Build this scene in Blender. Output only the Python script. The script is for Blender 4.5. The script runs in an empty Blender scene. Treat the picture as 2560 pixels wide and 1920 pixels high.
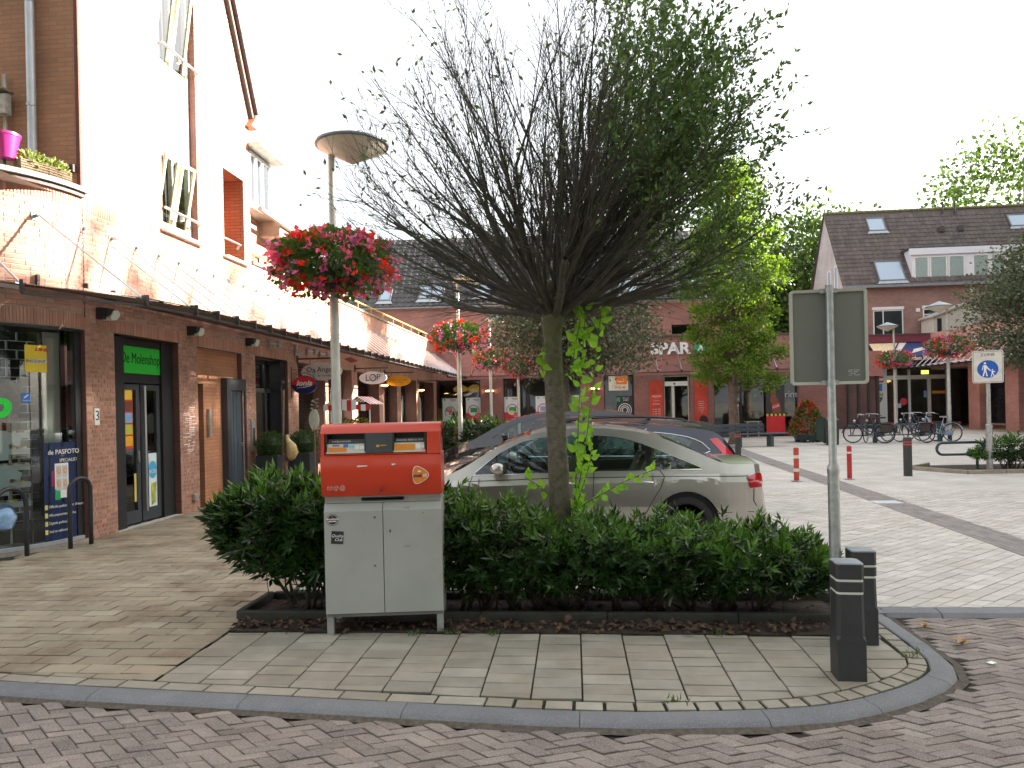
import bpy, math, random
from mathutils import Vector, Matrix
rad = math.radians
rnd = random.Random(7)
S = bpy.context.scene
COL = S.collection
# ---------------------------------------------------------------- camera
cam_d = bpy.data.cameras.new('camera'); cam = bpy.data.objects.new('camera', cam_d); COL.objects.link(cam)
YAW = math.atan(155/1750); ROLL = 0.022; EYE = 1.68
cam.rotation_mode = 'XYZ'
m3 = Matrix.Rotation(YAW, 3, 'Z') @ Matrix.Rotation(math.pi/2, 3, 'X') @ Matrix.Rotation(-ROLL, 3, 'Z')
cam.rotation_euler = m3.to_euler(); cam.location = (0, 0, EYE)
cam_d.sensor_width = 36; cam_d.lens = 36*1750/2560; cam_d.shift_y = 55.4/2560; cam_d.shift_x = 0
cam_d.clip_start = .05; cam_d.clip_end = 2000
S.camera = cam
# ---------------------------------------------------------------- sky, sun, exposure
SUN_EL, SUN_AZ = 21.5, 68.0           # azimuth from +Y towards +X
W = bpy.data.worlds.new('World'); S.world = W; W.use_nodes = True
nt = W.node_tree; bg = nt.nodes['Background']
sky = nt.nodes.new('ShaderNodeTexSky'); sky.sky_type = 'NISHITA'; sky.sun_disc = False
sky.sun_elevation = rad(SUN_EL); sky.sun_rotation = rad(SUN_AZ); sky.air_density = 1.0; sky.dust_density = 4.5; sky.ozone_density = .6
hz = nt.nodes.new('ShaderNodeMix'); hz.data_type = 'RGBA'; hz.inputs[0].default_value = .7       # thin white overcast veil over the whole sky
bw_ = nt.nodes.new('ShaderNodeRGBToBW'); nt.links.new(sky.outputs[0], bw_.inputs[0]); mx_ = nt.nodes.new('ShaderNodeMath'); mx_.operation = 'MULTIPLY_ADD'; mx_.inputs[1].default_value = .35; mx_.inputs[2].default_value = 4.4; nt.links.new(bw_.outputs[0], mx_.inputs[0])
cw_ = nt.nodes.new('ShaderNodeCombineColor'); [nt.links.new(mx_.outputs[0], cw_.inputs[i]) for i in range(3)]
nt.links.new(sky.outputs[0], hz.inputs[6]); nt.links.new(cw_.outputs[0], hz.inputs[7]); nt.links.new(hz.outputs[2], bg.inputs[0]); bg.inputs[1].default_value = .05
sd = bpy.data.lights.new('sun', 'SUN'); sd.energy = 5.0; sd.angle = rad(.55); sd.color = (1, .92, .80)
sun = bpy.data.objects.new('sun', sd); COL.objects.link(sun)
sv = Vector((math.cos(rad(SUN_EL))*math.sin(rad(SUN_AZ)), math.cos(rad(SUN_EL))*math.cos(rad(SUN_AZ)), math.sin(rad(SUN_EL))))
sun.rotation_euler = sv.to_track_quat('Z', 'Y').to_euler(); sun.location = (20, 10, 25)
vs = S.view_settings; vs.view_transform = 'Standard'; vs.look = 'None'; vs.gamma = 1; vs.exposure = 2.92; vs.use_curve_mapping = False
# ---------------------------------------------------------------- materials
def lin(h):
    h = h.lstrip('#'); o = []
    for i in (0, 2, 4):
        c = int(h[i:i+2], 16)/255
        o.append(c/12.92 if c <= .04045 else ((c+.055)/1.055)**2.4)
    return tuple(o)
MATS = {}
def mat(name, col, rough=.6, metal=0., var=.12, vscale=6., bump=0., bscale=40., tint=0., col2=None, emit=0., coat=0., spec=.5, speck=0., dirt=0., dcol=(.08,.07,.05), trans=0.):
    if name in MATS: return MATS[name]
    m = bpy.data.materials.new(name); m.use_nodes = True; MATS[name] = m
    t = m.node_tree; N = t.nodes; L = t.links; p = N['Principled BSDF']
    if isinstance(col, str): col = lin(col)
    if isinstance(col2, str): col2 = lin(col2)
    p.inputs['Roughness'].default_value = rough; p.inputs['Metallic'].default_value = metal
    p.inputs['Specular IOR Level'].default_value = spec
    if coat: p.inputs['Coat Weight'].default_value = coat; p.inputs['Coat Roughness'].default_value = .06
    tc = N.new('ShaderNodeTexCoord'); geo = N.new('ShaderNodeNewGeometry')
    pos = geo.outputs['Position']
    def mix(a, b, f, mode='MIX'):
        x = N.new('ShaderNodeMix'); x.data_type = 'RGBA'; x.blend_type = mode
        for s, v in ((x.inputs[6], a), (x.inputs[7], b), (x.inputs[0], f)):
            if hasattr(v, 'is_output'): L.new(v, s)
            elif isinstance(v, tuple): s.default_value = (*v[:3], 1)
            else: s.default_value = v
        return x.outputs[2]
    def noise(sc, det=4, rgh=.55):
        n = N.new('ShaderNodeTexNoise'); n.inputs['Scale'].default_value = sc; n.inputs['Detail'].default_value = det; n.inputs['Roughness'].default_value = rgh
        L.new(pos, n.inputs['Vector']); return n.outputs['Fac']
    def rng(v, a, b, c, d):
        r = N.new('ShaderNodeMapRange'); r.inputs[1].default_value = a; r.inputs[2].default_value = b; r.inputs[3].default_value = c; r.inputs[4].default_value = d
        L.new(v, r.inputs[0]); return r.outputs[0]
    c = tuple(col)
    if tint or col2:
        at = N.new('ShaderNodeAttribute'); at.attribute_name = 'tint'; oi = N.new('ShaderNodeObjectInfo')
        ad = N.new('ShaderNodeMath'); ad.operation = 'ADD'; L.new(at.outputs['Fac'], ad.inputs[0]); L.new(oi.outputs['Random'], ad.inputs[1])
        fr = N.new('ShaderNodeMath'); fr.operation = 'FRACT'; L.new(ad.outputs[0], fr.inputs[0]); tv = fr.outputs[0]
        if col2: c = mix(c, tuple(col2), tv)
        if tint:
            wn = N.new('ShaderNodeTexWhiteNoise'); wn.noise_dimensions = '1D'; L.new(tv, wn.inputs['W'])
            g = rng(wn.outputs['Value'], 0, 1, 1-tint, 1+tint)
            cc = N.new('ShaderNodeCombineColor'); [L.new(g, cc.inputs[i]) for i in range(3)]
            c = mix(c, cc.outputs[0], 1., 'MULTIPLY')
    if var:
        g = rng(noise(vscale), .3, .7, 1-var, 1+var)
        cc = N.new('ShaderNodeCombineColor'); [L.new(g, cc.inputs[i]) for i in range(3)]
        c = mix(c, cc.outputs[0], 1., 'MULTIPLY')
    if speck:
        g = rng(noise(135, 3, .85), .53, .70, 0, speck); c = mix(c, (.62, .6, .56), g)
        g = rng(noise(110, 3, .85), .31, .44, speck, 0); c = mix(c, (.06, .055, .05), g)
    if dirt:
        g = rng(noise(1.7, 6, .62), .48, .72, 0, dirt); c = mix(c, tuple(dcol), g)
    if hasattr(c, 'is_output'): L.new(c, p.inputs['Base Color'])
    else: p.inputs['Base Color'].default_value = (*c, 1)
    if emit:
        p.inputs['Emission Color'].default_value = (*tuple(col), 1); p.inputs['Emission Strength'].default_value = emit
    if bump:
        b = N.new('ShaderNodeBump'); b.inputs['Strength'].default_value = bump; b.inputs['Distance'].default_value = .01
        L.new(noise(bscale, 5, .6), b.inputs['Height']); L.new(b.outputs[0], p.inputs['Normal'])
    if trans:
        tr = N.new('ShaderNodeBsdfTranslucent'); ms = N.new('ShaderNodeMixShader'); ms.inputs[0].default_value = trans
        if hasattr(c, 'is_output'):
            c3 = mix(c, (1.25, 1.3, .55), 1., 'MULTIPLY'); L.new(c3, tr.inputs[0])
        else: tr.inputs[0].default_value = (min(c[0]*1.25, 1), min(c[1]*1.3, 1), c[2]*.55, 1)
        L.new(p.outputs[0], ms.inputs[1]); L.new(tr.outputs[0], ms.inputs[2]); L.new(ms.outputs[0], N['Material Output'].inputs[0])
    return m
def glass(name, tintc=(.9, .95, .93), refl=1.0, clear=1.0):
    if name in MATS: return MATS[name]
    m = bpy.data.materials.new(name); m.use_nodes = True; MATS[name] = m
    t = m.node_tree; N = t.nodes; L = t.links; N.remove(N['Principled BSDF'])
    tr = N.new('ShaderNodeBsdfTransparent'); tr.inputs[0].default_value = (*[x*clear for x in tintc], 1)
    gl = N.new('ShaderNodeBsdfGlossy'); gl.inputs['Roughness'].default_value = .02; gl.inputs[0].default_value = (.95, .97, 1, 1)
    fr = N.new('ShaderNodeFresnel'); fr.inputs[0].default_value = 1.5
    mu = N.new('ShaderNodeMath'); mu.operation = 'MULTIPLY'; mu.inputs[1].default_value = 1.6*refl; L.new(fr.outputs[0], mu.inputs[0]); mu.use_clamp = True
    ms = N.new('ShaderNodeMixShader'); L.new(mu.outputs[0], ms.inputs[0]); L.new(tr.outputs[0], ms.inputs[1]); L.new(gl.outputs[0], ms.inputs[2])
    L.new(ms.outputs[0], N['Material Output'].inputs[0]); return m
def brickmat(name, c1, c2, mortar, axis='X', bw=.21, bh=.0625, rough=.85, sq=0):
    """brick courses for walls too far away to pick the bricks apart; axis = the wall's horizontal direction"""
    if name in MATS: return MATS[name]
    m = bpy.data.materials.new(name); m.use_nodes = True; MATS[name] = m
    t = m.node_tree; N = t.nodes; L = t.links; p = N['Principled BSDF']; p.inputs['Roughness'].default_value = rough
    geo = N.new('ShaderNodeNewGeometry'); sp = N.new('ShaderNodeSeparateXYZ'); cb = N.new('ShaderNodeCombineXYZ'); L.new(geo.outputs['Position'], sp.inputs[0])
    L.new(sp.outputs['X' if axis == 'G' else axis], cb.inputs['X']); L.new(sp.outputs['Y' if axis == 'G' else 'Z'], cb.inputs['Y'])
    br = N.new('ShaderNodeTexBrick'); br.inputs['Scale'].default_value = 1; br.inputs['Brick Width'].default_value = bw; br.inputs['Row Height'].default_value = bh
    br.inputs['Mortar Size'].default_value = .006; br.inputs['Mortar Smooth'].default_value = .2
    for k, c in (('Color1', c1), ('Color2', c2), ('Mortar', mortar)): br.inputs[k].default_value = (*(lin(c) if isinstance(c, str) else c), 1)
    L.new(cb.outputs[0], br.inputs['Vector'])
    n = N.new('ShaderNodeTexNoise'); n.inputs['Scale'].default_value = 1.3; n.inputs['Detail'].default_value = 6; L.new(geo.outputs['Position'], n.inputs['Vector'])
    r = N.new('ShaderNodeMapRange'); r.inputs[1].default_value = .3; r.inputs[2].default_value = .7; r.inputs[3].default_value = .84; r.inputs[4].default_value = 1.14; L.new(n.outputs['Fac'], r.inputs[0])
    x = N.new('ShaderNodeMix'); x.data_type = 'RGBA'; x.blend_type = 'MULTIPLY'; x.inputs[0].default_value = 1; L.new(br.outputs[0], x.inputs[6])
    cc = N.new('ShaderNodeCombineColor'); [L.new(r.outputs[0], cc.inputs[i]) for i in range(3)]; L.new(cc.outputs[0], x.inputs[7])
    L.new(x.outputs[2], p.inputs['Base Color'])
    b = N.new('ShaderNodeBump'); b.inputs['Strength'].default_value = .5; b.inputs['Distance'].default_value = .006; b.invert = True; L.new(br.outputs['Fac'], b.inputs['Height']); L.new(b.outputs[0], p.inputs['Normal'])
    return m
# ---------------------------------------------------------------- mesh helpers
class MB:
    def __init__(s): s.v = []; s.f = []; s.t = []; s.mi = []; s.m = 0; s.tint = 0.
    def face(s, idx): s.f.append(tuple(idx)); s.t.append(s.tint); s.mi.append(s.m)
    def add(s, vs, fs):
        o = len(s.v); s.v.extend([tuple(v) for v in vs])
        for f in fs: s.face([i+o for i in f])
        return s
    def quad(s, a, b, c, d): return s.add([a, b, c, d], [(0, 1, 2, 3)])
    def box(s, c, d, rz=0, top=1., M=None):
        x, y, z = d[0]/2, d[1]/2, d[2]/2; R = Matrix.Rotation(rz, 3, 'Z')
        P = []
        for dz in (-1, 1):
            k = top if dz > 0 else 1.
            for sx, sy in ((-1, -1), (1, -1), (1, 1), (-1, 1)):
                q = Vector((sx*x*k, sy*y*k, dz*z))
                q = (M @ q) if M else (R @ q)
                P.append(q+Vector(c))
        return s.add(P, [(3, 2, 1, 0), (4, 5, 6, 7), (0, 1, 5, 4), (1, 2, 6, 5), (2, 3, 7, 6), (3, 0, 4, 7)])
    def bb(s, x0, x1, y0, y1, z0, z1): return s.box(((x0+x1)/2, (y0+y1)/2, (z0+z1)/2), (abs(x1-x0), abs(y1-y0), abs(z1-z0)))
    def bbox_bev(s, c, d, b=.01, rz=0):
        """box with chamfered edges"""
        x, y, z = d[0]/2, d[1]/2, d[2]/2; R = Matrix.Rotation(rz, 3, 'Z'); P = []
        for (ix, iy, zz) in ((b, b, -z), (0, 0, -z+b), (0, 0, z-b), (b, b, z)):
            X, Y = x-ix, y-iy; e = min(b, X*.9, Y*.9)
            for sx, sy in ((-X+e, -Y), (X-e, -Y), (X, -Y+e), (X, Y-e), (X-e, Y), (-X+e, Y), (-X, Y-e), (-X, -Y+e)):
                P.append(R @ Vector((sx, sy, zz))+Vector(c))
        F = [tuple(range(7, -1, -1)), tuple(range(24, 32))]
        for r in range(3):
            for i in range(8): F.append((r*8+i, r*8+(i+1) % 8, r*8+8+(i+1) % 8, r*8+8+i))
        return s.add(P, F)
    def prism(s, poly, z0, z1, bev=0., ax='Z', M=None):
        """polygon extruded; ax Z: (x,y) poly; ax Y: (x,z) poly extruded in y; ax X: (y,z) poly extruded in x"""
        n = len(poly)
        def P(p, h):
            if ax == 'Z': q = Vector((p[0], p[1], h))
            elif ax == 'Y': q = Vector((p[0], h, p[1]))
            else: q = Vector((h, p[0], p[1]))
            return M @ q if M else q
        V = [P(p, z0) for p in poly]+[P(p, z1) for p in poly]
        F = [tuple(range(n-1, -1, -1)), tuple(range(n, 2*n))]+[(i, (i+1) % n, n+(i+1) % n, n+i) for i in range(n)]
        if ax == 'Y': F = [f[::-1] for f in F]
        return s.add(V, F)
    def tube(s, pts, r, n=8, cap=True):
        pts = [Vector(p) for p in pts]; k = len(pts)
        rs = [r]*k if not isinstance(r, (list, tuple)) else r
        up = None; V = []
        for i, p in enumerate(pts):
            d = (pts[min(i+1, k-1)]-pts[max(i-1, 0)]).normalized()
            if up is None: up = d.orthogonal().normalized()
            else:
                up = (up-d*up.dot(d))
                up = up.normalized() if up.length > 1e-6 else d.orthogonal().normalized()
            w = d.cross(up)
            for j in range(n):
                a = 2*math.pi*j/n; V.append(p+(up*math.cos(a)+w*math.sin(a))*rs[i])
        F = []
        for i in range(k-1):
            for j in range(n): F.append((i*n+j, i*n+(j+1) % n, (i+1)*n+(j+1) % n, (i+1)*n+j))
        if cap: F += [tuple(range(n-1, -1, -1)), tuple(range((k-1)*n, k*n))]
        return s.add(V, F)
    def lathe(s, prof, c=(0, 0, 0), n=20, a0=0, M=None):
        V = []; k = len(prof)
        for (r, z) in prof:
            for j in range(n):
                a = a0+2*math.pi*j/n; q = Vector((r*math.cos(a), r*math.sin(a), z)); q = M @ q if M else q; V.append(q+Vector(c))
        F = [(i*n+j, i*n+(j+1) % n, (i+1)*n+(j+1) % n, (i+1)*n+j) for i in range(k-1) for j in range(n)]
        if prof[0][0] > 1e-4: F.append(tuple(range(n-1, -1, -1)))
        if prof[-1][0] > 1e-4: F.append(tuple(range((k-1)*n, k*n)))
        return s.add(V, F)
    def ring(s, c, R, r, ax='Y', n=28, m=6, M=None):
        V = []
        for i in range(n):
            a = 2*math.pi*i/n
            for j in range(m):
                b = 2*math.pi*j/m; q = (R+r*math.cos(b)); h = r*math.sin(b)
                p = {'Y': (q*math.cos(a), h, q*math.sin(a)), 'Z': (q*math.cos(a), q*math.sin(a), h), 'X': (h, q*math.cos(a), q*math.sin(a))}[ax]
                p = Vector(p); p = M @ p if M else p; V.append(p+Vector(c))
        return s.add(V, [(i*m+j, ((i+1) % n)*m+j, ((i+1) % n)*m+(j+1) % m, i*m+(j+1) % m) for i in range(n) for j in range(m)])
    def mesh(s, name, mats, smooth=False):
        me = bpy.data.meshes.new(name); me.from_pydata([tuple(v) for v in s.v], [], s.f)
        for m in (mats if isinstance(mats, (list, tuple)) else [mats]): me.materials.append(m)
        if s.m or any(s.mi): me.polygons.foreach_set('material_index', s.mi)
        if any(s.t): me.attributes.new('tint', 'FLOAT', 'FACE').data.foreach_set('value', s.t)
        if smooth:
            me.polygons.foreach_set('use_smooth', [True]*len(s.f))
            if smooth != 'all':
                try: me.set_sharp_from_angle(angle=rad(40 if smooth is True else smooth))
                except Exception: pass
        me.update(); return me
    def build(s, name, mats, parent=None, smooth=False, loc=None, kind=None, rz=0):
        o = bpy.data.objects.new(name, s.mesh(name, mats, smooth)); COL.objects.link(o)
        if parent: o.parent = parent
        if loc: o.location = loc
        if rz: o.rotation_euler.z = rz
        if kind: o['kind'] = kind
        return o
def thing(name, label, cat, loc=(0, 0, 0), rz=0, group=None):
    o = bpy.data.objects.new(name, None); COL.objects.link(o); o.location = loc; o.rotation_euler.z = rz; o.empty_display_size = .2
    o['label'] = label; o['category'] = cat
    if group: o['group'] = group
    return o
def tag(o, label, cat, group=None):
    o['label'] = label; o['category'] = cat
    if group: o['group'] = group
    return o
def structure(o): o['kind'] = 'structure'; return o
def room_x(mb, x0, x1, y0, y1, z0, z1):      # shop interior, open towards +X
    mb.quad((x0,y0,z0),(x0,y1,z0),(x0,y1,z1),(x0,y0,z1)); mb.quad((x0,y0,z0),(x1,y0,z0),(x1,y0,z1),(x0,y0,z1)); mb.quad((x0,y1,z0),(x1,y1,z0),(x1,y1,z1),(x0,y1,z1)); mb.quad((x0,y0,z0),(x1,y0,z0),(x1,y1,z0),(x0,y1,z0)); mb.quad((x0,y0,z1),(x1,y0,z1),(x1,y1,z1),(x0,y1,z1))
def room_y(mb, x0, x1, y0, y1, z0, z1):      # open towards -Y
    mb.quad((x0,y1,z0),(x1,y1,z0),(x1,y1,z1),(x0,y1,z1)); mb.quad((x0,y0,z0),(x0,y1,z0),(x0,y1,z1),(x0,y0,z1)); mb.quad((x1,y0,z0),(x1,y1,z0),(x1,y1,z1),(x1,y0,z1)); mb.quad((x0,y0,z0),(x1,y0,z0),(x1,y1,z0),(x0,y1,z0)); mb.quad((x0,y0,z1),(x1,y0,z1),(x1,y1,z1),(x0,y1,z1))
def dup(o, loc=None, rz=None, label=None, parent=None, scale=None, group=None):
    kids = list(o.children)
    c = o.copy(); COL.objects.link(c)
    if parent is not None: c.parent = parent
    if loc is not None: c.location = loc
    if rz is not None: c.rotation_euler.z = rz
    if scale is not None: c.scale = scale
    if label: c['label'] = label
    if group: c['group'] = group
    for k in kids: dup(k, parent=c)
    return c
def text(name, body, size, M, material, parent=None, ext=.001, align='CENTER', shear=0, sx=1., bold=0.):
    cu = bpy.data.curves.new(name, 'FONT'); cu.body = body; cu.size = size; cu.extrude = ext; cu.align_x = align; cu.align_y = 'CENTER'; cu.shear = shear; cu.offset = bold
    cu.resolution_u = 3; cu.materials.append(material)
    tmp = bpy.data.objects.new(name, cu); me = bpy.data.meshes.new_from_object(tmp); bpy.data.objects.remove(tmp); bpy.data.curves.remove(cu)
    if not me.materials: me.materials.append(material)
    o = bpy.data.objects.new(name, me); COL.objects.link(o)
    if parent: o.parent = parent
    M = M @ Matrix.Diagonal((sx, 1, 1, 1)) if sx != 1 else M
    o.matrix_basis = M
    return o
def face_y(x, y, z, rz=0):     # lettering standing upright, read from -Y
    return Matrix.Translation((x, y, z)) @ Matrix.Rotation(rz, 4, 'Z') @ Matrix.Rotation(math.pi/2, 4, 'X')
def face_x(x, y, z):           # lettering on a wall that faces +X, read from +X (text runs towards +Y)
    return Matrix.Translation((x, y, z)) @ Matrix.Rotation(math.pi/2, 4, 'Z') @ Matrix.Rotation(math.pi/2, 4, 'X')
def clip(poly, planes):
    """convex polygon cut by half planes (nx,ny,d): keep nx*x+ny*y<=d"""
    for nx, ny, d in planes:
        out = []
        for i in range(len(poly)):
            a, b = poly[i], poly[(i+1) % len(poly)]
            da, db = nx*a[0]+ny*a[1]-d, nx*b[0]+ny*b[1]-d
            if da <= 0: out.append(a)
            if da*db < 0:
                t = da/(da-db); out.append((a[0]+(b[0]-a[0])*t, a[1]+(b[1]-a[1])*t))
        poly = out
        if len(poly) < 3: return []
    return poly
def area(p): return abs(sum(p[i][0]*p[(i+1) % len(p)][1]-p[(i+1) % len(p)][0]*p[i][1] for i in range(len(p))))/2
def centroid(p): return (sum(q[0] for q in p)/len(p), sum(q[1] for q in p)/len(p))
def inset(p, g):
    c = centroid(p); out = []
    n = len(p)
    for i in range(n):
        a, b, d = Vector(p[i-1]), Vector(p[i]), Vector(p[(i+1) % n])
        u, w = (b-a), (d-b)
        if u.length < 1e-5 or w.length < 1e-5: out.append(tuple(b)); continue
        u.normalize(); w.normalize(); n1 = Vector((-u.y, u.x)); n2 = Vector((-w.y, w.x)); h = n1+n2
        k = 1+n1.dot(n2)
        out.append(tuple(b+h*(g/max(k, .35))))
    return out
def paver(mb, poly, zt, dep=.03, bev=.004, tilt=.0025, gap=.002):
    s_ = sum(poly[i][0]*poly[(i+1) % len(poly)][1]-poly[(i+1) % len(poly)][0]*poly[i][1] for i in range(len(poly)))
    if s_ < 0: poly = poly[::-1]
    q = inset(poly, gap); i2 = inset(q, bev); n = len(q); c = centroid(q)
    tx, ty, dz = rnd.uniform(-tilt, tilt)*4, rnd.uniform(-tilt, tilt)*4, rnd.uniform(-tilt, tilt)*.7
    h = lambda p: zt+dz+(p[0]-c[0])*tx+(p[1]-c[1])*ty
    V = [(p[0], p[1], zt-dep) for p in q]+[(p[0], p[1], h(p)-bev*.7) for p in q]+[(p[0], p[1], h(p)) for p in i2]
    F = [tuple(range(2*n, 3*n))]
    for r in (0, n):
        for i in range(n): F.append((r+i, r+(i+1) % n, r+n+(i+1) % n, r+n+i))
    mb.add(V, F)
FW = Vector((-math.sin(YAW), math.cos(YAW), 0)); RT = Vector((math.cos(YAW), math.sin(YAW), 0))
def seen(x, y, z=0, marg=1.02):
    p = Vector((x, y, z-EYE)); d = p.dot(FW)
    if d < .5: return 0
    u, v = p.dot(RT)/d, p.z/d
    return d if abs(u) < .7314*marg and abs(v+ROLL*u-.0316) < .5486*marg else 0
def lay(parent, name, stuff, polys, zt, material, most=300, dep=.03, bev=.004, tilt=.0025, gap=.002):
    """pavers: those that show largest are parts, the rest one mesh of kind stuff"""
    sc = []
    for p in polys:
        c = centroid(p); d = seen(c[0], c[1], zt)
        sc.append((area(p)/d**3 if d else 0, p))
    sc.sort(key=lambda t: -t[0]); rest = MB()
    for i, (w, p) in enumerate(sc):
        if i < most and w > 0:
            b = MB(); b.tint = rnd.random(); paver(b, p, zt, dep, bev, tilt, gap); b.build(name, material, parent)
        else:
            rest.tint = rnd.random(); paver(rest, p, zt, dep, bev, tilt, gap)
    if rest.f: rest.build(stuff, material, parent, kind='stuff')
# ================================================================ ground, road, pavements
m_sand = mat('joint_sand', '#2e2a24', .95, var=.25, vscale=14, bump=.4, bscale=120)
m_moss = mat('joint_moss', '#23251a', .95, var=.3, vscale=10, bump=.4, bscale=120)
m_roadbrick = mat('road_brick', (.255,.208,.178), .82, var=.18, vscale=3.2, bump=.9, bscale=240, tint=.2, col2=(.325,.272,.24), speck=.85, dirt=.35, dcol=(.13,.11,.09))
m_tile = mat('concrete_tile', (.27,.245,.195), .8, var=.16, vscale=4, bump=.35, bscale=200, tint=.11, col2=(.315,.29,.24), speck=.22, dirt=.6, dcol=(.22,.185,.125))
m_tile2 = mat('ochre_tile', (.285,.235,.16), .8, var=.12, vscale=3, bump=.35, bscale=200, tint=.12, col2=(.32,.275,.20), speck=.22, dirt=.95, dcol=(.135,.09,.052))
m_plaza = mat('plaza_paver', (.46,.43,.39), .75, var=.09, vscale=2.4, bump=.3, bscale=180, tint=.1, col2=(.54,.515,.475), speck=.08, dirt=.5, dcol=(.34,.305,.25))
m_kerb = mat('kerb_concrete', (.155,.163,.175), .75, var=.12, vscale=5, bump=.4, bscale=160, tint=.1, speck=.35, dirt=.3, dcol=(.16,.155,.14))
m_plazafar = brickmat('plaza_far', (.49,.46,.42), (.55,.525,.485), (.36,.33,.285), 'G', .3, .15, .8)
m_soil = mat('soil', (.045,.033,.024), .95, var=.35, vscale=20, bump=1., bscale=70)
m_gut = mat('gutter_brick', (.23,.21,.20), .8, var=.12, vscale=5, bump=.5, bscale=160, tint=.16, speck=.2)
ROADZ = -.035
g = MB(); g.quad((-900,-900,-.16), (900,-900,-.16), (900,900,-.16), (-900,900,-.16))
structure(g.build('ground', mat('earth', (.2,.19,.16), .95, var=.2, vscale=.4)))
g = MB(); g.quad((-16,-4,-.047), (16,-4,-.047), (16,6,-.047), (-16,6,-.047)); road = structure(g.build('road', m_sand))
KI = [(-12,4.92),(-3.69,4.16),(-2.98,4.09),(-2.31,4.04),(-.21,3.87),(.33,3.86),(.97,3.91),(1.33,3.98),(1.56,4.08),(1.81,4.22),(2.01,4.37),(2.15,4.52),(2.22,4.72),(2.235,5.0),(2.24,5.3),(2.24,5.72)]
def offset(pl, w):
    out = []
    for i, p in enumerate(pl):
        a = Vector(pl[max(i-1, 0)]); b = Vector(pl[min(i+1, len(pl)-1)]); d = (b-a).normalized(); out.append((p[0]+d.y*w, p[1]-d.x*w))
    return out
def planes_of(pl, off=0.):
    o = []
    for a, b in zip(pl, pl[1:]):
        d = (Vector(b)-Vector(a)).normalized(); n = (d.y, -d.x); o.append((n[0], n[1], n[0]*a[0]+n[1]*a[1]+off))
    return o
def along(pl, s):
    for a, b in zip(pl, pl[1:]):
        L = math.dist(a, b)
        if s <= L: return (a[0]+(b[0]-a[0])*s/L, a[1]+(b[1]-a[1])*s/L)
        s -= L
    return pl[-1]
def plen(pl): return sum(math.dist(a, b) for a, b in zip(pl, pl[1:]))
# pavement bed
g = MB(); bed = [(-12,34)]+[(x, y) for x, y in KI]+[(2.24,6.4),(-2.66,6.4),(-2.66,34)]
g.add([(x, y, -.012) for x, y in bed], [tuple(range(len(bed)))]); pavement = structure(g.build('pavement', m_moss))
g = MB(); g.quad((-2.66,6.4,-.006), (60,6.4,-.006), (60,60,-.006), (-2.66,60,-.006)); g.quad((2.24,5.87,-.006), (60,5.87,-.006), (60,6.4,-.006), (2.24,6.4,-.006))
plaza = structure(g.build('plaza', m_plazafar))
g = MB(); g.quad((-6.9,13.6,-.003), (-2.66,13.6,-.003), (-2.66,34,-.003), (-6.9,34,-.003)); structure(g.build('shop_pavement', brickmat('shop_pave', (.40,.34,.25), (.44,.38,.29), (.2,.17,.12), 'G', .3, .15, .85)))
# road in herringbone
ko = offset(KI, .155)
rp = planes_of(ko, 0.); polys = []; w = .105; ang = rad(33); ca, sa = math.cos(ang), math.sin(ang)
def rot(x, y): return (x*ca-y*sa, (x*sa+y*ca)*.54)
k2front = 5.70
for n in range(-130, 131):
    for m in range(-75, 76):
        for (x, y, a, b) in ((n+4*m, n, 2, 1), (n+4*m+2, n-1, 1, 2)):
            cx, cy = rot((x+a/2)*w, (y+b/2)*w+5)
            if not (-7.5 < cx < 7.5 and .9 < cy < 5.75): continue
            if cx > 6.0 or cx < -4.9: continue
            P = [rot(px*w, py*w+5) for px, py in ((x, y), (x+a, y), (x+a, y+b), (x, y+b))]
            # outside the kerb: keep when it leaves the convex pavement through some kerb edge
            inside = all(nx*cx+ny*cy <= d+.04 for nx, ny, d in rp)
            if inside: continue
            if all(nx*q[0]+ny*q[1] <= d for q in P for nx, ny, d in rp): continue
            if cy > k2front: continue
            bad = sum(1 for q in P if all(nx*q[0]+ny*q[1] <= d-.01 for nx, ny, d in rp))
            if bad:
                best = max(rp, key=lambda t: t[0]*cx+t[1]*cy-t[2]); P = clip(P, [(-best[0], -best[1], -best[2])])
            P = clip(P, [(0, 1, k2front)])
            if P and area(P) > .002: polys.append(P)
lay(road, 'paving_brick', 'paving_bricks', polys, ROADZ, m_roadbrick, bev=.004, tilt=.006, gap=.0030)
# sand and dirt drifted along the kerb's foot
g = MB(); ka, kb = offset(KI, .15), offset(KI, .205)
for i in range(1, len(KI)-1): g.quad((*ka[i], ROADZ+.008), (*kb[i], ROADZ-.002), (*kb[i+1], ROADZ-.002), (*ka[i+1], ROADZ+.008))
o = g.build('kerb_grit', mat('grit', (.10,.085,.065), .95, var=.4, vscale=30, bump=1, bscale=160), road, kind='stuff')
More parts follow.
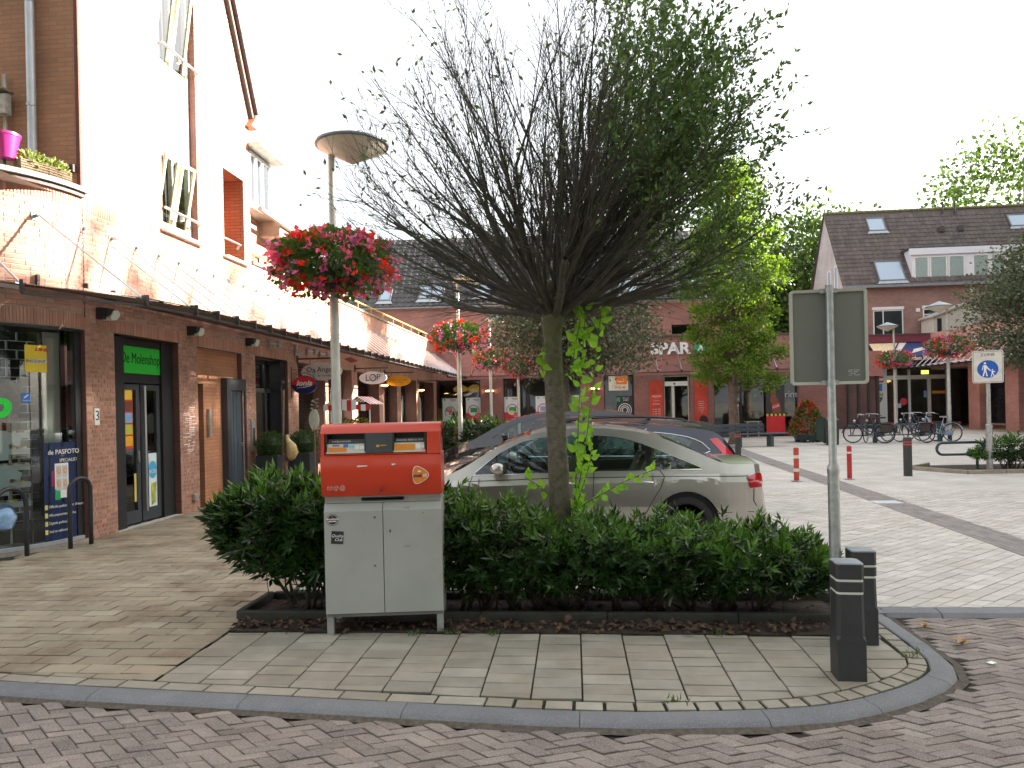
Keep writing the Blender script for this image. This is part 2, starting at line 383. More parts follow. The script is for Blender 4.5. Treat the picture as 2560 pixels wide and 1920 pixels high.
# kerb stones
L = plen(KI); s = L-plen([(-12,4.92),(-3.69,4.16)]); pos = L-s-1.2; kerb = thing('kerb', 'grey concrete kerb curving round the tip of the tiled pavement', 'kerb'); kerb['kind'] = 'structure'; del kerb['category']
while pos < L-.02:
    ln = .98 if pos < L-3.2 else .62; e = min(pos+ln, L)-.004; n = 6; b = MB(); b.tint = rnd.random(); V = []
    for i in range(n+1):
        q = pos+(e-pos)*i/n; p0 = Vector(along(KI, q)); p1 = Vector(along(KI, min(q+.02, L))); p_ = Vector(along(KI, max(q-.02, 0))); d = (p1-p_).normalized(); nn = Vector((d.y, -d.x))
        wob = .006*math.sin(q*9)
        for off, z in ((.004, -.06), (.004, -.004), (.012, .002), (.10, -.004), (.128, -.012), (.150, -.034), (.152, -.07)):
            c = p0+nn*(off+wob*(i in (0, n))); V.append((c.x, c.y, z))
    k = 7; F = [(i*k+j, (i+1)*k+j, (i+1)*k+j+1, i*k+j+1) for i in range(n) for j in range(k-1)]+[tuple(range(k)), tuple(range(n*k+k-1, n*k-1, -1))]
    b.add(V, F); b.build('kerb_stone', m_kerb, kerb, smooth=30); pos += ln
kerb2 = thing('kerb', 'straight kerb', 'kerb'); kerb2['kind'] = 'structure'; del kerb2['category']; del kerb2['label']
x = 2.40
for ln in (.42, .78, .98, .98, .98):
    b = MB(); b.tint = rnd.random(); b.prism([(5.86,-.08),(5.86,.0),(5.80,.003),(5.735,-.006),(5.70,-.036),(5.698,-.08)], x, x+ln-.008, ax='X'); b.build('kerb_stone', m_kerb, kerb2, smooth=30); x += ln
b = MB(); b.bb(2.28, 2.395, 5.70, 5.86, -.08, .0); b.build('kerb_stone', m_kerb, kerb2)
# border row of blocks behind the kerb, columns of tiles, stretcher bond on the left
ki_in = planes_of(KI, -.118); polys = []
inn = offset(KI, -.006); out_ = offset(KI, -.114); s0 = plen(KI[:2])-.9; q = s0; Ls = plen(KI)
while q < Ls-.05:
    ln = .29 if q < s0+3.9 else (.17 if q < s0+5.2 else .125); e = min(q+ln-.004-(0.008 if ln < .2 else 0), Ls)
    def bp(s_, o_):
        p0 = Vector(along(KI, s_)); d = (Vector(along(KI, min(s_+.08, Ls)))-Vector(along(KI, max(s_-.08, 0)))).normalized(); return (p0.x+d.y*o_, p0.y-d.x*o_)
    P = [bp(q, -.006), bp(e, -.006), bp(e, -.114), bp(q, -.114)]
    polys.append(P); q += ln
x = -2.66
while x < 2.2:
    y = 3.7+(.07 if int(round((x+2.66)/.297)) % 2 else 0)
    while y < 5.12:
        hh = .153; Y1 = min(y+hh, 5.12+.03*rnd.random())
        if rnd.random() < .03: cells = [(x, x+.15), (x+.15, x+.295)]
        else: cells = [(x, x+.295)]
        for a, b_ in cells:
            P = clip([(a, y), (b_, y), (b_, Y1), (a, Y1)], ki_in)
            if P and area(P) > .004: polys.append(P)
        y += hh
    x += .297
y = 5.12                                  # along the bed's right end
while y < 5.7:
    P = clip([(2.02,y),(2.25,y),(2.25,y+.15),(2.02,y+.15)], ki_in)
    if P and area(P) > .003: polys.append(P)
    y += .152
lay(pavement, 'tile', 'tiles', polys, .002, m_tile, most=190, gap=.0042, tilt=.004)
polys = []; r = 0; y = 4.0
while y < 13.6:
    off = .15 if r % 2 else 0.; x = -2.68-off
    while x > -6.75:
        x0 = max(x-.297, -6.62); x1 = x if x != -2.68-off else -2.675
        if r % 2 == 1 and abs(x-(-2.68-off)) < 1e-6 and y < 5.4: polys.append(clip([(x, y), (-2.675, y), (-2.675, y+.15), (x, y+.15)], ki_in))
        P = clip([(x0, y), (x1, y), (x1, y+.15), (x0, y+.15)], ki_in)
        if P and area(P) > .004: polys.append(P)
        x -= .299
    y += .1525; r += 1
lay(pavement, 'tile', 'tiles', [p for p in polys if p and area(p) > .002], .002, m_tile2, most=110, gap=.0040, tilt=.004)
# pale pavers of the square laid at an angle
polys = []; ang = rad(57.5); ca, sa = math.cos(ang), math.sin(ang)
gx = [(5.9,4.72),(7,4.85),(9,4.95),(11,5.0),(13,5.1),(20,5.35),(26,5.7),(33,6.2)]
def gut(y):
    for (a, xa), (b, xb) in zip(gx, gx[1:]):
        if y <= b: return xa+(xb-xa)*max(0, (y-a))/(b-a)
    return gx[-1][1]
for i in range(-90, 120):
    for j in range(-150, 150):
        x = i*.3+(.15 if j % 2 else 0); y = j*.15
        P = [rot(x+a, y+b+15) for a, b in ((0, 0), (.297, 0), (.297, .147), (0, .147))]; c = centroid(P)
        if not (2.2 < c[0] < 10.6 and 5.8 < c[1] < 13.2): continue
        if c[0]-c[1]*.74 > 1.3: continue
        gc = gut(c[1])
        if abs(c[0]-gc) < .27: continue
        P = clip(P, [(-1, 0, -2.26), (0, -1, -5.868)]+([(1, 0, gc-.26)] if c[0] < gc else [(-1, 0, -gc-.26)]))
        if P and area(P) > .004: polys.append(P)
lay(plaza, 'paver', 'pavers', polys, .001, m_plaza, most=300, dep=.012, gap=.0030, bev=.003, tilt=.003)
gs = MB(); n = 40; P = []
for i in range(n+1):
    y = 13+20*i/n; x = gut(y); P.append((x-.25, y)); P.append((x+.25, y))
gs.add([(x, y, -.001) for x, y in P], [(2*i, 2*i+1, 2*i+3, 2*i+2) for i in range(n)])
gutter = structure(gs.build('gutter_strip', brickmat('gutter_far', (.23,.21,.20), (.27,.25,.24), (.13,.12,.11), 'G', .08, .21, .85)))
polys = []
for c in range(6):
    y = 5.9+.07*(c % 2)*1.5
    while y < 13.1:
        x0, x1 = gut(y)-.25+c*.0833, gut(y+.21)-.25+c*.0833
        polys.append([(x0, y), (x0+.081, y), (x1+.081, y+.208), (x1, y+.208)]); y += .2105
lay(gutter, 'paving_brick', 'paving_bricks', polys, .001, m_gut, most=90, dep=.01, gap=.0012, bev=.003, tilt=.002)
g = MB(); cx = 4.97; g.bbox_bev((cx, 11.75, .004), (.42, .3, .012), .004); tag(g.build('drain_cover', mat('galv', (.55,.57,.6), .4, .8, var=.1)), 'light metal drain cover set in the dark brick gutter strip', 'drain cover')
# planting bed
g = MB(); g.bb(-2.72, 2.02, 5.16, 6.06, -.1, .004); soilbed = structure(g.build('soil_bed', m_soil))
edge = thing('bed_edging', 'low dark concrete edging round the hedge bed', 'edging'); m_edge = mat('edging_concrete', (.036,.034,.029), .9, var=.3, vscale=6, bump=.5, bscale=90, dirt=.6, dcol=(.05,.055,.035))
x = -2.72
while x < 2.0:
    b = MB(); b.bbox_bev((x+.49, 5.425, .03), (min(.975, 2.02-x+.48), .06, .10), .008); b.build('edging_block', m_edge, edge)
    b = MB(); b.bbox_bev((x+.49, 6.08, .02), (min(.975, 2.02-x+.48), .06, .08), .008); b.build('edging_block', m_edge, edge); x += .98
b = MB(); b.bbox_bev((-2.735, 5.75, .028), (.06, .6, .09), .008); b.build('edging_block', m_edge, edge)
# paint marks on the square
for (x, y, l, a) in ((9.2,13.6,1.1,-.1),(9.0,11.6,.9,.1),(7.5,10.5,.7,-.5)):
    g = MB(); g.box((x, y, .006), (l, .09, .002), a); g.build('paint_mark', mat('blue_paint', (.16,.30,.5), .7, var=.3, vscale=20), plaza)
# ================================================================ left building: curved corner, shop fronts, gable above
m_brick = mat('brick', (.43,.195,.135), .85, var=.1, vscale=5, bump=.5, bscale=150, tint=.16, col2=(.51,.265,.19), dirt=.12, dcol=(.3,.2,.15))
m_brickdk = mat('brick_end', (.115,.042,.03), .85, var=.15, vscale=6, bump=.4, bscale=120, tint=.15)
m_mortar = mat('mortar', (.34,.315,.275), .95, var=.15, vscale=14, bump=.4, bscale=200)
m_brfar = brickmat('brick_far_y', (.42,.18,.12), (.48,.23,.155), (.28,.25,.21), 'Y', .14, .0625)
m_brown = brickmat('brick_brown', (.30,.135,.07), (.36,.165,.085), (.17,.14,.10), 'X', .22, .0625)
m_niche = brickmat('brick_niche', (.50,.20,.10), (.56,.245,.12), (.27,.22,.17), 'Y', .22, .0625)
m_loggia = brickmat('brick_loggia', (.40,.13,.06), (.46,.16,.075), (.13,.1,.08), 'X', .22, .0625)
m_black = mat('black_frame', (.022,.024,.028), .45, var=.08)
m_anthr = mat('anthracite', (.045,.052,.063), .5, var=.1, vscale=9)
m_white = mat('white_paint', (.78,.78,.76), .4, var=.05)
m_steel = mat('steel', (.55,.56,.58), .28, .9, var=.08, vscale=20)
m_galv = mat('galvanised', (.42,.44,.44), .42, .75, var=.2, vscale=22, dirt=.3, dcol=(.3,.3,.27))
m_alu = mat('aluminium_edge', (.5,.48,.44), .45, .5, var=.15)
m_rail = mat('dark_metal', (.05,.045,.045), .4, .3, var=.1)
m_glass = glass('shop_glass', (.88,.92,.91), .6); m_glassup = glass('window_glass', (.75,.8,.8), 1.6)
m_dark = mat('dark_room', (.02,.02,.02), .9, var=.2)
m_canglass = glass('canopy_glass', (.80,.84,.82), .7)
XW, Y0, RC = -6.53, 8.87, 1.6
def wp(s, off=0., z=0.):
    """point on the shop front: s metres along the wall from the movement joint, off = outwards"""
    if s >= 0: return Vector((XW+off, Y0+s, z))
    a = -s/RC; return Vector((XW-RC+(RC+off)*math.cos(a), Y0-(RC+off)*math.sin(a), z))
def wang(s): return 0. if s >= 0 else s/RC    # heading of the outward normal from +X
bld = thing('shop_building', 'salmon brick shop building with rounded corner and white-lit gable', 'building')
SY = lambda y: y-Y0
LZ = 2.84
# openings: s0, s1, z0, z1, depth
OP = dict(shopwin=(-2.6, 0., .04, 2.83, .11), door=(SY(9.47), SY(11.10), -.02, LZ, .16), niche=(SY(11.68), SY(13.32), -.02, LZ, .09), door2=(SY(13.91), SY(15.55), -.02, LZ, .3),
          w3=(SY(16.15), SY(17.95), .3, LZ, .35), w3c=(SY(18.2), SY(20.2), -.02, LZ, .35), w4=(SY(20.75), SY(23.1), .3, LZ, .4), w5=(SY(23.75), SY(25.5), .3, LZ, .35), d6=(SY(26.1), SY(28.7), -.02, LZ, .55), d7=(SY(29.3), SY(32.3), -.02, LZ, .5),
          upwin=(SY(10.73), SY(11.81), 4.66, 10.2, .22), slot=(SY(12.73), SY(13.55), 4.65, 6.33, .75))
GS = SY(13.84)
def topz(s): return 4.62 if s < -.001 else None
# --- mortar-coloured core with the openings cut out
core = MB(); sb = sorted(set([-2.6+.13*i for i in range(21)]+[0, GS, SY(16.4), SY(33)]+[v for o in OP.values() for v in o[:2]]))
zb = sorted(set([-.1, 4.62, 4.72, 7.75, 12.9]+[v for o in OP.values() for v in o[2:4]]))
roofpl = [(2.04, 1., 7.75+2.04*GS), (-2.04, 1., 7.75)]
for s0, s1 in zip(sb, sb[1:]):
    for z0, z1 in zip(zb, zb[1:]):
        sm, zm = (s0+s1)/2, (z0+z1)/2
        if sm < 0 and zm > 4.62: continue
        if sm > GS and zm > 4.72: continue
        if any(a < sm < b and c < zm < d for a, b, c, d, _ in OP.values()): continue
        P = [(s0, z0), (s1, z0), (s1, z1), (s0, z1)]
        if z1 > 7.7: P = clip(P, roofpl)
        if not P: continue
        core.m = 1 if sm > SY(16.4) else 0
        core.add([wp(s, 0, z) for s, z in P], [tuple(range(len(P)))])
core.build('wall', [m_mortar, m_brfar], bld)
# --- reveals
rv = MB()
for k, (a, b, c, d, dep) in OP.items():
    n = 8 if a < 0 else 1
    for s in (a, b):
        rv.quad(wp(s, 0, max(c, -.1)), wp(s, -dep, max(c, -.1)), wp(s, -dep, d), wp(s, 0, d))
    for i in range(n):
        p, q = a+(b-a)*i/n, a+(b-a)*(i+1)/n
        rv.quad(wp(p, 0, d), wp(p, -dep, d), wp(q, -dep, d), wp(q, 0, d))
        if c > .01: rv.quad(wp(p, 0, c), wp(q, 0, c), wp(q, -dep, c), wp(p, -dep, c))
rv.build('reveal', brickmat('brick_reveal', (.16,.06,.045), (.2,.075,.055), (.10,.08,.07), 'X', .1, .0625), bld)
# --- bricks: those seen largest are parts, the others one mesh
PR = .006
def brick(mb, s0, s1, z0, z1, pr=PR, jit=.0012):
    o = pr+rnd.uniform(-jit, jit); b = .003
    n = 2 if s0 < 0 and s1-s0 > .12 else 1
    V = []
    for i in range(n+1):
        s = s0+(s1-s0)*i/n; e = b if i == 0 else (-b if i == n else 0)
        V += [wp(s, -.004, z0), wp(s+e, o, z0+b), wp(s+e, o, z1-b), wp(s, -.004, z1)]
    F = [(0, 1, 2, 3), (4*n+3, 4*n+2, 4*n+1, 4*n)]
    for i in range(n):
        for j in range(3): F.append((i*4+j, i*4+4+j, i*4+5+j, i*4+1+j))
    mb.add(V, F)
BR = []
def free(sa, sb_, z0, z1):
    iv = [(sa, sb_)]
    for a, b, c, d, _ in OP.values():
        if z1 > c+.01 and z0 < d-.01:
            nv = []
            for p, q in iv:
                if b <= p or a >= q: nv.append((p, q))
                else:
                    if a > p: nv.append((p, a))
                    if b < q: nv.append((b, q))
            iv = nv
    return iv
bands = [(-2.6, .02, 2.835, 3.05), (SY(9.35), SY(11.22), 2.845, 3.055), (SY(11.55), SY(13.45), 2.845, 3.055), (SY(13.8), SY(15.65), 2.845, 3.055), (-2.6, GS, 4.43, 4.64)]
z = .0
while z < 11.5:
    z1 = z+.0505
    smax = SY(16.4) if z1 < 4.7 else GS; smin = -2.55 if z1 < 4.64 else 0.
    if z1 > 7.75: smax = min(smax, GS-(z1-7.75)/2.04); smin = max(smin, (z1-7.75)/2.04)
    for a, b in free(smin, smax, z, z1):
        iv = [(a, b)]
        for p, q, c, d in bands:
            if z1 > c+.005 and z < d-.005:
                nv = []
                for u, v in iv:
                    if q <= u or p >= v: nv.append((u, v))
                    else:
                        if p > u: nv.append((u, p))
                        if q < v: nv.append((q, v))
                iv = nv
        for u, v in iv:
            s = u+.004
            kl = .115 if s > 0 else .212/math.hypot(math.sin(wang(s)), 1.84*math.cos(wang(s)))
            first = rnd.choice((.48, 1., .74))
            while s < v-.02:
                ln = kl*(first if first else (1. if rnd.random() < .7 else .48)); first = 0
                e = min(s+ln, v-.004)
                if v-e < .03: e = v-.003
                BR.append((s, e, z, z1)); s = e+.007
    z += .0625
for p, q, c, d in bands:
    s = p
    while s < q-.03:
        if not any(a < s+.025 < b and c2 < (c+d)/2 < d2 for a, b, c2, d2, _ in OP.values()): BR.append((s+.003, min(s+.034, q), c+.004, d-.006))
        s += .0375
def bscore(b):
    c = wp((b[0]+b[1])/2, 0, (b[2]+b[3])/2); d = seen(*c, .99)
    if not d: return 0
    nx = math.cos(wang(b[0])); ny = math.sin(wang(b[0])) if b[0] < 0 else 0
    v = Vector((-c.x, -c.y)).normalized(); f = abs(nx*v.x+ny*v.y)
    return (b[1]-b[0])*(b[3]-b[2])*f/d**2
BR.sort(key=lambda b: -bscore(b)); rest = MB()
for i, b in enumerate(BR):
    if i < 300:
        q = MB(); q.tint = rnd.random(); brick(q, *b); q.build('brick', m_brick, bld)
    else:
        rest.tint = rnd.random(); brick(rest, *b)
rest.build('bricks', m_brick, bld, kind='stuff')
j = MB(); j.box((XW+.003, Y0-.001, 3.75), (.012, .012, 1.5)); j.build('movement_joint', m_black, bld)
# --- copings, balcony, terrace
def sweep(s0, s1, prof, n):
    """profile (off,z) swept along the front"""
    V = []; k = len(prof)
    for i in range(n+1):
        s = s0+(s1-s0)*i/n
        V += [wp(s, o, z) for o, z in prof]
    F = [(i*k+j, (i+1)*k+j, (i+1)*k+(j+1) % k, i*k+(j+1) % k) for i in range(n) for j in range(k)]+[tuple(range(k))[::-1], tuple(range(n*k, n*k+k))]
    return V, F
c = MB(); c.add(*sweep(-2.6, .02, [(-.25,4.66),(-.25,4.72),(.10,4.72),(.10,4.66)], 20)); c.build('balcony_coping', mat('coping_grey', (.22,.21,.19), .55, var=.15), bld)
c = MB(); c.add(*sweep(-2.6, .0, [(-.2,4.60),(-.2,4.659),(.055,4.659),(.055,4.60)], 20)); c.build('balcony_trim', mat('dark_trim', (.05,.03,.03), .6), bld)
c = MB(); c.add(*sweep(GS+.01, SY(33), [(-.22,4.72),(-.22,4.78),(.05,4.78),(.05,4.72)], 1)); c.build('parapet_coping', mat('coping', (.22,.17,.1), .6, var=.3, vscale=4), bld)
c = MB(); c.quad((-14,Y0-1.6,4.55), (XW-.05,Y0-1.6,4.55), (XW-.05,33,4.55), (-14,33,4.55)); c.build('terrace', m_mortar, bld)
c = MB(); c.quad((-14,Y0-.02,4.5), (XW,Y0-.02,4.5), (XW,Y0-.02,10.), (-14,Y0-.02,13.)); c.build('recess_wall', m_brown, bld)
c = MB(); c.bb(XW-.05, XW+.004, Y0-.021, Y0+.02, 4.64, 7.7); c.build('corner_edge', m_brickdk, bld)
# rest of the volume so that it stands as a solid house
c = MB(); c.quad((XW-.3, 13.84, 4.5), (-14, 13.84, 4.5), (-14, 13.84, 7.7), (XW-.3, 13.84, 7.7)); c.quad((-14, 6, 0), (-14, 33, 0), (-14, 33, 4.6), (-14, 6, 4.6)); c.build('rear_wall', m_brown, bld)
m_roof = mat('roof_tile', (.075,.07,.075), .8, var=.2, vscale=3, tint=.15, dirt=.3, dcol=(.11,.10,.07))
rf = MB(); pk = (Y0+13.84)/2; pz = 7.75+2.04*(13.84-Y0)/2
for sgn, ye in ((1, 13.84), (-1, Y0)):
    d = Vector((0, pk-ye, pz-7.75)); n = Vector((0, sgn*2.04, 1)).normalized()
    a = Vector((XW+.09, ye, 7.75))-d*.02; b = a+d*1.02
    rf.add([a, b, b+n*.1, a+n*.1]+[Vector((-14, q.y, q.z)) for q in (a, b, b+n*.1, a+n*.1)], [(0,1,2,3),(7,6,5,4),(0,4,5,1),(1,5,6,2),(2,6,7,3),(3,7,4,0)])
roofo = rf.build('roof', m_roof, bld)
vb = MB()
n = Vector((0, 2.04, 1)).normalized(); dd = Vector((0, pk-13.84, pz-7.75)); L_ = dd.length; dd.normalize()
k = 0
while k*.3 < L_:
    p = Vector((XW+.06, 13.84, 7.75))+dd*(k*.3+.15)+n*.125; M = Matrix((Vector((1,0,0)), dd, n)).transposed(); vb.box(p, (.22, .31, .035), M=Matrix.Rotation(.06, 3, 'X') @ M if 0 else M); vb.box(p+dd*(-.14)+n*.03, (.2, .03, .05), M=M); k += 1
vb.build('verge_tiles', m_roof, roofo, kind='stuff')
vb = MB(); p0 = Vector((XW+.05, 13.86, 7.62)); vb.tube([p0+Vector((.02,.1,-.02)), p0+dd*L_+Vector((.02,.1,-.02))], .03, 4); vb.build('verge_board', mat('verge_red', (.25,.1,.07), .7), roofo)
vb = MB(); vb.prism([(13.7,7.5),(13.98,7.5),(13.93,7.78),(13.84,7.66)], XW-.1, XW+.14, ax='X'); vb.build('kneeler', mat('kneeler', (.55,.26,.16), .8), roofo)
# --- low volume with dormer beyond the gable
XD = XW-.04
lo = MB(); lo.quad((XD-.3,13.84,4.5), (XD-.3,16.0,4.5), (XD-.3,16.0,6.0), (XD-.3,13.84,6.0)); lo.quad((XD-.3,16.0,4.5), (-14,16.0,4.5), (-14,16.0,6.0), (XD-.3,16.0,6.0)); lo.build('side_wall', m_brfar, bld)
def frame_x(mb, y0, y1, z0, z1, x, t=.06, dp=.06):
    mb.bb(x-dp, x, y0, y1, z0, z0+t); mb.bb(x-dp, x, y0, y1, z1-t, z1); mb.bb(x-dp, x, y0, y0+t, z0+t, z1-t); mb.bb(x-dp, x, y1-t, y1, z0+t, z1-t)
def window_x(parent, name, y0, y1, z0, z1, x, mull=(), trans=(), fm=None, gm=None, t=.06, back=None):
    b = MB(); frame_x(b, y0, y1, z0, z1, x, t)
    for y in mull: b.bb(x-.055, x-.003, y-t*.5, y+t*.5, z0+t, z1-t)
    for z in trans: b.bb(x-.05, x-.006, y0+t, y1-t, z-t*.5, z+t*.5)
    f = b.build(name, fm or m_white, parent)
    ys = [y0]+list(mull)+[y1]; zs = [z0]+list(trans)+[z1]
    for a, c in zip(ys, ys[1:]):
        for e, h in zip(zs, zs[1:]):
            g = MB(); g.bb(x-.034, x-.028, a+t*.6, c-t*.6, e+t*.6, h-t*.6); g.build('pane', gm or m_glassup, f)
    if back:
        g = MB(); g.bb(x-.9, x-.12, y0-.05, y1+.05, z0-.05, z1+.05); o = g.build('room', back, f)
    return f
dm = MB(); dm.bb(XD-2, XD-.02, 13.86, 14.92, 5.98, 7.12); dm.build('dormer_body', m_white, bld)
window_x(bld, 'dormer_window', 13.88, 14.9, 5.98, 7.08, XD+.03, (14.2, 14.5, ), (), m_white, m_glassup)
dm = MB(); dm.bb(XD-2, XD+.32, 13.80, 15.02, 7.12, 7.2); dm.build('dormer_roof', m_alu, bld)
dm = MB(); dm.bb(XD-2, XD+.05, 13.84, 15.2, 5.9, 5.975); dm.build('dormer_sill', m_alu, bld)
dm = MB(); dm.prism([(15.05,5.98),(15.25,5.98),(15.95,5.78),(16.15,5.62),(16.15,5.56),(15.0,5.56)], XD-1.2, XD+.16, ax='X'); dm.build('eaves_box', mat('eaves', (.42,.32,.24), .7, var=.2), bld)
dm = MB(); dm.tube([(XD+.22,13.9,5.86),(XD+.22,16.3,5.80)], .055, 8); dm.tube([(XD+.2,15.85,5.8),(XD+.2,15.85,5.6),(XD-.2,15.65,5.35),(XD-.22,15.65,4.72)], .04, 8); dm.build('gutter', mat('gutter_pipe', (.5,.36,.3), .5), bld)
for y0, y1 in ((13.92, 14.2), (14.5, 14.95)): window_x(bld, 'low_window', y0, y1, 4.78, 5.12, XD-.27, (), (), mat('dark_window_frame', (.12,.08,.07), .5), m_glassup)
rl = MB(); rl.tube([(XW-.07, 13.86, 4.98), (XW-.07, 32.9, 5.06)], .028, 8)
for i in range(14): rl.tube([(XW-.07, 14.1+i*1.42, 4.78), (XW-.07, 14.1+i*1.42, 4.99)], .014, 6)
rl.build('terrace_railing', mat('railing_yellow', (.5,.36,.1), .45, .2), bld)
# --- tall upper window with panels and tilted sashes
yw0, yw1, xw = 10.74, 11.80, XW-.16
uw = MB(); frame_x(uw, yw0, yw1, 4.70, 10.15, xw+.04, .06, .08)
for z in (5.98, 6.08, 6.42, 7.36, 7.46): uw.bb(xw-.04, xw+.035, yw0+.06, yw1-.06, z-.035, z+.035)
uw.bb(xw-.04, xw+.038, 11.24, 11.30, 4.76, 10.1); uwf = uw.build('tall_window', m_white, bld)
for z0, z1 in ((6.08, 6.42), (6.42, 7.36)):
    for a, b in ((yw0+.06, 11.24), (11.30, yw1-.06)):
        g = MB(); g.bb(xw-.02, xw+.012, a+.005, b-.005, z0+.04, z1-.04); g.build('spandrel_panel', m_white, uwf)
m_yell = mat('cream_frame', (.62,.58,.36), .5)
for z0, z1 in ((4.80, 5.94), (7.5, 9.9)):
    for a, b in ((yw0+.08, 11.23), (11.31, yw1-.08)):
        h = z1-z0; tl = .20 if z0 < 6 else .34
        f = MB(); Mt = Matrix.Rotation(math.atan2(tl, h), 3, 'Y')          # sash tilted outwards at its foot, hinged along the top
        Pv = lambda u, v, w_: Vector((xw, 0, z0))+Mt @ Vector((w_, 0, v))+Vector((0, u, 0))
        def bar(u0, u1, v0, v1, t=.045):
            V = [Pv(u, v, w_) for w_ in (-t, 0) for (u, v) in ((u0, v0), (u1, v0), (u1, v1), (u0, v1))]
            f.add(V, [(3,2,1,0),(4,5,6,7),(0,1,5,4),(1,2,6,5),(2,3,7,6),(3,0,4,7)])
        bar(a, b, 0, .05); bar(a, b, h-.05, h); bar(a, a+.05, .05, h-.05); bar(b-.05, b, .05, h-.05)
        so = f.build('tilted_sash', m_yell, uwf)
        g = MB(); g.add([Pv(a+.05, .05, -.02), Pv(b-.05, .05, -.02), Pv(b-.05, h-.05, -.02), Pv(a+.05, h-.05, -.02)], [(0,1,2,3)]); g.build('pane', m_glassup, uwf)
g = MB(); g.bb(XW-1.2, XW-.45, yw0-.1, yw1+.1, 4.6, 10.2); g.build('dark_room', m_dark, uwf)
g = MB(); g.bb(XW-.05, XW+.10, yw0-.06, yw1+.06, 4.615, 4.665); g.build('window_sill', m_alu, bld)
for z, nm in ((5.0, 'safety_rail'), (7.66, 'safety_rail')):
    g = MB(); g.tube([(XW+.06, yw0-.02, z), (XW+.06, yw1+.03, z)], .024, 8); g.box((XW+.03, yw1+.02, z), (.08, .03, .06)); g.box((XW+.02, 11.27, z-.04), (.06, .04, .08)); g.build(nm, m_steel, bld)
# --- loggia slot
g = MB(); a, b = 12.73, 13.55; g.quad((XW-.006,b-.002,4.65), (XW-.75,b-.002,4.65), (XW-.75,b-.002,6.32), (XW-.006,b-.002,6.32)); g.quad((XW-.74,a,4.65), (XW-.74,b,4.65), (XW-.74,b,6.33), (XW-.74,a,6.33)); g.quad((XW-.006,a,6.325), (XW-.006,b,6.325), (XW-.75,b,6.325), (XW-.75,a,6.325)); g.build('loggia_lining', m_loggia, bld)
g = MB(); g.bb(XW-.2, XW+.09, a-.04, b+.08, 4.61, 4.665); g.build('loggia_sill', m_alu, bld)
g = MB(); g.tube([(XW+.03, a-.02, 4.98), (XW+.03, b-.22, 4.98), (XW-.02, b-.2, 4.96), (XW-.05, b-.2, 4.9)], .022, 8); g.build('safety_rail', m_steel, bld)
# --- downpipe on the recessed wall, balcony railing
g = MB(); g.tube([(-7.14, Y0-.1, 4.5), (-7.14, Y0-.1, 10)], .055, 12); pp = g.build('downpipe', mat('zinc', (.45,.47,.5), .45, .4, var=.12, vscale=5), bld, smooth=True)
g = MB()
for z in (5.85, 7.25): g.lathe([(.062,z-.02),(.062,z+.02)], (-7.14, Y0-.1, 0), 12)
g.build('pipe_bracket', m_galv, pp)
g = MB(); g.tube([wp(-2.5+.1*i, -.12, 5.0) for i in range(26)], .028, 8); g.box(wp(-.04, -.08, 4.99), (.05, .09, .1)); g.build('balcony_rail', m_rail, bld, smooth=True)
# --- ground floor: shop window
sw = MB()
def arc_strip(mb, s0, s1, z0, z1, o0, o1, n=10):
    V, F = sweep(s0, s1, [(o0, z0), (o1, z0), (o1, z1), (o0, z1)], n); mb.add(V, F)
arc_strip(sw, -2.6, -.05, .04, .085, -.16, -.02, 16); sill = sw.build('shop_sill', mat('bluestone', (.36,.38,.40), .6, var=.15, vscale=14), bld)
sw = MB(); arc_strip(sw, -2.6, -.02, 2.80, 2.828, -.13, .008, 16); sw.build('lintel_angle', m_rail, bld)
sw = MB(); arc_strip(sw, -.12, -.005, .09, 2.80, -.12, -.06, 2); shopf = sw.build('shop_window', m_black, bld)
for s0, s1 in ((-.125-.62, -.125), (-.755-.62, -.755), (-1.385-.7, -1.385)):
    g = MB(); arc_strip(g, s0, s1, .09, 2.80, -.085, -.075, 6); g.build('pane', m_glass, shopf)
# dark shop room behind, shelves, grille
g = MB(); fl = [tuple(wp(-2.5+.25*i, -.13, 0)) for i in range(11)]+[(XW-.13,9.4,0),(-10.5,9.4,0),(-10.5,6.6,0)]
for z in (.06, 2.9): g.add([(x, y, z) for x, y, _ in fl], [tuple(range(len(fl)))])
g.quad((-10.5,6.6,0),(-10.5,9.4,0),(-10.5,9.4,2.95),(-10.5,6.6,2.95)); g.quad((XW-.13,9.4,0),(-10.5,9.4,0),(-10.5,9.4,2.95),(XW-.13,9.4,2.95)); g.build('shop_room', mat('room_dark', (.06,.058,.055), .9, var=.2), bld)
g = MB(); z = .35
while z < 2.7:
    g.tube([wp(-1.75+.12*i, -.42, z) for i in range(12)], .0055, 4)
    for i in range(5):
        s = -1.7+.32*i+(.16 if int(z*10) % 2 else 0)
        if s < -.48: g.tube([wp(s, -.42, z), wp(s, -.42, z+.112)], .006, 4); g.tube([wp(s+.02, -.42, z), wp(s+.02, -.42, z+.112)], .004, 4)
    z += .115
g.build('roller_grille', mat('grille', (.62,.66,.68), .35, .5), bld, kind='stuff')
g = MB(); arc_strip(g, -1.8, -.42, .3, 2.78, -.60, -.58, 8); g.build('grille_backing', m_dark, bld)
g = MB(); arc_strip(g, -.42, -.13, .09, 2.78, -.30, -.29, 4); g.build('display_wall', mat('panel_grey', (.50,.50,.47), .6, var=.06), bld)
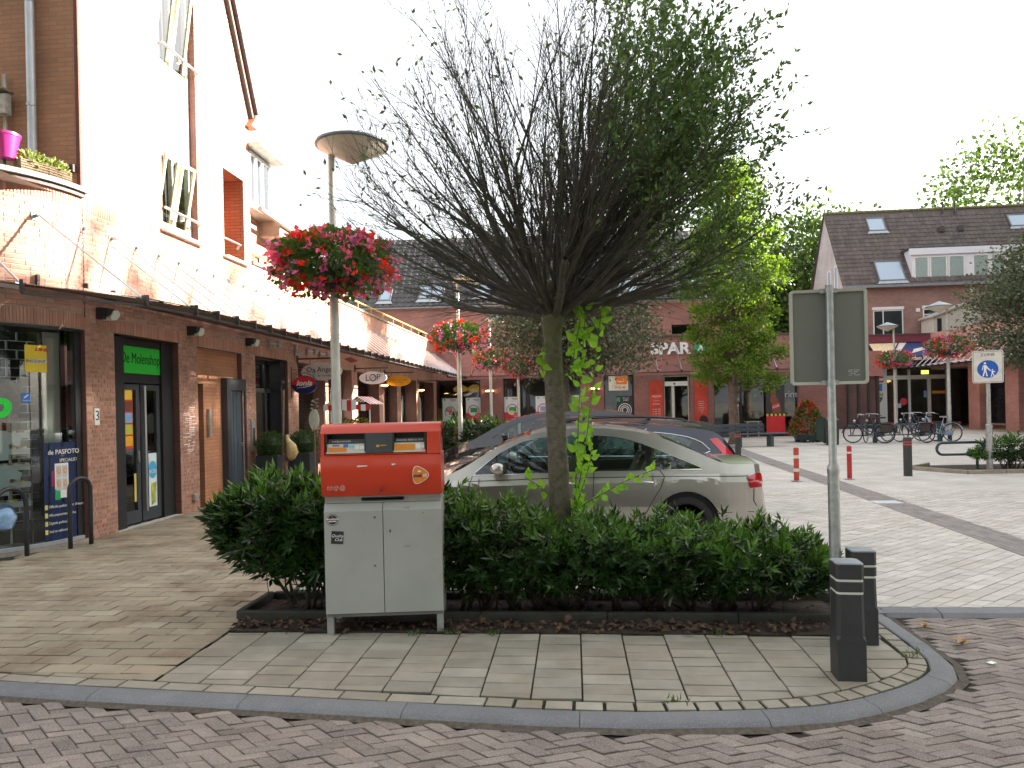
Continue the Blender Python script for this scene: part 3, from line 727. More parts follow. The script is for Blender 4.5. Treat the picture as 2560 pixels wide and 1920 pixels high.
# door of the mill shop
dx = XW-.14
g = MB(); g.bb(dx-.08, dx+.1, 9.47, 9.74, 0, LZ-.02); g.bb(dx-.08, dx+.02, 9.74, 10.98, 2.72, LZ-.02); g.bb(dx-.05, dx, 9.74, 10.98, 2.16, 2.30); g.bb(dx-.06, dx+.04, 10.78, 11.09, 0, LZ-.02); df = g.build('door_frame', m_black, bld)
g = MB(); g.bb(XW-.1, XW+.01, 9.47, 11.1, -.01, .012); g.build('threshold', mat('threshold_stone', (.5,.5,.48), .6), df)
g = MB(); g.bb(XW-.05, XW+.012, 9.46, 11.11, 2.84, 2.852); g.build('lintel_angle', m_rail, bld)
m_green = mat('sign_green', (.03,.62,.06), .35, var=.03)
g = MB(); g.bb(dx-.03, dx+.012, 9.745, 10.775, 2.305, 2.715); gs_ = g.build('fascia_sign', m_green, df)
text('lettering', 'De Molenshop', .235, face_x(dx+.014, 10.285, 2.53), mat('ink', (.012,.012,.012), .5), gs_, sx=.69, shear=.06)
for a, b in ((9.75, 10.24), (10.27, 10.77)):
    d = MB(); frame_x(d, a, b, .03, 2.14, dx, .085, .05); d.bb(dx-.05, dx, a+.085, b-.085, .115, .22); do = d.build('door', m_anthr, bld)
    g = MB(); g.bb(dx-.03, dx-.024, a+.085, b-.085, .22, 2.05); g.build('pane', m_glass, do)
    g = MB(); yh = b-.06 if a < 10 else a+.05; g.tube([(dx+.045, yh, .18), (dx+.045, yh, 2.12)], .016 if a > 10 else .012, 8)
    if a > 10: g.build('handle', m_steel, do, smooth=True)
    else:
        g = MB(); g.bb(dx, dx+.02, b-.075, b-.045, .95, 1.12); g.build('lock_plate', m_steel, do)
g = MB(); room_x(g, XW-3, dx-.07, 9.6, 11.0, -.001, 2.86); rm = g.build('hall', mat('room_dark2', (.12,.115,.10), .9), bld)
g = MB(); z = .3
while z < 2.1: g.bb(dx-.42, dx-.412, 9.72, 10.8, z, z+.012); z += .1
g.build('door_grille', mat('grille', (.62,.66,.68), .35, .5), bld, kind='stuff')
# niche with the blue-black door and the narrow passage
nx = XW-.09
g = MB(); g.quad((nx,11.68,2.3), (nx,13.32,2.3), (nx,13.32,LZ), (nx,11.68,LZ)); g.quad((nx,12.02,-.05), (nx,12.66,-.05), (nx,12.66,2.3), (nx,12.02,2.3)); g.quad((nx,11.68,2.2), (nx,12.02,2.2), (nx,12.02,2.3), (nx,11.68,2.3)); g.quad((nx,12.019,-.05), (nx-.55,12.019,-.05), (nx-.55,12.019,2.25), (nx,12.019,2.25)); g.quad((nx-.54,11.6,-.05), (nx-.54,12.02,-.05), (nx-.54,12.02,2.25), (nx-.54,11.6,2.25)); g.build('niche_panel', m_niche, bld)
g = MB(); g.bb(nx-.02, XW+.03, 12.66, 12.80, 0, 2.33); g.bb(nx-.02, XW+.03, 12.80, 13.43, 2.10, 2.33); g.bb(nx-.02, XW+.03, 13.37, 13.43, 0, 2.1); bdf = g.build('side_door', m_anthr, bld)
g = MB(); g.bb(nx-.05, XW-.03, 12.8, 13.37, .02, 2.10)
for y in (12.92, 13.05, 13.18, 13.29): g.bb(XW-.031, XW-.024, y-.055, y+.055, .06, 2.06)
dl = g.build('door_leaf', mat('blue_grey_door', (.075,.10,.125), .5, var=.1), bdf)
g = MB(); g.box((XW-.01, 13.30, 1.05), (.03, .03, .07)); g.tube([(XW+.02, 13.31, 1.07), (XW+.02, 13.2, 1.07)], .01, 6); g.build('handle', m_steel, dl)
g = MB(); g.bbox_bev((XW+.02, 13.70, 1.2), (.05, .13, .62), .008); mbx = g.build('letter_slot_box', mat('box_grey', (.42,.42,.42), .4, .4), bld)
g = MB(); g.bb(XW+.046, XW+.05, 13.66, 13.74, 1.0, 1.35); g.build('flap', m_anthr, mbx)
# second shop doorway
x2 = XW-.28
g = MB(); g.bb(x2-.06, x2, 13.93, 14.03, 0, 2.82); g.bb(x2-.06, x2, 14.95, 15.05, 0, 2.82); g.bb(x2-.06, x2+.22, 15.30, 15.54, 0, 2.82); g.bb(x2-.06, x2, 14.03, 15.3, 2.1, 2.2); g.bb(x2-.06, x2, 14.03, 15.3, 2.72, 2.82); f2 = g.build('door_frame', m_black, bld)
for a, b, z0, z1 in ((14.03, 14.95, 2.2, 2.72), (14.06, 14.45, .08, 2.1), (15.05, 15.3, .08, 2.72)):
    g = MB(); g.bb(x2-.03, x2-.024, a, b, z0, z1); g.build('pane', m_glass, f2)
g = MB(); g.bb(x2-.62, x2-.58, 14.5, 14.9, .02, 2.05); g.bb(x2-.57, x2-.55, 14.55, 14.7, .1, 1.9); g.build('open_door', mat('door_wood', (.16,.07,.03), .5, var=.3, vscale=9), f2)
g = MB(); room_x(g, XW-4, x2-.065, 13.4, 15.8, -.001, 2.95); rm = g.build('shop_room', mat('room_dark2', (.12,.115,.10), .9), bld)
g = MB(); g.bb(x2-.5, x2-.42, 14.05, 15.0, 2.62, 2.66); g.build('tube_light', mat('tube_glow', (1,.93,.75), .4, emit=2.2), f2)
g = MB(); g.bb(x2-1.6, x2-1.5, 13.9, 15.2, 2.4, 2.43); g.build('tube_light', mat('tube_glow', (1,.93,.75), .4, emit=2.2), f2)
# further shop windows
for k in ('w3', 'w3c', 'w4', 'w5', 'd6', 'd7'):
    a, b, z0, z1, dp = OP[k]; y0, y1 = a+Y0, b+Y0; x = XW-dp+.06
    if k[0] == 'w':
        f = window_x(bld, 'shop_window', y0+.03, y1-.03, max(z0, .05), z1-.04, x, ((y0+y1)/2,) if k in ('w3c', 'w4') else (), (2.3,) if k == 'w3c' else (), m_black, m_glass, .05)
    else:
        f = window_x(bld, 'glazed_door', y0+.03, y1-.03, .02, z1-.04, x, (y0+.5, y1-.4), (2.3,), m_black, m_glass, .09)
        g = MB(); ym = (y0+.5+y1-.4)/2; hw = .42; g.tube([(x+.03, ym-hw, .1), (x+.03, ym-hw, 1.9), (x+.03, ym-hw*.7, 2.13), (x+.03, ym, 2.2), (x+.03, ym+hw*.7, 2.13), (x+.03, ym+hw, 1.9), (x+.03, ym+hw, .1)], .035, 6); g.build('arched_handle', m_white, f, smooth=True)
    g = MB(); room_x(g, x-2.5, x-.07, y0-.1, y1+.1, .001, 2.95); rm = g.build('shop_room', mat('room_mid', (.3,.27,.23), .9, var=.2), bld)
# --- glazed canopy on tie rods
can = thing('glass_canopy', 'long glass canopy on tie rods along the brick shop front', 'canopy')
CX, CZ, WZ, AZ = -4.98, 3.03, 3.36, 4.19
def cpt(s, off, z): return wp(s, off, z)
ss = [-1.62, -.68]+[.57*i for i in range(0, 43)]
ss = [s for s in ss if s < SY(32.8)]
so_ = {-1.62: -1.12, -.68: -.45}      # round the corner the rods are not quite radial
m_arm = mat('canopy_arm', (.13,.085,.06), .5, .2, var=.15)
DP = 1.55
for i, s in enumerate(ss):
    a = cpt(s, .09, AZ); b = cpt(so_.get(s, s), DP-.06, CZ+.06)
    g = MB(); g.tube([a, b], .0125, 6); rd = g.build('tie_rod', m_steel, can, smooth=True)
    n = (cpt(s, 1, 0)-cpt(s, 0, 0)); ang = math.atan2(n.y, n.x)
    g = MB(); g.box(cpt(s, .012, AZ), (.012, .10, .10), ang); g.box(cpt(s, .05, AZ), (.08, .02, .045), ang); g.build('wall_plate', m_steel, rd)
    g = MB(); p0, p1 = cpt(s, .02, WZ-.03), cpt(so_.get(s, s), DP, CZ)
    g.tube([p0, p1], [.032, .032], 4); ar = g.build('arm', m_arm, can)
    g = MB(); g.box(cpt(s, .03, WZ+.03), (.06, .03, .13), ang); g.build('wall_bracket', m_rail, ar); g = MB(); g.box(cpt(so_.get(s, s), DP, CZ+.015), (.10, .035, .13), ang); g.build('end_bracket', m_rail, ar)
    if i+1 < len(ss):
        t = ss[i+1]; e = .012 if s >= 0 else .02
        q = [cpt(s+e, .06, WZ+.0), cpt(t-e, .06, WZ+.0), cpt(so_.get(t, t)-e, DP+.02, CZ+.035), cpt(so_.get(s, s)+e, DP+.02, CZ+.035)]
        g = MB(); g.add(q+[p+Vector((0,0,.012)) for p in q], [(3,2,1,0),(4,5,6,7),(0,1,5,4),(1,2,6,5),(2,3,7,6),(3,0,4,7)]); g.build('pane', m_canglass, can)
g = MB(); g.tube([cpt(so_.get(s, s), DP+.0, CZ-.05) for s in ss], .022, 4); g.build('edge_rail', m_rail, can)
g = MB(); g.tube([cpt(s, .07, WZ-.06) for s in ss], .02, 4); g.build('wall_rail', m_rail, can)
# ================================================================ things on and before the left shop front
m_ink = mat('ink', (.012,.012,.012), .5); m_wht = mat('white_print', (.8,.8,.8), .5, var=.02)
def leaves(mb, n, pick, size, asp=.45, up=.0, fold=.25, jit=.35):
    """n small folded leaves; pick() gives (point, preferred normal or None)"""
    for _ in range(n):
        p, nrm = pick(); sz = size*rnd.uniform(1-jit, 1+jit)
        d = Vector((rnd.gauss(0, 1), rnd.gauss(0, 1), rnd.gauss(0, 1)+up)); d = d.normalized() if d.length > .01 else Vector((0, 0, 1))
        if nrm is not None: d = (d*.6+nrm*.8).normalized()
        a = d.orthogonal().normalized(); a = (Matrix.Rotation(rnd.uniform(0, 6.28), 3, d) @ a); c = d.cross(a)
        w = sz*asp*.5; mb.tint = rnd.random()
        mb.add([p, p+d*sz*.5+a*w+c*w*fold, p+d*sz, p+d*sz*.5-a*w+c*w*fold], [(0, 1, 2), (0, 2, 3)])
def in_ell(c, r, shell=.0):
    while True:
        v = Vector((rnd.uniform(-1, 1), rnd.uniform(-1, 1), rnd.uniform(-1, 1)))
        if shell <= v.length <= 1: break
    return Vector((c[0]+v.x*r[0], c[1]+v.y*r[1], c[2]+v.z*r[2])), v.normalized()
m_boxleaf = mat('box_leaf', (.045,.095,.02), .45, var=.2, vscale=14, tint=.35, trans=.25)
m_geran = mat('geranium_leaf', (.075,.155,.03), .55, var=.2, vscale=14, tint=.35, trans=.3)
m_flred = mat('petal_red', (.80,.03,.022), .6, var=.1, tint=.25, trans=.3); m_flpink = mat('petal_pink', (.80,.14,.38), .6, var=.1, tint=.25, trans=.3); m_flmag = mat('petal_mauve', (.66,.22,.56), .6, tint=.25, trans=.3)
# wall lamps
def wall_lamp(y, label):
    t = thing('wall_lamp', label, 'wall lamp', (XW, y, 3.08), 0, 'half-bowl wall lamps under the glass canopy')
    g = MB(); g.prism([(-.09,.11),(.10,.11),(.10,.02),(.03,-.10),(-.09,-.10)], .0, .14, ax='X'); g.prism([(-.1,.1),(.14,.1),(.02,-.02),(-.1,-.06)], .06, .25, ax='X'); g.build('mount', m_black, t)
    g = MB(); g.prism([(.03,-.06),(.16,.06),(.30,.09),(.36,.05),(.33,-.03),(.22,-.10),(.08,-.11)], .03, .24, ax='X'); g.build('bowl', mat('opal_glass', (.75,.73,.66), .35, var=.05), t, smooth=30)
    t.scale = (.7, .62, .75); return t
for y, l in ((9.15, 'white bowl wall lamp on the brick pier left of the green shop sign'), (11.42, 'white bowl wall lamp between green shop sign and dark side door'), (13.55, 'white bowl wall lamp above the narrow letter slot box')): wall_lamp(y, l)
for y, l in ((14.6, 'first small grey spotlight right of the last bowl lamp'), (16.75, 'small grey spotlight on sunlit bricks left of the oval angel sign rod'), (17.62, 'farther small grey spotlight on sunlit bricks above the oval angel sign')):
    t = thing('spotlight', l, 'spotlight', (XW, y, 3.11), 0, 'small grey wall spotlights')
    g = MB(); g.box((.03, -.06, 0), (.06, .10, .16)); g.tube([(.05, -.05, .02), (.14, .12, .04)], .02, 6); g.build('arm', m_galv, t)
    g = MB(); g.lathe([(.05,-.06),(.07,.02),(.07,.06)], (.16, .15, .03), 10); g.build('head', m_galv, t)
g = MB(); g.box((0, 0, .04), (.07, .08, .2)); g.box((.06, .04, -.08), (.16, .09, .08), .4); tag(g.build('camera_box', m_galv, None, loc=(XW+.04, 15.95, 3.1)), 'small grey security camera on the wall above the round red and blue sign', 'security camera')
# house number, small wall boxes
t = thing('house_number', 'small white house number plate 3 on brick pier', 'number plate', (XW+.012, 9.06, 1.66)); g = MB(); g.bbox_bev((0,0,0), (.012,.10,.23), .004); g.build('plate', m_wht, t); text('digit', '3', .19, face_x(.0075, 0, .01), m_ink, t)
g = MB(); g.bbox_bev((0,0,0), (.06,.11,.12), .008); tag(g.build('socket_box', m_alu, None, loc=(XW+.035, 11.47, .24)), 'small grey socket box low on the brick pier', 'socket box')
g = MB(); g.bbox_bev((0,0,0), (.06,.08,.5), .006); tag(g.build('meter_box', m_alu, None, loc=(nx+.03, 12.16, 1.5)), 'narrow pale wall box beside the brick passage', 'wall box')
g = MB()
for k in range(26): g.box((XW+.0085, 11.30+rnd.uniform(-.02, .2), 1.0+k*.031), (.002, rnd.uniform(.06, .26), rnd.uniform(.008, .022)))
tag(g.build('chalk_scrawl', mat('chalk', (.72,.62,.58), .9, var=.3, vscale=40)), 'patch of white chalk scrawl on the brick pier right of the shop door', 'chalk marks')
# posters and stickers in the windows
def curved(name, s0, s1, z0, z1, off, m, parent=None):
    g = MB(); arc_strip(g, s0, s1, z0, z1, off-.003, off, 3); return g.build(name, m, parent)
def on_glass(s, z, off=-.07): return Matrix.Translation(wp(s, off, z)) @ Matrix.Rotation(wang(s)+math.pi/2, 4, 'Z') @ Matrix.Rotation(math.pi/2, 4, 'X')
t = thing('parcel_poster', 'yellow parcel shop poster in the curved shop window', 'poster')
curved('sheet', -.80, -.53, 2.24, 2.58, -.072, mat('parcel_yellow', (.80,.58,.03), .4, var=.04), t); curved('white_band', -.76, -.535, 2.355, 2.40, -.0705, m_wht, t)
text('lettering', 'DHL', .055, on_glass(-.60, 2.525, -.069), mat('parcel_red', (.55,.02,.02), .5), t, shear=.3, sx=1.5, bold=.002); text('lettering', 'PARCELSHOP', .05, on_glass(-.67, 2.377, -.0685), m_ink, t, sx=.75)
t = thing('photo_poster', 'dark blue passport photo poster at the foot of the window', 'poster')
m_navy = mat('poster_navy', (.013,.03,.10), .35, var=.1, vscale=3)
curved('sheet', -.60, -.10, -.02+.09, 1.34, -.0735, m_navy, t)
text('lettering', 'de PASFOTO', .085, on_glass(-.32, 1.215, -.07), m_wht, t, sx=.95, bold=.001); text('lettering', 'SPECIALIST', .06, on_glass(-.25, 1.105, -.07), m_wht, t, sx=.95)
curved('photo_card', -.455, -.255, .62, 1.07, -.071, m_wht, t)
for sx_ in (-.40, -.31):
    for z in (.955, .79):
        curved('photo', sx_-.038, sx_+.038, z-.07, z+.085, -.0695, mat('photo_bg', (.55,.55,.56), .5), t)
        g = MB(); g.lathe([(.0, -.001), (.028, 0), (.0, .001)], (0,0,0), 10); o = g.build('photo_hair', mat('photo_blond', (.62,.42,.2), .6), t); o.matrix_basis = on_glass(sx_, z+.018, -.0665) @ Matrix.Diagonal((1, 1.6, 1, 1))
        g = MB(); g.lathe([(.0, -.001), (.017, 0), (.0, .001)], (0,0,0), 10); o = g.build('photo_face', mat('photo_skin', (.72,.45,.34), .6), t); o.matrix_basis = on_glass(sx_, z+.022, -.064) @ Matrix.Diagonal((1, 1.4, 1, 1))
curved('passport', -.50, -.44, .78, .98, -.0715, mat('passport_red', (.28,.03,.08), .5), t); curved('green_tab', -.455, -.38, .60, .74, -.0705, mat('tab_green', (.02,.42,.12), .5), t)
for i, w_ in enumerate(("Officiële pasfoto's met id-kaart", 'Alle paspoorten en Visa', "Digitale pasfoto's", 'Snel en vakkundig')):
    z = .52-.105*i; text('lettering', w_, .05, on_glass(-.545, z, -.07), m_wht, t, align='LEFT', sx=.72); curved('tick', -.595, -.56, z-.03, z+.03, -.0705, mat('tick_yellow', (.72,.70,.2), .5), t)
t = thing('window_letter', 'large bright green script letter on the shop window', 'window lettering'); text('letter', 'p', .48, on_glass(-1.10, 1.83, -.071), mat('letter_green', (.02,.75,.06), .4), t, bold=.018, shear=.15)
t = thing('window_sticker', 'square blue sticker on the shop window', 'sticker'); curved('sheet', -.845, -.745, 1.855, 1.975, -.071, mat('sticker_blue', (.02,.16,.62), .4), t); text('lettering', 'Kanjers', .03, on_glass(-.795, 1.885, -.069), m_wht, t); g = MB(); g.box((0,0,0), (.06,.018,.001)); o = g.build('pen', m_wht, t); o.matrix_basis = on_glass(-.795, 1.935, -.069) @ Matrix.Rotation(.7, 4, 'Z')
# sweets stand, baby clothes
sd_ = wp(-.90, -.34)
t = thing('sweets_stand', 'sweets stand with trays behind the shop glass', 'display stand', (sd_.x, sd_.y, 0), wang(-.9)+math.pi/2)
g = MB(); g.tube([(0,0,.05),(0,0,1.85)], .016, 8); g.lathe([(.16,.05),(.16,.07),(.03,.09)], (0,0,0), 16); g.build('post', m_alu, t)
g = MB(); g.prism([(-.10,1.62),(.10,1.62),(.13,1.9),(.15,2.08),(.1,2.14),(.06,2.08),(.03,2.16),(-.04,2.15),(-.06,2.08),(-.1,2.12),(-.14,2.04),(-.12,1.9)], -.012, 0, ax='Y'); g.build('header', mat('header_brown', (.16,.09,.05), .6, var=.4, vscale=18), t)
text('lettering', 'Mini Gifts', .05, face_y(0, -.014, 1.70), mat('cream', (.6,.5,.35), .5), t)
cl = [mat('sweet_pink', (.65,.25,.3), .5, tint=.3), mat('sweet_cream', (.75,.68,.5), .5), mat('sweet_yellow', (.75,.6,.08), .5), mat('sweet_violet', (.35,.15,.4), .5), mat('sweet_teal', (.1,.4,.42), .5)]
for k, z in enumerate((1.42, 1.22, 1.02, .80, .56)):
    g = MB(); g.box((0,0,z), (.36,.22,.012)); g.box((0,-.115,z+.03), (.36,.006,.07)); tr_ = g.build('tray', mat('clear_tray', (.6,.6,.6), .3), t)
    for i in range(6):
        g = MB(); g.bbox_bev((-.15+i*.06, -.02+rnd.uniform(-.05,.05), z+.045), (.055,.1,.08), .006); g.build('sweet_box', cl[(i+k) % 5 if k > 2 else (i % 2)], tr_)
p = wp(-1.12, -.24)
t = thing('baby_clothes_stand', 'white stand with pale baby clothes at the left picture edge', 'clothes stand', (p.x, p.y, 0), wang(-1.12)+math.pi/2)
g = MB(); g.tube([(0,0,.06),(0,0,1.55)], .02, 8); g.lathe([(.17,.05),(.17,.075),(.03,.1)], (0,0,0), 18); g.build('stand', m_white, t)
m_cloth = mat('baby_cloth', (.62,.70,.74), .9, var=.08, vscale=12)
for z0, nm in ((1.15, 'small_shirt'), (.72, 'small_shirt')):
    g = MB(); g.prism([(-.13,z0),(.13,z0),(.14,z0+.2),(.24,z0+.16),(.27,z0+.26),(.12,z0+.36),(.05,z0+.37),(0,z0+.34),(-.05,z0+.37),(-.12,z0+.36),(-.27,z0+.26),(-.24,z0+.16),(-.14,z0+.2)], -.04, .03, ax='Y'); g.build(nm, m_cloth, t)
g = MB(); g.lathe([(.02,.28),(.10,.32),(.14,.45),(.10,.56),(.03,.62)], (.07,-.08,0), 12); g.build('blue_bundle', mat('bundle_blue', (.3,.47,.72), .85, var=.3, vscale=14), t, smooth=True)
# posters on the shop door
def panel_x(name, label, cat, x, y0, y1, z0, z1, m, th=.004, grp=None):
    t = thing(name, label, cat, (x, (y0+y1)/2, (z0+z1)/2), 0, grp); g = MB(); g.box((0,0,0), (th, y1-y0, z1-z0)); g.build('sheet', m, t); return t, (y1-y0), (z1-z0)
t, w_, h_ = panel_x('door_poster', 'tall red and yellow poster on the left shop door leaf', 'poster', dx-.02, 9.88, 10.10, 1.16, 2.12, mat('poster_red', (.55,.05,.03), .4))
for i, c in enumerate((mat('poster_yel', (.8,.55,.05), .4), mat('poster_dk', (.15,.05,.03), .4), mat('poster_sky', (.2,.4,.65), .4), mat('poster_lime', (.5,.55,.08), .4), mat('poster_amber', (.8,.42,.03), .4))):
    g = MB(); g.box((.003, 0, h_/2-.14-.175*i), (.003, w_*.86, .15)); g.build('picture', c, t)
t, w_, h_ = panel_x('door_poster', 'white poster with blue balloon low on the right shop door leaf', 'poster', dx-.02, 10.47, 10.75, .14, 1.06, mat('poster_paleblue', (.70,.82,.86), .4))
g = MB(); g.lathe([(0,-.002),(.11,0),(0,.002)], (0,0,0), 20); o = g.build('balloon', mat('balloon_blue', (.06,.4,.72), .4), t); o.matrix_basis = face_x(.0035, -.04, .2) @ Matrix.Diagonal((1,1.25,1,1)); text('lettering', 'BOEK', .085, face_x(.007, -.03, .17), m_wht, t)
g = MB(); g.prism([(-.08,-.36),(.02,-.32),(.05,.0),(-.09,-.02)], .002, .005, ax='X'); g.build('picture', mat('poster_meadow', (.45,.5,.08), .5, var=.4, vscale=10), t)
for (nm, lb, y0, y1, z0, z1, c) in (('door_sticker','upright red yellow blue sticker strip between the shop doors',10.25,10.275,1.35,1.85,(.5,.1,.1)), ('door_sticker','small blue sticker above lock on the left shop door',10.16,10.22,1.42,1.55,(.03,.2,.6)), ('door_sticker','yellow snack poster low on the left shop door',10.10,10.24,.35,.78,(.72,.58,.2)), ('door_sticker','small pale sticker beside the long steel door handle',10.33,10.37,1.35,1.55,(.5,.6,.65))):
    panel_x(nm, lb, 'sticker', dx-.018, y0, y1, z0, z1, mat('st_%02d' % int(c[0]*99+c[2]*9), c, .4))
g = MB(); leaves(g, 60, lambda: in_ell((0,0,0), (.05,.1,.05)), .06, .8); tag(g.build('flower_bunch', m_flred, None, loc=(XW-.32, 10.62, 1.31)), 'bunch of red flowers behind the right shop door', 'flowers')
# bicycle hoops
for (x0, y0, x1, y1, h, lb) in ((-6.66, 7.46, -6.60, 7.88, .84, 'dark bicycle hoop before the shop window at the picture edge'), (-6.37, 8.31, -6.31, 8.61, .88, 'dark bicycle hoop before the brick pier with number three')):
    g = MB(); P = []; xm, ym = (x0+x1)/2, (y0+y1)/2; hw = math.dist((x0,y0), (x1,y1))/2; u = Vector((x1-x0, y1-y0, 0)).normalized()
    P = [Vector((xm,ym,0))-u*hw+Vector((0,0,z)) for z in (-.02, .3, .6, h-hw)]+[Vector((xm,ym,h-hw))-u*hw*math.cos(a*math.pi/12)+Vector((0,0,hw*math.sin(a*math.pi/12))) for a in range(1, 12)]+[Vector((xm,ym,0))+u*hw+Vector((0,0,z)) for z in (h-hw, .6, .3, -.02)]
    g.tube(P, .027, 12); tag(g.build('bicycle_hoop', mat('hoop_black', (.03,.033,.04), .35, .2, var=.1), None, smooth='all'), lb, 'bicycle hoop', 'bicycle hoops before the shop')
# hanging signs (they stand out from the wall and face the road)
def oval(mb, c, rx, rz_, th, n=32):
    mb.add([(c[0]+rx*math.cos(2*math.pi*i/n), y, c[2]+rz_*math.sin(2*math.pi*i/n)) for y in (c[1]-th/2, c[1]+th/2) for i in range(n)], [tuple(range(n-1,-1,-1))[::-1], tuple(range(2*n-1, n-1, -1))]+[((i+1) % n, i, n+i, n+(i+1) % n) for i in range(n)]); return mb
t = thing('hanging_sign', 'oval red and blue sign in scrolled iron bracket', 'hanging sign', (-6.21, 15.74, 2.28))
oval(MB(), (0,0,0), .295, .215, .05).build('panel', mat('sign_navy', (.015,.02,.12), .35), t)
n = 24; g = MB(); P = [(.285*math.cos(math.pi*i/n), .205*math.sin(math.pi*i/n)) for i in range(n+1)]; g.prism(P, -.03, -.024, ax='Y'); g.build('red_half', mat('sign_red', (.6,.02,.03), .35), t)
text('lettering', 'ionia', .17, face_y(0, -.032, .035), m_wht, t, shear=.3, bold=.006, sx=1.15); g = MB(); g.tube([(-.17,-.032,-.07),(.02,-.032,-.055),(.16,-.032,-.03)], [.004,.011,.005], 6); g.build('underline', m_wht, t)
g = MB(); g.tube([(-.31,0,-.3),(-.31,0,.42)], .013, 6); g.tube([(-.31,0,-.1),(-.30,0,.12),(-.18,0,.24),(0,0,.285),(.18,0,.22),(.3,0,.1)], .008, 5)
for cx_, sg in ((-.22, 1), (.22, -1)): g.tube([(cx_+sg*.07*math.cos(a*.5)*(1-a*.05), 0, .3+.07*math.sin(a*.5)*(1-a*.05)) for a in range(14)], .006, 5)
g.tube([(-.1,0,.28),(-.05,0,.36),(.0,0,.40),(.05,0,.36),(.1,0,.28)], .006, 5); g.build('iron_bracket', m_rail, t)
def rod_sign(label, x, y, z, rx, rz_, m, rodlen, lines, mi):
    t = thing('hanging_sign', label, 'hanging sign', (x, y, z)); oval(MB(), (0,0,0), rx, rz_, .045).build('panel', m, t)
    g = MB(); g.tube([(XW-x+.0, 0, rz_+.1), (XW-x+rodlen, 0, rz_+.1)], .02, 8); g.box((XW-x+.015, 0, rz_+.1), (.03,.06,.2)); g.tube([(-rx*.55,0,rz_*.8),(-rx*.55,0,rz_+.1)], .008, 5); g.tube([(rx*.55,0,rz_*.8),(rx*.55,0,rz_+.1)], .008, 5); g.build('rod', m_rail, t)
    for (s_, sz, dx_, dz, kw) in lines: text('lettering', s_, sz, face_y(dx_, -.026, dz), mi, t, **kw)
    return t
t = rod_sign('large pale oval angel sign above the round sign', -5.93, 16.1, 2.60, .50, .21, mat('sign_greypink', (.60,.55,.54), .4), 1.05, [('Da Angelo', .17, .02, .04, {}), ('by Tommaso', .07, .1, -.1, {'shear': .2})], m_ink)
g = MB(); g.prism([(.0,.0),(.18,.04),(.34,-.06),(.17,-.1)], -.02, .02, ax='Y'); g.build('flag_tip', mat('tip_red', (.4,.08,.05), .6), t, loc=(.55, 0, .28))
t = rod_sign('white oval LOP sign on a thin rod', -5.97, 20.5, 2.62, .42, .19, mat('sign_pinkwhite', (.74,.66,.70), .4), 1.02, [('L', .27, -.17, -.01, {}), ('P', .25, .17, .01, {})], mat('sign_maroon', (.07,.015,.02), .5))
g = MB(); g.ring((.0,-.028,0), .095, .014, 'Y', 28, 6); g.tube([(-.07,-.028,-.05),(0,-.028,.01),(.07,-.028,.04)], .006, 5); g.build('lettering', mat('sign_maroon', (.07,.015,.02), .5), t)
rod_sign('amber oval sign hanging right of the LOP sign', -6.03, 23.8, 2.64, .43, .19, mat('sign_amber', (.72,.33,.012), .4), 1.05, [('Schoonheidsspecialiste', .062, 0, .03, {}), ('Lucy Weber', .07, 0, -.05, {})], mat('sign_brown', (.15,.06,.01), .5))
g = MB(); g.tube([(0,0,0),(.95,0,0)], .022, 8); g.box((.01,0,-.02), (.03,.06,.2)); tag(g.build('bare_sign_rod', m_rail, None, loc=(XW, 29.0, 2.82)), 'bare sign rod beyond the amber oval sign', 'sign rod')
for y, z, lb in ((23.5, 2.47, 'lit amber wall light beside the amber oval sign'), (29.3, 2.42, 'lit amber wall light left of the last shop door')):
    t = thing('wall_light', lb, 'wall light', (XW+.08, y, z), 0, 'lit amber wall lights'); g = MB(); g.lathe([(.02,-.09),(.13,-.02),(.14,.0)], (0,0,0), 14); g.build('lower_shell', mat('brass', (.35,.2,.08), .4, .5), t); g = MB(); g.lathe([(.14,.03),(.12,.06),(.02,.1)], (0,0,0), 14); g.build('upper_shell', mat('brass', (.35,.2,.08), .4, .5), t)
    g = MB(); g.lathe([(.115,-.02),(.12,.035)], (0,0,0), 14); g.build('glow_ring', mat('lamp_glow', (1,.62,.22), .4, emit=5.), t)
# box balls in tall tubs
def box_tub(x, y, label):
    t = thing('tub_plant', label, 'potted shrub', (x, y, 0), 0, 'clipped box balls in tall dark tubs')
    g = MB(); g.bbox_bev((0,0,.40), (.46,.46,.80), .012); g.build('tub', mat('tub_dark', (.035,.04,.05), .5, var=.12, vscale=6), t); g = MB(); g.bb(-.2,.2,-.2,.2,.78,.805); g.build('tub_soil', m_soil, t)
    g = MB(); g.lathe([(0.02,.76),(.16,.85),(.23,1.0),(.16,1.14),(.02,1.22)], (0,0,0), 12)
    leaves(g, 2300, lambda: in_ell((0,0,1.0), (.30,.30,.27), .7), .035, .6); g.build('crown', m_boxleaf, t)
box_tub(-6.14, 13.72, 'clipped box ball in dark tub left of the shop doorway'); box_tub(-5.72, 14.35, 'clipped box ball in dark tub right of the shop doorway, nearer the round sign')
g = MB(); g.bb(-6.5,-5.2,13.95,14.75,-.0,.045); tag(g.build('door_mat_plinth', mat('rubber', (.03,.03,.033), .9)), 'flat dark mat before the second shop doorway', 'mat')
t = thing('display_pole', 'wooden pole display with hanging dried ham', 'display', (-5.68, 13.2, 0)); g = MB(); g.tube([(0,0,.0),(0.0,0,.6),(.05,0,2.1)], .022, 6); g.box((.03,.02,.35), (.09,.09,.7)); g.build('pole', mat('old_wood', (.16,.11,.07), .8, var=.3, vscale=12), t)
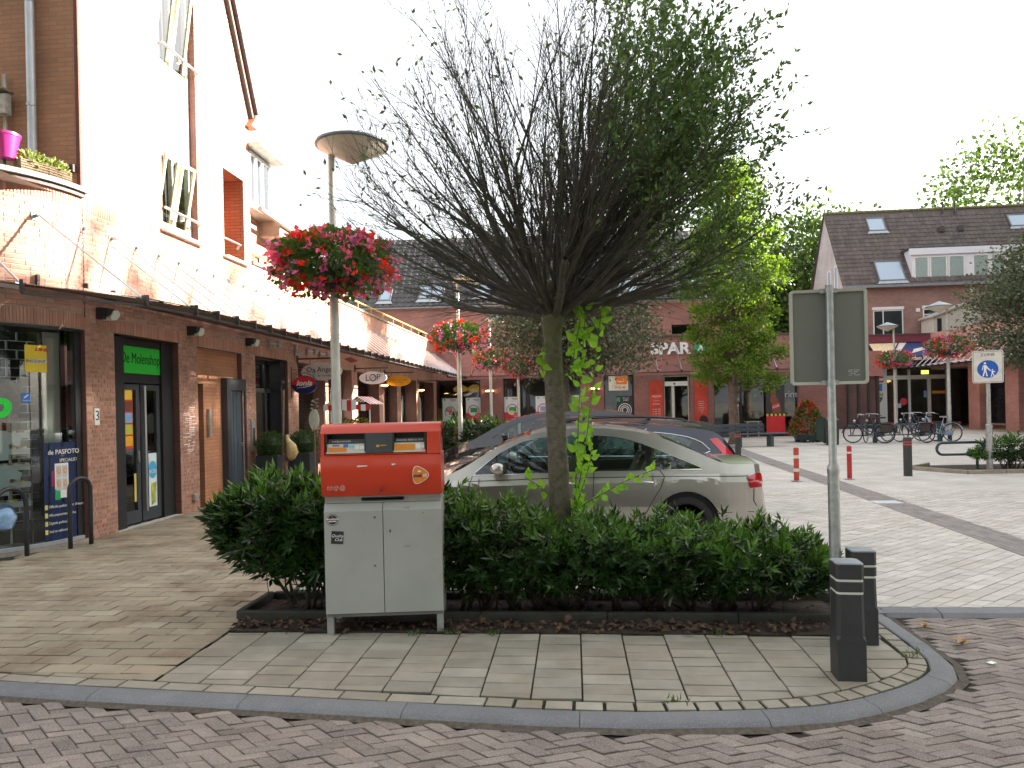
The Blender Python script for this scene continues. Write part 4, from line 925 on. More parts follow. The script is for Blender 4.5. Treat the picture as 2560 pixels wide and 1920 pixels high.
g = MB(); g.tube([(.16,0,.72),(.17,0,.78),(.2,0,.88),(.18,0,1.0),(.12,0,1.1),(.10,0,1.17),(.1,0,1.22)], [.03,.085,.115,.095,.05,.034,.028], 12); g.build('ham', mat('ham', (.50,.37,.17), .4, var=.4, vscale=12), t, smooth='all')
t = thing('display_pole', 'dark pole with oval glass ornament beside the second shop window', 'display', (-5.03, 13.2, 0)); g = MB(); g.tube([(0,0,.3),(0,0,1.4)], .018, 6); g.box((0,0,.2), (.07,.07,.42)); g.lathe([(.22,0),(.22,.03),(.05,.06)], (0,0,0), 14); g.build('pole', mat('old_wood', (.16,.11,.07), .8, var=.3, vscale=12), t); oval(MB(), (0,0,1.5), .10, .20, .03).build('oval_glass', mat('pale_glass', (.42,.45,.36), .15), t)
t = thing('stacking_crate', 'small pale plastic crate beside the tub', 'crate', (-5.62, 13.35, 0)); g = MB(); w_ = .17
for sx_, sy_ in ((-1,-1),(1,-1),(1,1),(-1,1)): g.box((sx_*w_, sy_*.13, .16), (.03,.03,.32))
for z in (.02, .16, .30): g.bb(-w_,w_,-.14,-.125,z-.015,z+.02); g.bb(-w_,w_,.125,.14,z-.015,z+.02); g.bb(-w_-.012,-w_+.008,-.13,.13,z-.015,z+.02); g.bb(w_-.008,w_+.012,-.13,.13,z-.015,z+.02)
g.build('crate_frame', mat('crate_plastic', (.6,.6,.62), .5), t); g = MB(); g.bb(-.16,.16,-.12,.12,.02,.28); g.build('load', mat('crate_load', (.25,.24,.27), .7, var=.3, vscale=18), t)
t = thing('wind_ornament', 'hanging string of shells before the second shop window', 'ornament', (-6.1, 16.05, 1.2)); g = MB()
for i in range(70): a = i*.9; g.lathe([(.0,-.02),(.03,0),(0,.02)], (.07*math.cos(a)+rnd.uniform(-.02,.02), .05*math.sin(a), .75-.0125*i), 6)
g.build('shells', mat('shell', (.35,.32,.25), .4, var=.4, vscale=30), t, kind='stuff'); g = MB(); g.tube([(0,0,-.2),(0,0,1.35)], .005, 4); g.build('cord', m_rail, t)
# market stall with striped roof
t = thing('market_stall', 'small market stall with red and white striped roof', 'market stall', (-5.27, 16.5, 0)); ms_ = [m_white, mat('stripe_red', (.48,.03,.035), .7)]
g = MB()
for k in range(9):
    y0, y1 = -.6+k*.1333, -.6+(k+1)*.1333; g.m = k % 2
    for (xa, za, xb, zb_) in ((-.56,1.80,-.28,1.93), (-.28,1.93,.05,1.86), (.05,1.86,.24,1.99), (.24,1.99,.56,1.80)):
        g.quad((xa,y0,za),(xb,y0,zb_),(xb,y1,zb_),(xa,y1,za))
k = 0
for i in range(10):
    xa = -.56+i*.112; g.m = i % 2; zt = 1.80+(.11 if 2 < i < 7 else 0); g.quad((xa,-.605,1.66+.02*math.sin(i*2)),(xa+.112,-.605,1.66+.02*math.sin(i*2+2)),(xa+.112,-.605,zt),(xa,-.605,zt))
g.build('striped_roof', ms_, t)
g = MB()
for sx_ in (-.54, .54):
    for sy_ in (-.58, .58): g.tube([(sx_,sy_,0),(sx_,sy_,1.8)], .016, 6)
g.build('posts', m_white, t); g = MB(); g.bb(-.55,.55,-.58,.58,.8,.84); g.build('counter', mat('old_wood', (.16,.11,.07), .8), t)
for x_ in (-.25, .2):
    tt = thing('flower_bowl', 'hanging bowl of yellow-green flowers under the striped roof, %s' % ('left' if x_ < 0 else 'right'), 'flower bowl', (-5.27+x_, 16.2, 1.3)); g = MB(); g.lathe([(.05,-.12),(.17,0),(.17,.02)], (0,0,0), 12); g.build('bowl', mat('terracotta', (.3,.14,.08), .8), tt)
    g = MB(); leaves(g, 260, lambda: in_ell((0,0,.06), (.24,.2,.12)), .06, .7); g.build('plants', mat('yellowgreen_leaf', (.2,.22,.04), .6, tint=.4, trans=.3), tt); g = MB(); [g.tube([(.15*math.cos(a),.15*math.sin(a),.0),(0,0,.45)], .004, 4) for a in (0,2.1,4.2)]; g.build('hanger', m_rail, tt)
# balcony: pot, baskets, bird box
p = wp(-.95, -.1); t = thing('flower_pot', 'magenta bucket pot hung on the balcony rail', 'flower pot', (p.x, p.y, 4.86)); g = MB(); g.lathe([(.095,0),(.15,.26),(.16,.27),(.16,.3),(.14,.3),(.1,.05)], (0,0,0), 20); g.build('pot', mat('magenta', (.36,.02,.16), .35, var=.05), t, smooth=30); g = MB(); g.tube([(-.03,.0,0),(-.03,0,-.09)], .02, 6); g.build('hook', m_rail, t)
m_wick = mat('wicker', (.20,.14,.09), .8, var=.4, vscale=60, bump=.8, bscale=90)
for i, (s, lb) in enumerate(((-.68, 'wicker basket of plants on the balcony edge beside the magenta pot'), (-.36, 'wicker basket of plants at the end of the balcony edge'))):
    p = wp(s, -.06); t = thing('plant_basket', lb, 'plant basket', (p.x, p.y, 4.72), wang(s)+math.pi/2, 'wicker baskets on the balcony edge'); g = MB(); g.box((0,0,.075), (.30,.16,.15), top=1.1); b_ = g.build('basket', m_wick, t)
    g = MB()
    for k in range(5):
        g.tube([(-.16,-.085,.02+k*.03),(.16,-.085,.02+k*.03)], .011, 5)
    g.build('weave', m_wick, b_)
    g = MB(); leaves(g, 170, lambda: in_ell((0,0,.17), (.17,.1,.12)), .055, .6, up=.6); g.build('plants', mat('basket_leaf', (.22,.28,.06), .6, tint=.4, trans=.3), t)
t = thing('bird_box', 'weathered wooden bird box on brown brick wall', 'bird box', (-7.57, Y0-.1, 5.72)); m_grey = mat('grey_wood', (.36,.33,.29), .85, var=.25, vscale=16, bump=.4)
g = MB(); g.prism([(-.11,0),(.0,0),(.0,.30),(-.11,.26)], -.14, .14, ax='X', M=None); g.build('box', m_grey, t); g = MB(); g.box((0,-.08,.305), (.34,.2,.02)); g.build('lid', mat('lid_moss', (.16,.16,.10), .9, var=.3, vscale=20), t); g = MB(); g.box((0.03,.02,.15), (.05,.02,.85)); g.build('batten', m_grey, t); g = MB(); g.lathe([(.025,0),(.025,.01)], (0,0,0), 12); o = g.build('entry_hole', m_dark, t); o.matrix_basis = face_y(-.04, -.112, .2)
# ================================================================ street furniture
m_red = mat('post_red', (.60,.042,.010), .3, var=.06, vscale=3, coat=.25, dirt=.10, dcol=(.45,.06,.03)); m_cab = mat('cabinet_grey', (.35,.36,.34), .45, var=.07, vscale=3, dirt=.45, dcol=(.27,.26,.22), bump=.06, bscale=25); m_cabdk = mat('cabinet_dark', (.16,.16,.155), .6, dirt=.4)
t = thing('mailbox', 'large red-orange double post box on a grey two-door cabinet', 'post box', (-1.435, 5.10, 0), rad(7.5))
HW = .442
def xprism(mb, prof, x0, x1, e=.02, k=.03):
    """profile (y,z) extruded along x with eased ends"""
    cy = sum(p[0] for p in prof)/len(prof); cz = sum(p[1] for p in prof)/len(prof); n = len(prof); V = []
    for x, s in ((x0, 1-k), (x0+e*.35, 1-k*.3), (x0+e, 1), (x1-e, 1), (x1-e*.35, 1-k*.3), (x1, 1-k)):
        V += [(x, cy+(p[0]-cy)*s, cz+(p[1]-cz)*(1-(1-s)*.6)) for p in prof]
    F = [tuple(range(n)), tuple(range(6*n-1, 5*n-1, -1))]+[(r*n+i, (r+1)*n+i, (r+1)*n+(i+1) % n, r*n+(i+1) % n) for r in range(5) for i in range(n)]
    return mb.add(V, F)
g = MB(); xprism(g, [(.03,1.032),(-.005,1.04),(-.025,1.075),(-.045,1.2),(-.048,1.335),(-.046,1.342),(.41,1.342),(.42,1.2),(.41,1.04)], -HW, HW, .05, .05); hood = g.build('hood', m_red, t, smooth=30)
g = MB(); xprism(g, [(-.026,1.505),(-.012,1.535),(.02,1.562),(.06,1.575),(.32,1.572),(.38,1.53),(.41,1.44),(.41,1.505)], -HW, HW, .05, .045)
for a, b in ((-HW, -.405), (.335, HW)): g.prism([(-.046,1.346),(-.026,1.506),(.2,1.506),(.2,1.346)], a+.006, b-.006, ax='X')
g.prism([(.2,1.346),(.2,1.51),(.405,1.51),(.41,1.346)], -HW+.01, HW-.01, ax='X'); g.prism([(-.043,1.347),(-.043,1.352),(.1,1.352),(.1,1.347)], -.405, .335, ax='X'); g.build('hood_top', m_red, t, smooth=30)
m_slot = mat('slot_black', (.02,.022,.022), .5); m_panel = mat('panel_slate', (.052,.062,.066), .5)
for (a, b, lab, off) in ((-.404, -.108, 'overige postcodes', -.075), (.088, .334, 'postcodes 4300 t/m 7399', 0)):
    s = MB(); s.bb(a, b, .10, .105, 1.353, 1.505); s.bb(a, a+.012, -.03, .1, 1.353, 1.505); s.bb(b-.012, b, -.03, .1, 1.353, 1.505); s.bb(a, b, -.012, .1, 1.353, 1.357); s.bb(a,b,-.02,.1,1.498,1.505)
    so = s.build('slot', m_slot, t)
    s = MB(); s.prism([(-.032,1.358),(-.020,1.428),(-.015,1.428),(-.027,1.358)], a+.004, b-.004, ax='X'); lb = s.build('label_plate', mat('label_cream', (.55,.54,.47), .5), so)
    s = MB(); s.prism([(.01,1.43),(.02,1.462),(.03,1.462),(.02,1.43)], a+.012, b-.012, ax='X'); s.build('flap', mat('flap_grey', (.10,.105,.1), .5), so)
    text('lettering', lab, .019, face_y((a+b)/2+off*.5, .008, 1.446) @ Matrix.Rotation(-.25, 4, 'X'), m_wht, t, shear=.1)
    for (u0, u1, v0, v1, c) in (((.02, .155, .012, .045, 'label_orange'), (.05, .10, .052, .066, 'label_violet'), (.13, .165, .045, .068, 'label_blue'), (.17, .21, .04, .062, 'label_sky'), (.215, .245, .03, .058, 'label_white'), (.25, .285, .03, .055, 'label_white')) if a < 0 else ((.01, .165, .014, .06, 'label_orange'), (.17, .205, .026, .06, 'label_white'), (.212, .24, .03, .05, 'label_white'), (.215, .238, .010, .028, 'label_pink'))):
        cm = {'label_orange': (.72,.26,.03), 'label_violet': (.2,.16,.4), 'label_blue': (.08,.14,.42), 'label_sky': (.2,.55,.68), 'label_white': (.75,.75,.73), 'label_pink': (.75,.25,.35)}[c]
        s = MB(); f = lambda v: -.0325+(v/.07)*.012; s.prism([(f(v0)-.001, 1.358+v0), (f(v1)-.001, 1.358+v1), (f(v1)+.001, 1.358+v1), (f(v0)+.001, 1.358+v0)], a+u0, a+u1, ax='X'); s.build('picture', mat(c, cm, .5, var=.12, vscale=60), so)
s = MB(); s.prism([(-.041,1.357),(-.028,1.504),(-.02,1.504),(-.03,1.357)], -.108, .088, ax='X'); ip = s.build('info_panel', m_panel, t)
Mi = lambda z: face_y(-.01, -.0385+(z-1.37)*.09, z) @ Matrix.Rotation(-.088, 4, 'X')
for z, w_, c in ((1.492, 'deze brievenbus wordt geleegd', m_wht), (1.482, 'op werkdagen, niet op zondag', m_wht), (1.455, 'maandag t/m vrijdag 18.00', m_wht), (1.43, 'www.postnl.nl', m_wht), (1.39, 'meer informatie op de site', m_wht)): text('lettering', w_, .0125, Mi(z), c, ip, ext=.0006)
s = MB(); s.box((-.02,-.0365,1.409), (.022,.002,.016)); s.box((.02,-.0365,1.412), (.045,.002,.006)); s.build('orange_mark', mat('mark_orange', (.75,.36,.02), .5), ip)
# emblem
M0 = face_y(.285, -.0505, 1.188)
P = []
for i in range(36):
    a = 2*math.pi*i/36; r = .055+.0075*math.cos(3*a)+.001*math.cos(6*a); P.append((r*math.cos(a)*1.0, r*math.sin(a)*1.06))
for nm, k, h, c in (('emblem_rim', 1.08, .0, m_wht), ('emblem', 1.0, .0012, mat('emblem_orange', (.74,.22,.015), .4))):
    s = MB(); s.prism([(x*k, y*k) for x, y in P], h, h+.0012); o = s.build(nm, c, t); o.matrix_basis = M0
text('lettering', 'post', .036, M0 @ Matrix.Translation((-.016,-.004,.0032)), mat('post_purple', (.05,.02,.09), .5), t, bold=.0012); text('lettering', 'nl', .036, M0 @ Matrix.Translation((.037,-.004,.0032)), m_wht, t, bold=.0008)
s = MB(); s.prism([(-.012,.02),(.008,.02),(.011,.036),(.004,.028),(-.002,.038),(-.008,.028),(-.015,.036)], .0026, .0036); o = s.build('crown_mark', m_wht, t); o.matrix_basis = M0
M1 = face_y(-.375, -.046, 1.105); pale = mat('icon_pale', (.62,.40,.36), .5)
s = MB()
for a, b in (((-.018,-.011),(.018,-.011)), ((.018,-.011),(.018,.011)), ((.018,.011),(-.018,.011)), ((-.018,.011),(-.018,-.011)), ((-.018,.011),(0,-.003)), ((0,-.003),(.018,.011))): s.tube([(*a,0),(*b,0)], .0018, 4)
for i in range(6):
    a0, a1 = rad(30+60*i), rad(90+60*i); s.tube([(.046+.018*math.cos(a0), .018*math.sin(a0), 0), (.046+.018*math.cos(a1), .018*math.sin(a1), 0)], .0018, 4)
for a in (30, 150, 270): s.tube([(.046,0,0),(.046+.018*math.cos(rad(a)), .018*math.sin(rad(a)), 0)], .0018, 4)
o = s.build('icons', pale, t); o.matrix_basis = M1; text('lettering', '@', .044, M1 @ Matrix.Translation((.092,.002,0)), pale, t)
s = MB(); s.box((0,-.044,1.083), (.026,.012,.03)); s.build('lock_mount', mat('lock_red', (.33,.03,.02), .5), t); s = MB(); s.lathe([(.0065,0),(.0065,.003)], (0,0,0), 10); s.box((0,-.008,0), (.006,.012,.003)); o = s.build('keyhole', m_slot, t); o.matrix_basis = face_y(0, -.0515, 1.084)
for (x, z, w_, h_) in ((-.135, 1.262, .075, .010), (.095, 1.27, .026, .011)):
    s = MB(); s.prism([(-w_/2,-h_*.6),(-w_/2,h_*.6),(w_/2,h_*.5),(w_/2,-h_*.1)], 0, .001); o = s.build('torn_sticker', m_wht, t); o.matrix_basis = face_y(x, -.0485, z)
# neck with see-through slot, cabinet, doors, legs
g = MB(); y0, y1 = .03, .40
g.bb(-.43, -.155, y0, y1, .985, 1.036); g.bb(.155, .43, y0, y1, .985, 1.036); g.bb(-.155, .155, y0, y1, .985, .998); g.bb(-.155, .155, y0, y1, 1.022, 1.036); g.build('neck', mat('neck_grey', (.30,.31,.29), .45, dirt=.25, dcol=(.2,.2,.18)), t)
g = MB(); q = [(-.15,1.0),(.15,1.0),(.157,1.004),(.157,1.016),(.15,1.02),(-.15,1.02),(-.157,1.016),(-.157,1.004)]; g.tube([(x, .026, z) for x, z in q+q[:1]], .004, 5); g.build('slot_rim', m_black, t)
g = MB(); g.prism([(.028,.16),(.028,.93),(.05,.984),(.40,.984),(.415,.93),(.415,.16)], -.436, .436, ax='X'); g.bb(-.436,.436,.03,.41,.135,.16); cab = g.build('cabinet', m_cab, t)
for a, b in ((-.434, -.003), (.003, .434)):
    g = MB(); xprism(g, [(.006,.165),(.006,.925),(.036,.982),(.05,.982),(.05,.165)], a, b, .008, .01); d_ = g.build('cabinet_door', m_cab, t, smooth=25)
g = MB(); g.bb(-.43,.43,.02,.40,.138,.158); g.build('base_rail', m_cabdk, t)
for x in (-.408, .408):
    g = MB(); g.box((x,.05,.07), (.048,.05,.15)); g.box((x,.37,.07), (.048,.05,.15)); g.build('leg', mat('leg_grey', (.30,.30,.285), .55, .2, dirt=.5, dcol=(.16,.14,.11)), t)
s = MB(); s.lathe([(.0062,0),(.0062,.003)], (0,0,0), 10); s.box((0,-.009,0), (.006,.014,.003)); o = s.build('keyhole', m_slot, t); o.matrix_basis = face_y(.052, .0045, .775)
for (x, z, w_, h_, c) in ((.175, .935, .045, .028, (.33,.33,.32)), (.175, .655, .045, .018, (.30,.30,.29)), (-.06, .875, .014, .014, (.05,.05,.05)), (-.065, .515, .016, .01, (.05,.05,.05)), (.30,.90,.008,.006,(.08,.08,.08))):
    s = MB(); s.box((x, .005 if z < .93 else .011, z), (w_, .0025, h_), 0); s.build('tape_patch', mat('patch_%d' % int(c[0]*100), c, .5), t)
M2 = face_y(-.372, .0045, .865); s = MB(); s.lathe([(.044,0),(.044,.0012)], (0,0,0), 28); o = s.build('round_sticker', m_black, t); o.matrix_basis = M2; s = MB(); s.ring((0,0,.0014), .038, .0014, 'Z', 28, 4); o2 = s.build('sticker_ring', m_wht, t); o2.matrix_basis = M2
text('lettering', 'HOLLANDSCHE', .013, M2 @ Matrix.Translation((0,.005,.002)), m_wht, t, bold=.0006); text('lettering', 'LEEUWEN', .013, M2 @ Matrix.Translation((0,-.011,.002)), m_wht, t, bold=.0006); s = MB(); s.box((0,.022,.0014), (.008,.012,.001)); o = s.build('red_dot', mat('dot_red', (.5,.03,.03), .5), t); o.matrix_basis = M2
M3 = face_y(-.338, .0045, .733) @ Matrix.Rotation(-.07, 4, 'Z'); s = MB(); s.box((0,0,.0006), (.09,.094,.0012)); o = s.build('square_sticker', mat('sticker_char', (.02,.02,.02), .5, var=.5, vscale=50), t); o.matrix_basis = M3; text('lettering', 'Quality', .03, M3 @ Matrix.Translation((0,.012,.002)), m_wht, t, shear=.3); text('lettering', 'Club', .03, M3 @ Matrix.Translation((.008,-.016,.002)), m_wht, t, shear=.3)
# ---------------------------------------------------------------- traffic sign seen from behind
t = thing('traffic_sign', 'back of a rectangular traffic sign on a tall galvanised pole', 'traffic sign', (1.78, 5.03, 0), rad(-3))
g = MB(); g.tube([(0,0,-.1),(0,0,1.19),(0,0,1.215),(0,0,1.235),(0,0,2.47)], [.038,.038,.038,.027,.026], 18); pl = g.build('pole', m_galv, t, smooth=30)
g = MB(); g.lathe([(.040,1.165),(.041,1.19),(.040,1.205),(.028,1.235)], (0,0,0), 18); g.lathe([(.039,.0),(.039,.008)], (0,0,0), 18); g.build('sleeve', m_galv, pl, smooth=30)
m_signback = mat('sign_back', (.165,.17,.15), .6, var=.08, vscale=3, dirt=.15, dcol=(.09,.09,.07))
def rrect(w_, h_, r, n=5):
    return [(sx*(w_/2-r)+r*math.cos(a0+math.pi/2*i/n), sz*(h_/2-r)+r*math.sin(a0+math.pi/2*i/n)) for sx, sz, a0 in ((1,1,0),(-1,1,math.pi/2),(-1,-1,math.pi),(1,-1,-math.pi/2)) for i in range(n+1)]
g = MB(); g.prism([(x, z+2.115) for x, z in rrect(.51,.66,.02)], .045, .052, ax='Y'); sp = g.build('sign_panel', m_signback, t)
g = MB(); a = rrect(.515,.665,.026); b = rrect(.475,.625,.012); n = len(a)
for i in range(n):
    j = (i+1) % n
    g.quad((a[i][0],.028,a[i][1]+2.115),(a[j][0],.028,a[j][1]+2.115),(b[j][0],.032,b[j][1]+2.115),(b[i][0],.032,b[i][1]+2.115)); g.quad((a[i][0],.028,a[i][1]+2.115),(a[i][0],.056,a[i][1]+2.115),(a[j][0],.056,a[j][1]+2.115),(a[j][0],.028,a[j][1]+2.115)); g.quad((b[i][0],.032,b[i][1]+2.115),(b[j][0],.032,b[j][1]+2.115),(b[j][0],.046,b[j][1]+2.115),(b[i][0],.046,b[i][1]+2.115))
g.build('sign_rim', mat('rim_grey', (.46,.46,.40), .5, var=.08), t)
for z in (2.435, 1.795):
    g = MB(); g.box((0,.028,z), (.115,.012,.032)); g.lathe([(.030,z-.016),(.030,z+.016)], (0,0,0), 14); g.build('clamp', m_galv, t)
for k in range(3): text('lettering', ('RVV 1990', 'EN 12899', '2005'), .018, Matrix.Identity(4), m_wht, t) if 0 else None
g = MB()
for r_ in range(4):
    for c_ in range(6):
        if rnd.random() < .62: g.box((.165+(c_-2.5)*.0125, .0445, 1.845+r_*.0115), (rnd.choice((.009,.012)), .001, .006))
g.build('maker_sticker', mat('sticker_pale', (.4,.41,.39), .6), t)
# ---------------------------------------------------------------- bollards with diamond heads
m_boll = mat('bollard_black', (.028,.031,.033), .5, var=.15, vscale=8, bump=.12, bscale=120, dirt=.15, dcol=(.08,.075,.065)); m_band = mat('reflector', (.66,.66,.6), .4, var=.06); m_cap = mat('bollard_cap', (.20,.225,.25), .55, var=.15, vscale=12)
def square_bollard(x, y, h, label, rz, w_=.163):
    t = thing('bollard', label, 'bollard', (x, y, 0), rz, 'square black bollards with white bands')
    g = MB(); k = w_/2
    def sq(z, a, e): return [(sx*(a-(e if i else 0)), sy*(a-(0 if i else e)), z) for (sx, sy, i) in ((-1,-1,1),(1,-1,1),(1,-1,0),(1,1,0),(1,1,1),(-1,1,1),(-1,1,0),(-1,-1,0))]
    def stack(rows):
        V = [p for r in rows for p in sq(*r)]; n = len(rows); F = [(i*8+j, i*8+(j+1) % 8, (i+1)*8+(j+1) % 8, (i+1)*8+j) for i in range(n-1) for j in range(8)]+[tuple(range(7,-1,-1)), tuple(range(n*8-8, n*8))]; g.add(V, F)
    stack([(-.02,k,.004),(.245,k,.004),(.268,k*.985,.020),(h-.205,k*.95,.020),(h-.197,k*.93,.016)]); g.build('shaft', m_boll, t)
    g = MB(); stack([(h-.182,k*.96,.014),(h-.176,k*.985,.018),(h-.128,k*.985,.018),(h-.122,k*.96,.014)]); g.build('collar', m_boll, t)
    g = MB(); stack([(h-.107,k*.96,.014),(h-.10,k*.985,.018),(h-.02,k*.985,.018)]); g.build('head', m_boll, t)
    g = MB(); stack([(h-.0195,k*.98,.018),(h-.012,k*.95,.02),(h-.002,k*.3,.01),(h,k*.05,.003)]); g.build('cap', m_cap, t)
    for z in (h-.197, h-.122):
        g = MB(); stack([(z,k*.925,.015),(z+.0155,k*.925,.015)]); g.build('white_band', m_band, t)
square_bollard(1.615, 4.385, .715, 'square black bollard nearest the camera on the pavement tip', rad(-4)); square_bollard(1.945, 5.02, .655, 'square black bollard behind the front one, right of the sign pole', rad(-3))
def round_post(name, x, y, h, r, label, group, rings, mb_, foot=True):
    t = thing(name, label, 'bollard', (x, y, 0), 0, group); g = MB(); g.lathe([(r*1.05,-.02),(r,.02),(r,h-.03),(r*.9,h-.008),(r*.4,h),(.001,h)], (0,0,0), 18); g.build('shaft', mb_, t, smooth=30)
    for (z0, z1, c) in rings: g = MB(); g.lathe([(r*1.02,z0),(r*1.02,z1)], (0,0,0), 18); g.build('band', c, t, smooth=30)
    if foot: g = MB(); g.lathe([(r*2.1,.0),(r*2.1,.012),(r*1.1,.02)], (0,0,0), 18); g.build('foot_plate', m_galv, t)
    return t
m_rp = mat('post_paint_red', (.42,.025,.03), .45, var=.15, vscale=9, dirt=.2); m_wb = mat('white_band_paint', (.7,.66,.62), .5, var=.1); m_rc = mat('rust_red', (.45,.06,.03), .5, var=.15, vscale=9)
round_post('warning_post', 4.55, 14.93, .70, .052, 'red post with two broad white bands on the square', 'red warning posts on the square', [(.20,.265,m_wb),(.475,.54,m_wb)], m_rc); round_post('warning_post', 5.7, 15.18, .70, .048, 'plain red post with one white top band on the square', 'red warning posts on the square', [(.54,.575,m_wb)], m_rp)
m_bk = mat('post_black', (.03,.034,.036), .5, var=.1, dirt=.15); m_rr = mat('ring_red', (.55,.05,.045), .45)
round_post('ringed_bollard', 7.12, 15.74, .83, .085, 'thick black bollard with two red rings before the bicycles', 'black bollards with red rings', [(.66,.685,m_rr),(.715,.735,m_rr)], m_bk, False); round_post('ringed_bollard', 4.62, 20.4, .83, .085, 'black bollard with red rings beside the dark estate car', 'black bollards with red rings', [(.66,.685,m_rr),(.715,.735,m_rr)], m_bk, False)
# ---------------------------------------------------------------- lamp posts with flower baskets
m_pole = mat('lamp_pole', (.50,.50,.46), .45, .25, var=.12, vscale=7, dirt=.2, dcol=(.3,.28,.24)); m_shade = mat('lamp_shade_grey', (.20,.24,.28), .35, .2, var=.08); m_opal = mat('lamp_opal', (.68,.62,.50), .4, var=.05); m_tray = mat('tray_black', (.025,.027,.028), .55)
def lamp_post(x, y, label, hb=3.6, rz=0., basket=True, seed=1, nl=1500, nf=95, lampz=5.0, scale=1., ow=1.):
    t = thing('lamp_post', label.split('|')[0], 'lamp post', (x, y, 0), rz, 'grey lamp posts of the square')
    g = MB(); g.tube([(0,0,-.1),(0,0,.05),(0,0,1.35),(0,0,1.42),(0,0,3.1),(0,0,3.16),(0,0,lampz+.0)], [.078,.068,.068,.062,.058,.045,.043], 16); p = g.build('pole', m_pole, t, smooth=30)
    g = MB(); g.lathe([(.075,-.02),(.075,.42),(.07,.44)], (0,0,0), 16); g.build('base_sleeve', m_tray, p)
    off = .28; g = MB(); g.lathe([(.001,lampz-.14),(.16,lampz-.06),(.425,lampz+.07),(.44,lampz+.095)], (off,0,0), 32); g.build('diffuser', m_opal, t, smooth=50)
    g = MB(); g.lathe([(.44,lampz+.085),(.468,lampz+.095),(.472,lampz+.115),(.445,lampz+.13),(.2,lampz+.235),(.03,lampz+.30),(.001,lampz+.31)], (off,0,0), 32); g.build('shade', m_shade, t, smooth=40)
    g = MB(); g.tube([(0,0,lampz-.05),(.0,0,lampz+.06),(.1,0,lampz+.09)], .03, 8); g.build('arm', m_pole, t)
    if basket: flower_basket(x, y, hb, label, seed, nl, nf, ow)
    return t
def flower_basket(x, y, hb, plabel, seed, nl, nf, ow=1.):
    rs = rnd.getstate(); rnd.seed(seed)
    t = thing('flower_basket', plabel.split('|')[-1], 'flower basket', (x, y, hb), 0, 'hanging baskets of red and pink geraniums')
    g = MB(); n = 10
    for i in range(n):
        a = 2*math.pi*i/n; g.box((.30*math.cos(a), .30*math.sin(a), -.27), (.03,.20,.2), a)
    g.lathe([(.27,-.36),(.33,-.36),(.33,-.33),(.27,-.33)], (0,0,0), 20); g.box((0,0,-.35), (.62,.03,.03)); g.box((0,0,-.35), (.03,.62,.03)); g.lathe([(.06,-.38),(.075,-.36),(.075,-.26)], (0,0,0), 12); g.build('basket_tray', m_tray, t)
    R = (.82*ow, .82*ow, .34)
    g = MB(); leaves(g, nl, lambda: in_ell((0,0,.02), (R[0]*.93, R[1]*.93, R[2]*.95), .35), .085, .85, up=.3)
    leaves(g, nl//5, lambda: (in_ell((0,0,-.22), (R[0]*.95, R[1]*.95, .26), .6)), .08, .8); g.build('foliage', m_geran, t)
    gs_ = [MB(), MB(), MB()]
    for i in range(int(nf*1.2)):
        p, nn = in_ell((0,0,.0), (R[0], R[1], R[2]*1.0), .90); p.z += rnd.uniform(-.16,.03)*(1 if nn.z < .3 else .2)
        k = rnd.choices((0,1,2), (.5+.0*nn.x, .3, .2))[0]; b = gs_[k]
        leaves(b, rnd.randint(7, 13), lambda: (p+Vector((rnd.gauss(0,.036), rnd.gauss(0,.036), rnd.gauss(0,.036))), nn), .062, .95, jit=.4)
    for b, m_, nm in zip(gs_, (m_flred, m_flpink, m_flmag), ('red_flowers', 'pink_flowers', 'mauve_flowers')): b.build(nm, m_, t, kind='stuff')
    rnd.setstate(rs); return t
lamp_post(-3.06, 8.82, 'nearest lamp post with double-cone head, behind the red post box|big basket of red and pink geraniums on the nearest lamp post', 3.62, 0, True, 3, 2300, 150, 4.98)
lamp_post(-3.05, 18.6, 'lamp post rising behind the dark cars before the green-ringed poster|basket of geraniums left of the two smaller baskets, on second lamp post', 3.62, 0, True, 5, 1300, 95, 5.0, ow=.94)
lamp_post(-3.25, 27.4, 'lamp post before the brick pier with a lit wall light|left one of two touching geranium baskets in the middle distance', 3.6, 0, True, 7, 900, 85, 5.0, ow=.88)
lamp_post(-2.46, 31.2, 'thin lamp post before the glass shop front left of tree trunk|right one of two touching geranium baskets in the middle distance', 3.42, 0, True, 9, 800, 80, 5.0, ow=.80)
lamp_post(14.18, 27.93, 'lamp post beside the pale bicycle, its cone head before the cream shed|basket of geraniums left of the blue zone sign', 3.62, math.pi, True, 11, 1100, 90, 5.0)
lamp_post(15.1, 34.5, 'lamp post behind the back of the traffic sign before the yellow shop awning|mauve-pink geranium basket just right of the sign back', 3.55, math.pi, True, 13, 900, 85, 4.95)
# ---------------------------------------------------------------- zone sign
t = thing('zone_sign', 'blue pedestrian zone sign on a grey pole', 'zone sign', (9.18, 16.44, 0), rad(-29))
g = MB(); g.tube([(0,0,-.05),(0,0,1.02),(0,0,1.05),(0,0,2.0)], [.065,.065,.045,.042], 14); g.lathe([(.068,.98),(.068,1.03),(.048,1.05)], (0,0,0), 14); g.build('pole', m_galv, t, smooth=30)
g = MB(); g.prism([(x, z+2.32) for x, z in rrect(.58,.72,.04)], -.075, -.05, ax='Y'); g.build('board', mat('sign_edge', (.10,.105,.10), .5), t)
g = MB(); g.prism([(x, z+2.32) for x, z in rrect(.575,.715,.04)], -.0775, -.0755, ax='Y'); g.build('rim', mat('sign_white', (.62,.60,.55), .5), t)
g = MB(); g.prism([(x, z+2.32) for x, z in rrect(.54,.68,.03)], -.079, -.0778, ax='Y'); g.build('border', m_ink, t)
g = MB(); g.prism([(x, z+2.32) for x, z in rrect(.525,.665,.028)], -.0805, -.0792, ax='Y'); g.build('face', mat('sign_white', (.62,.60,.55), .5), t)
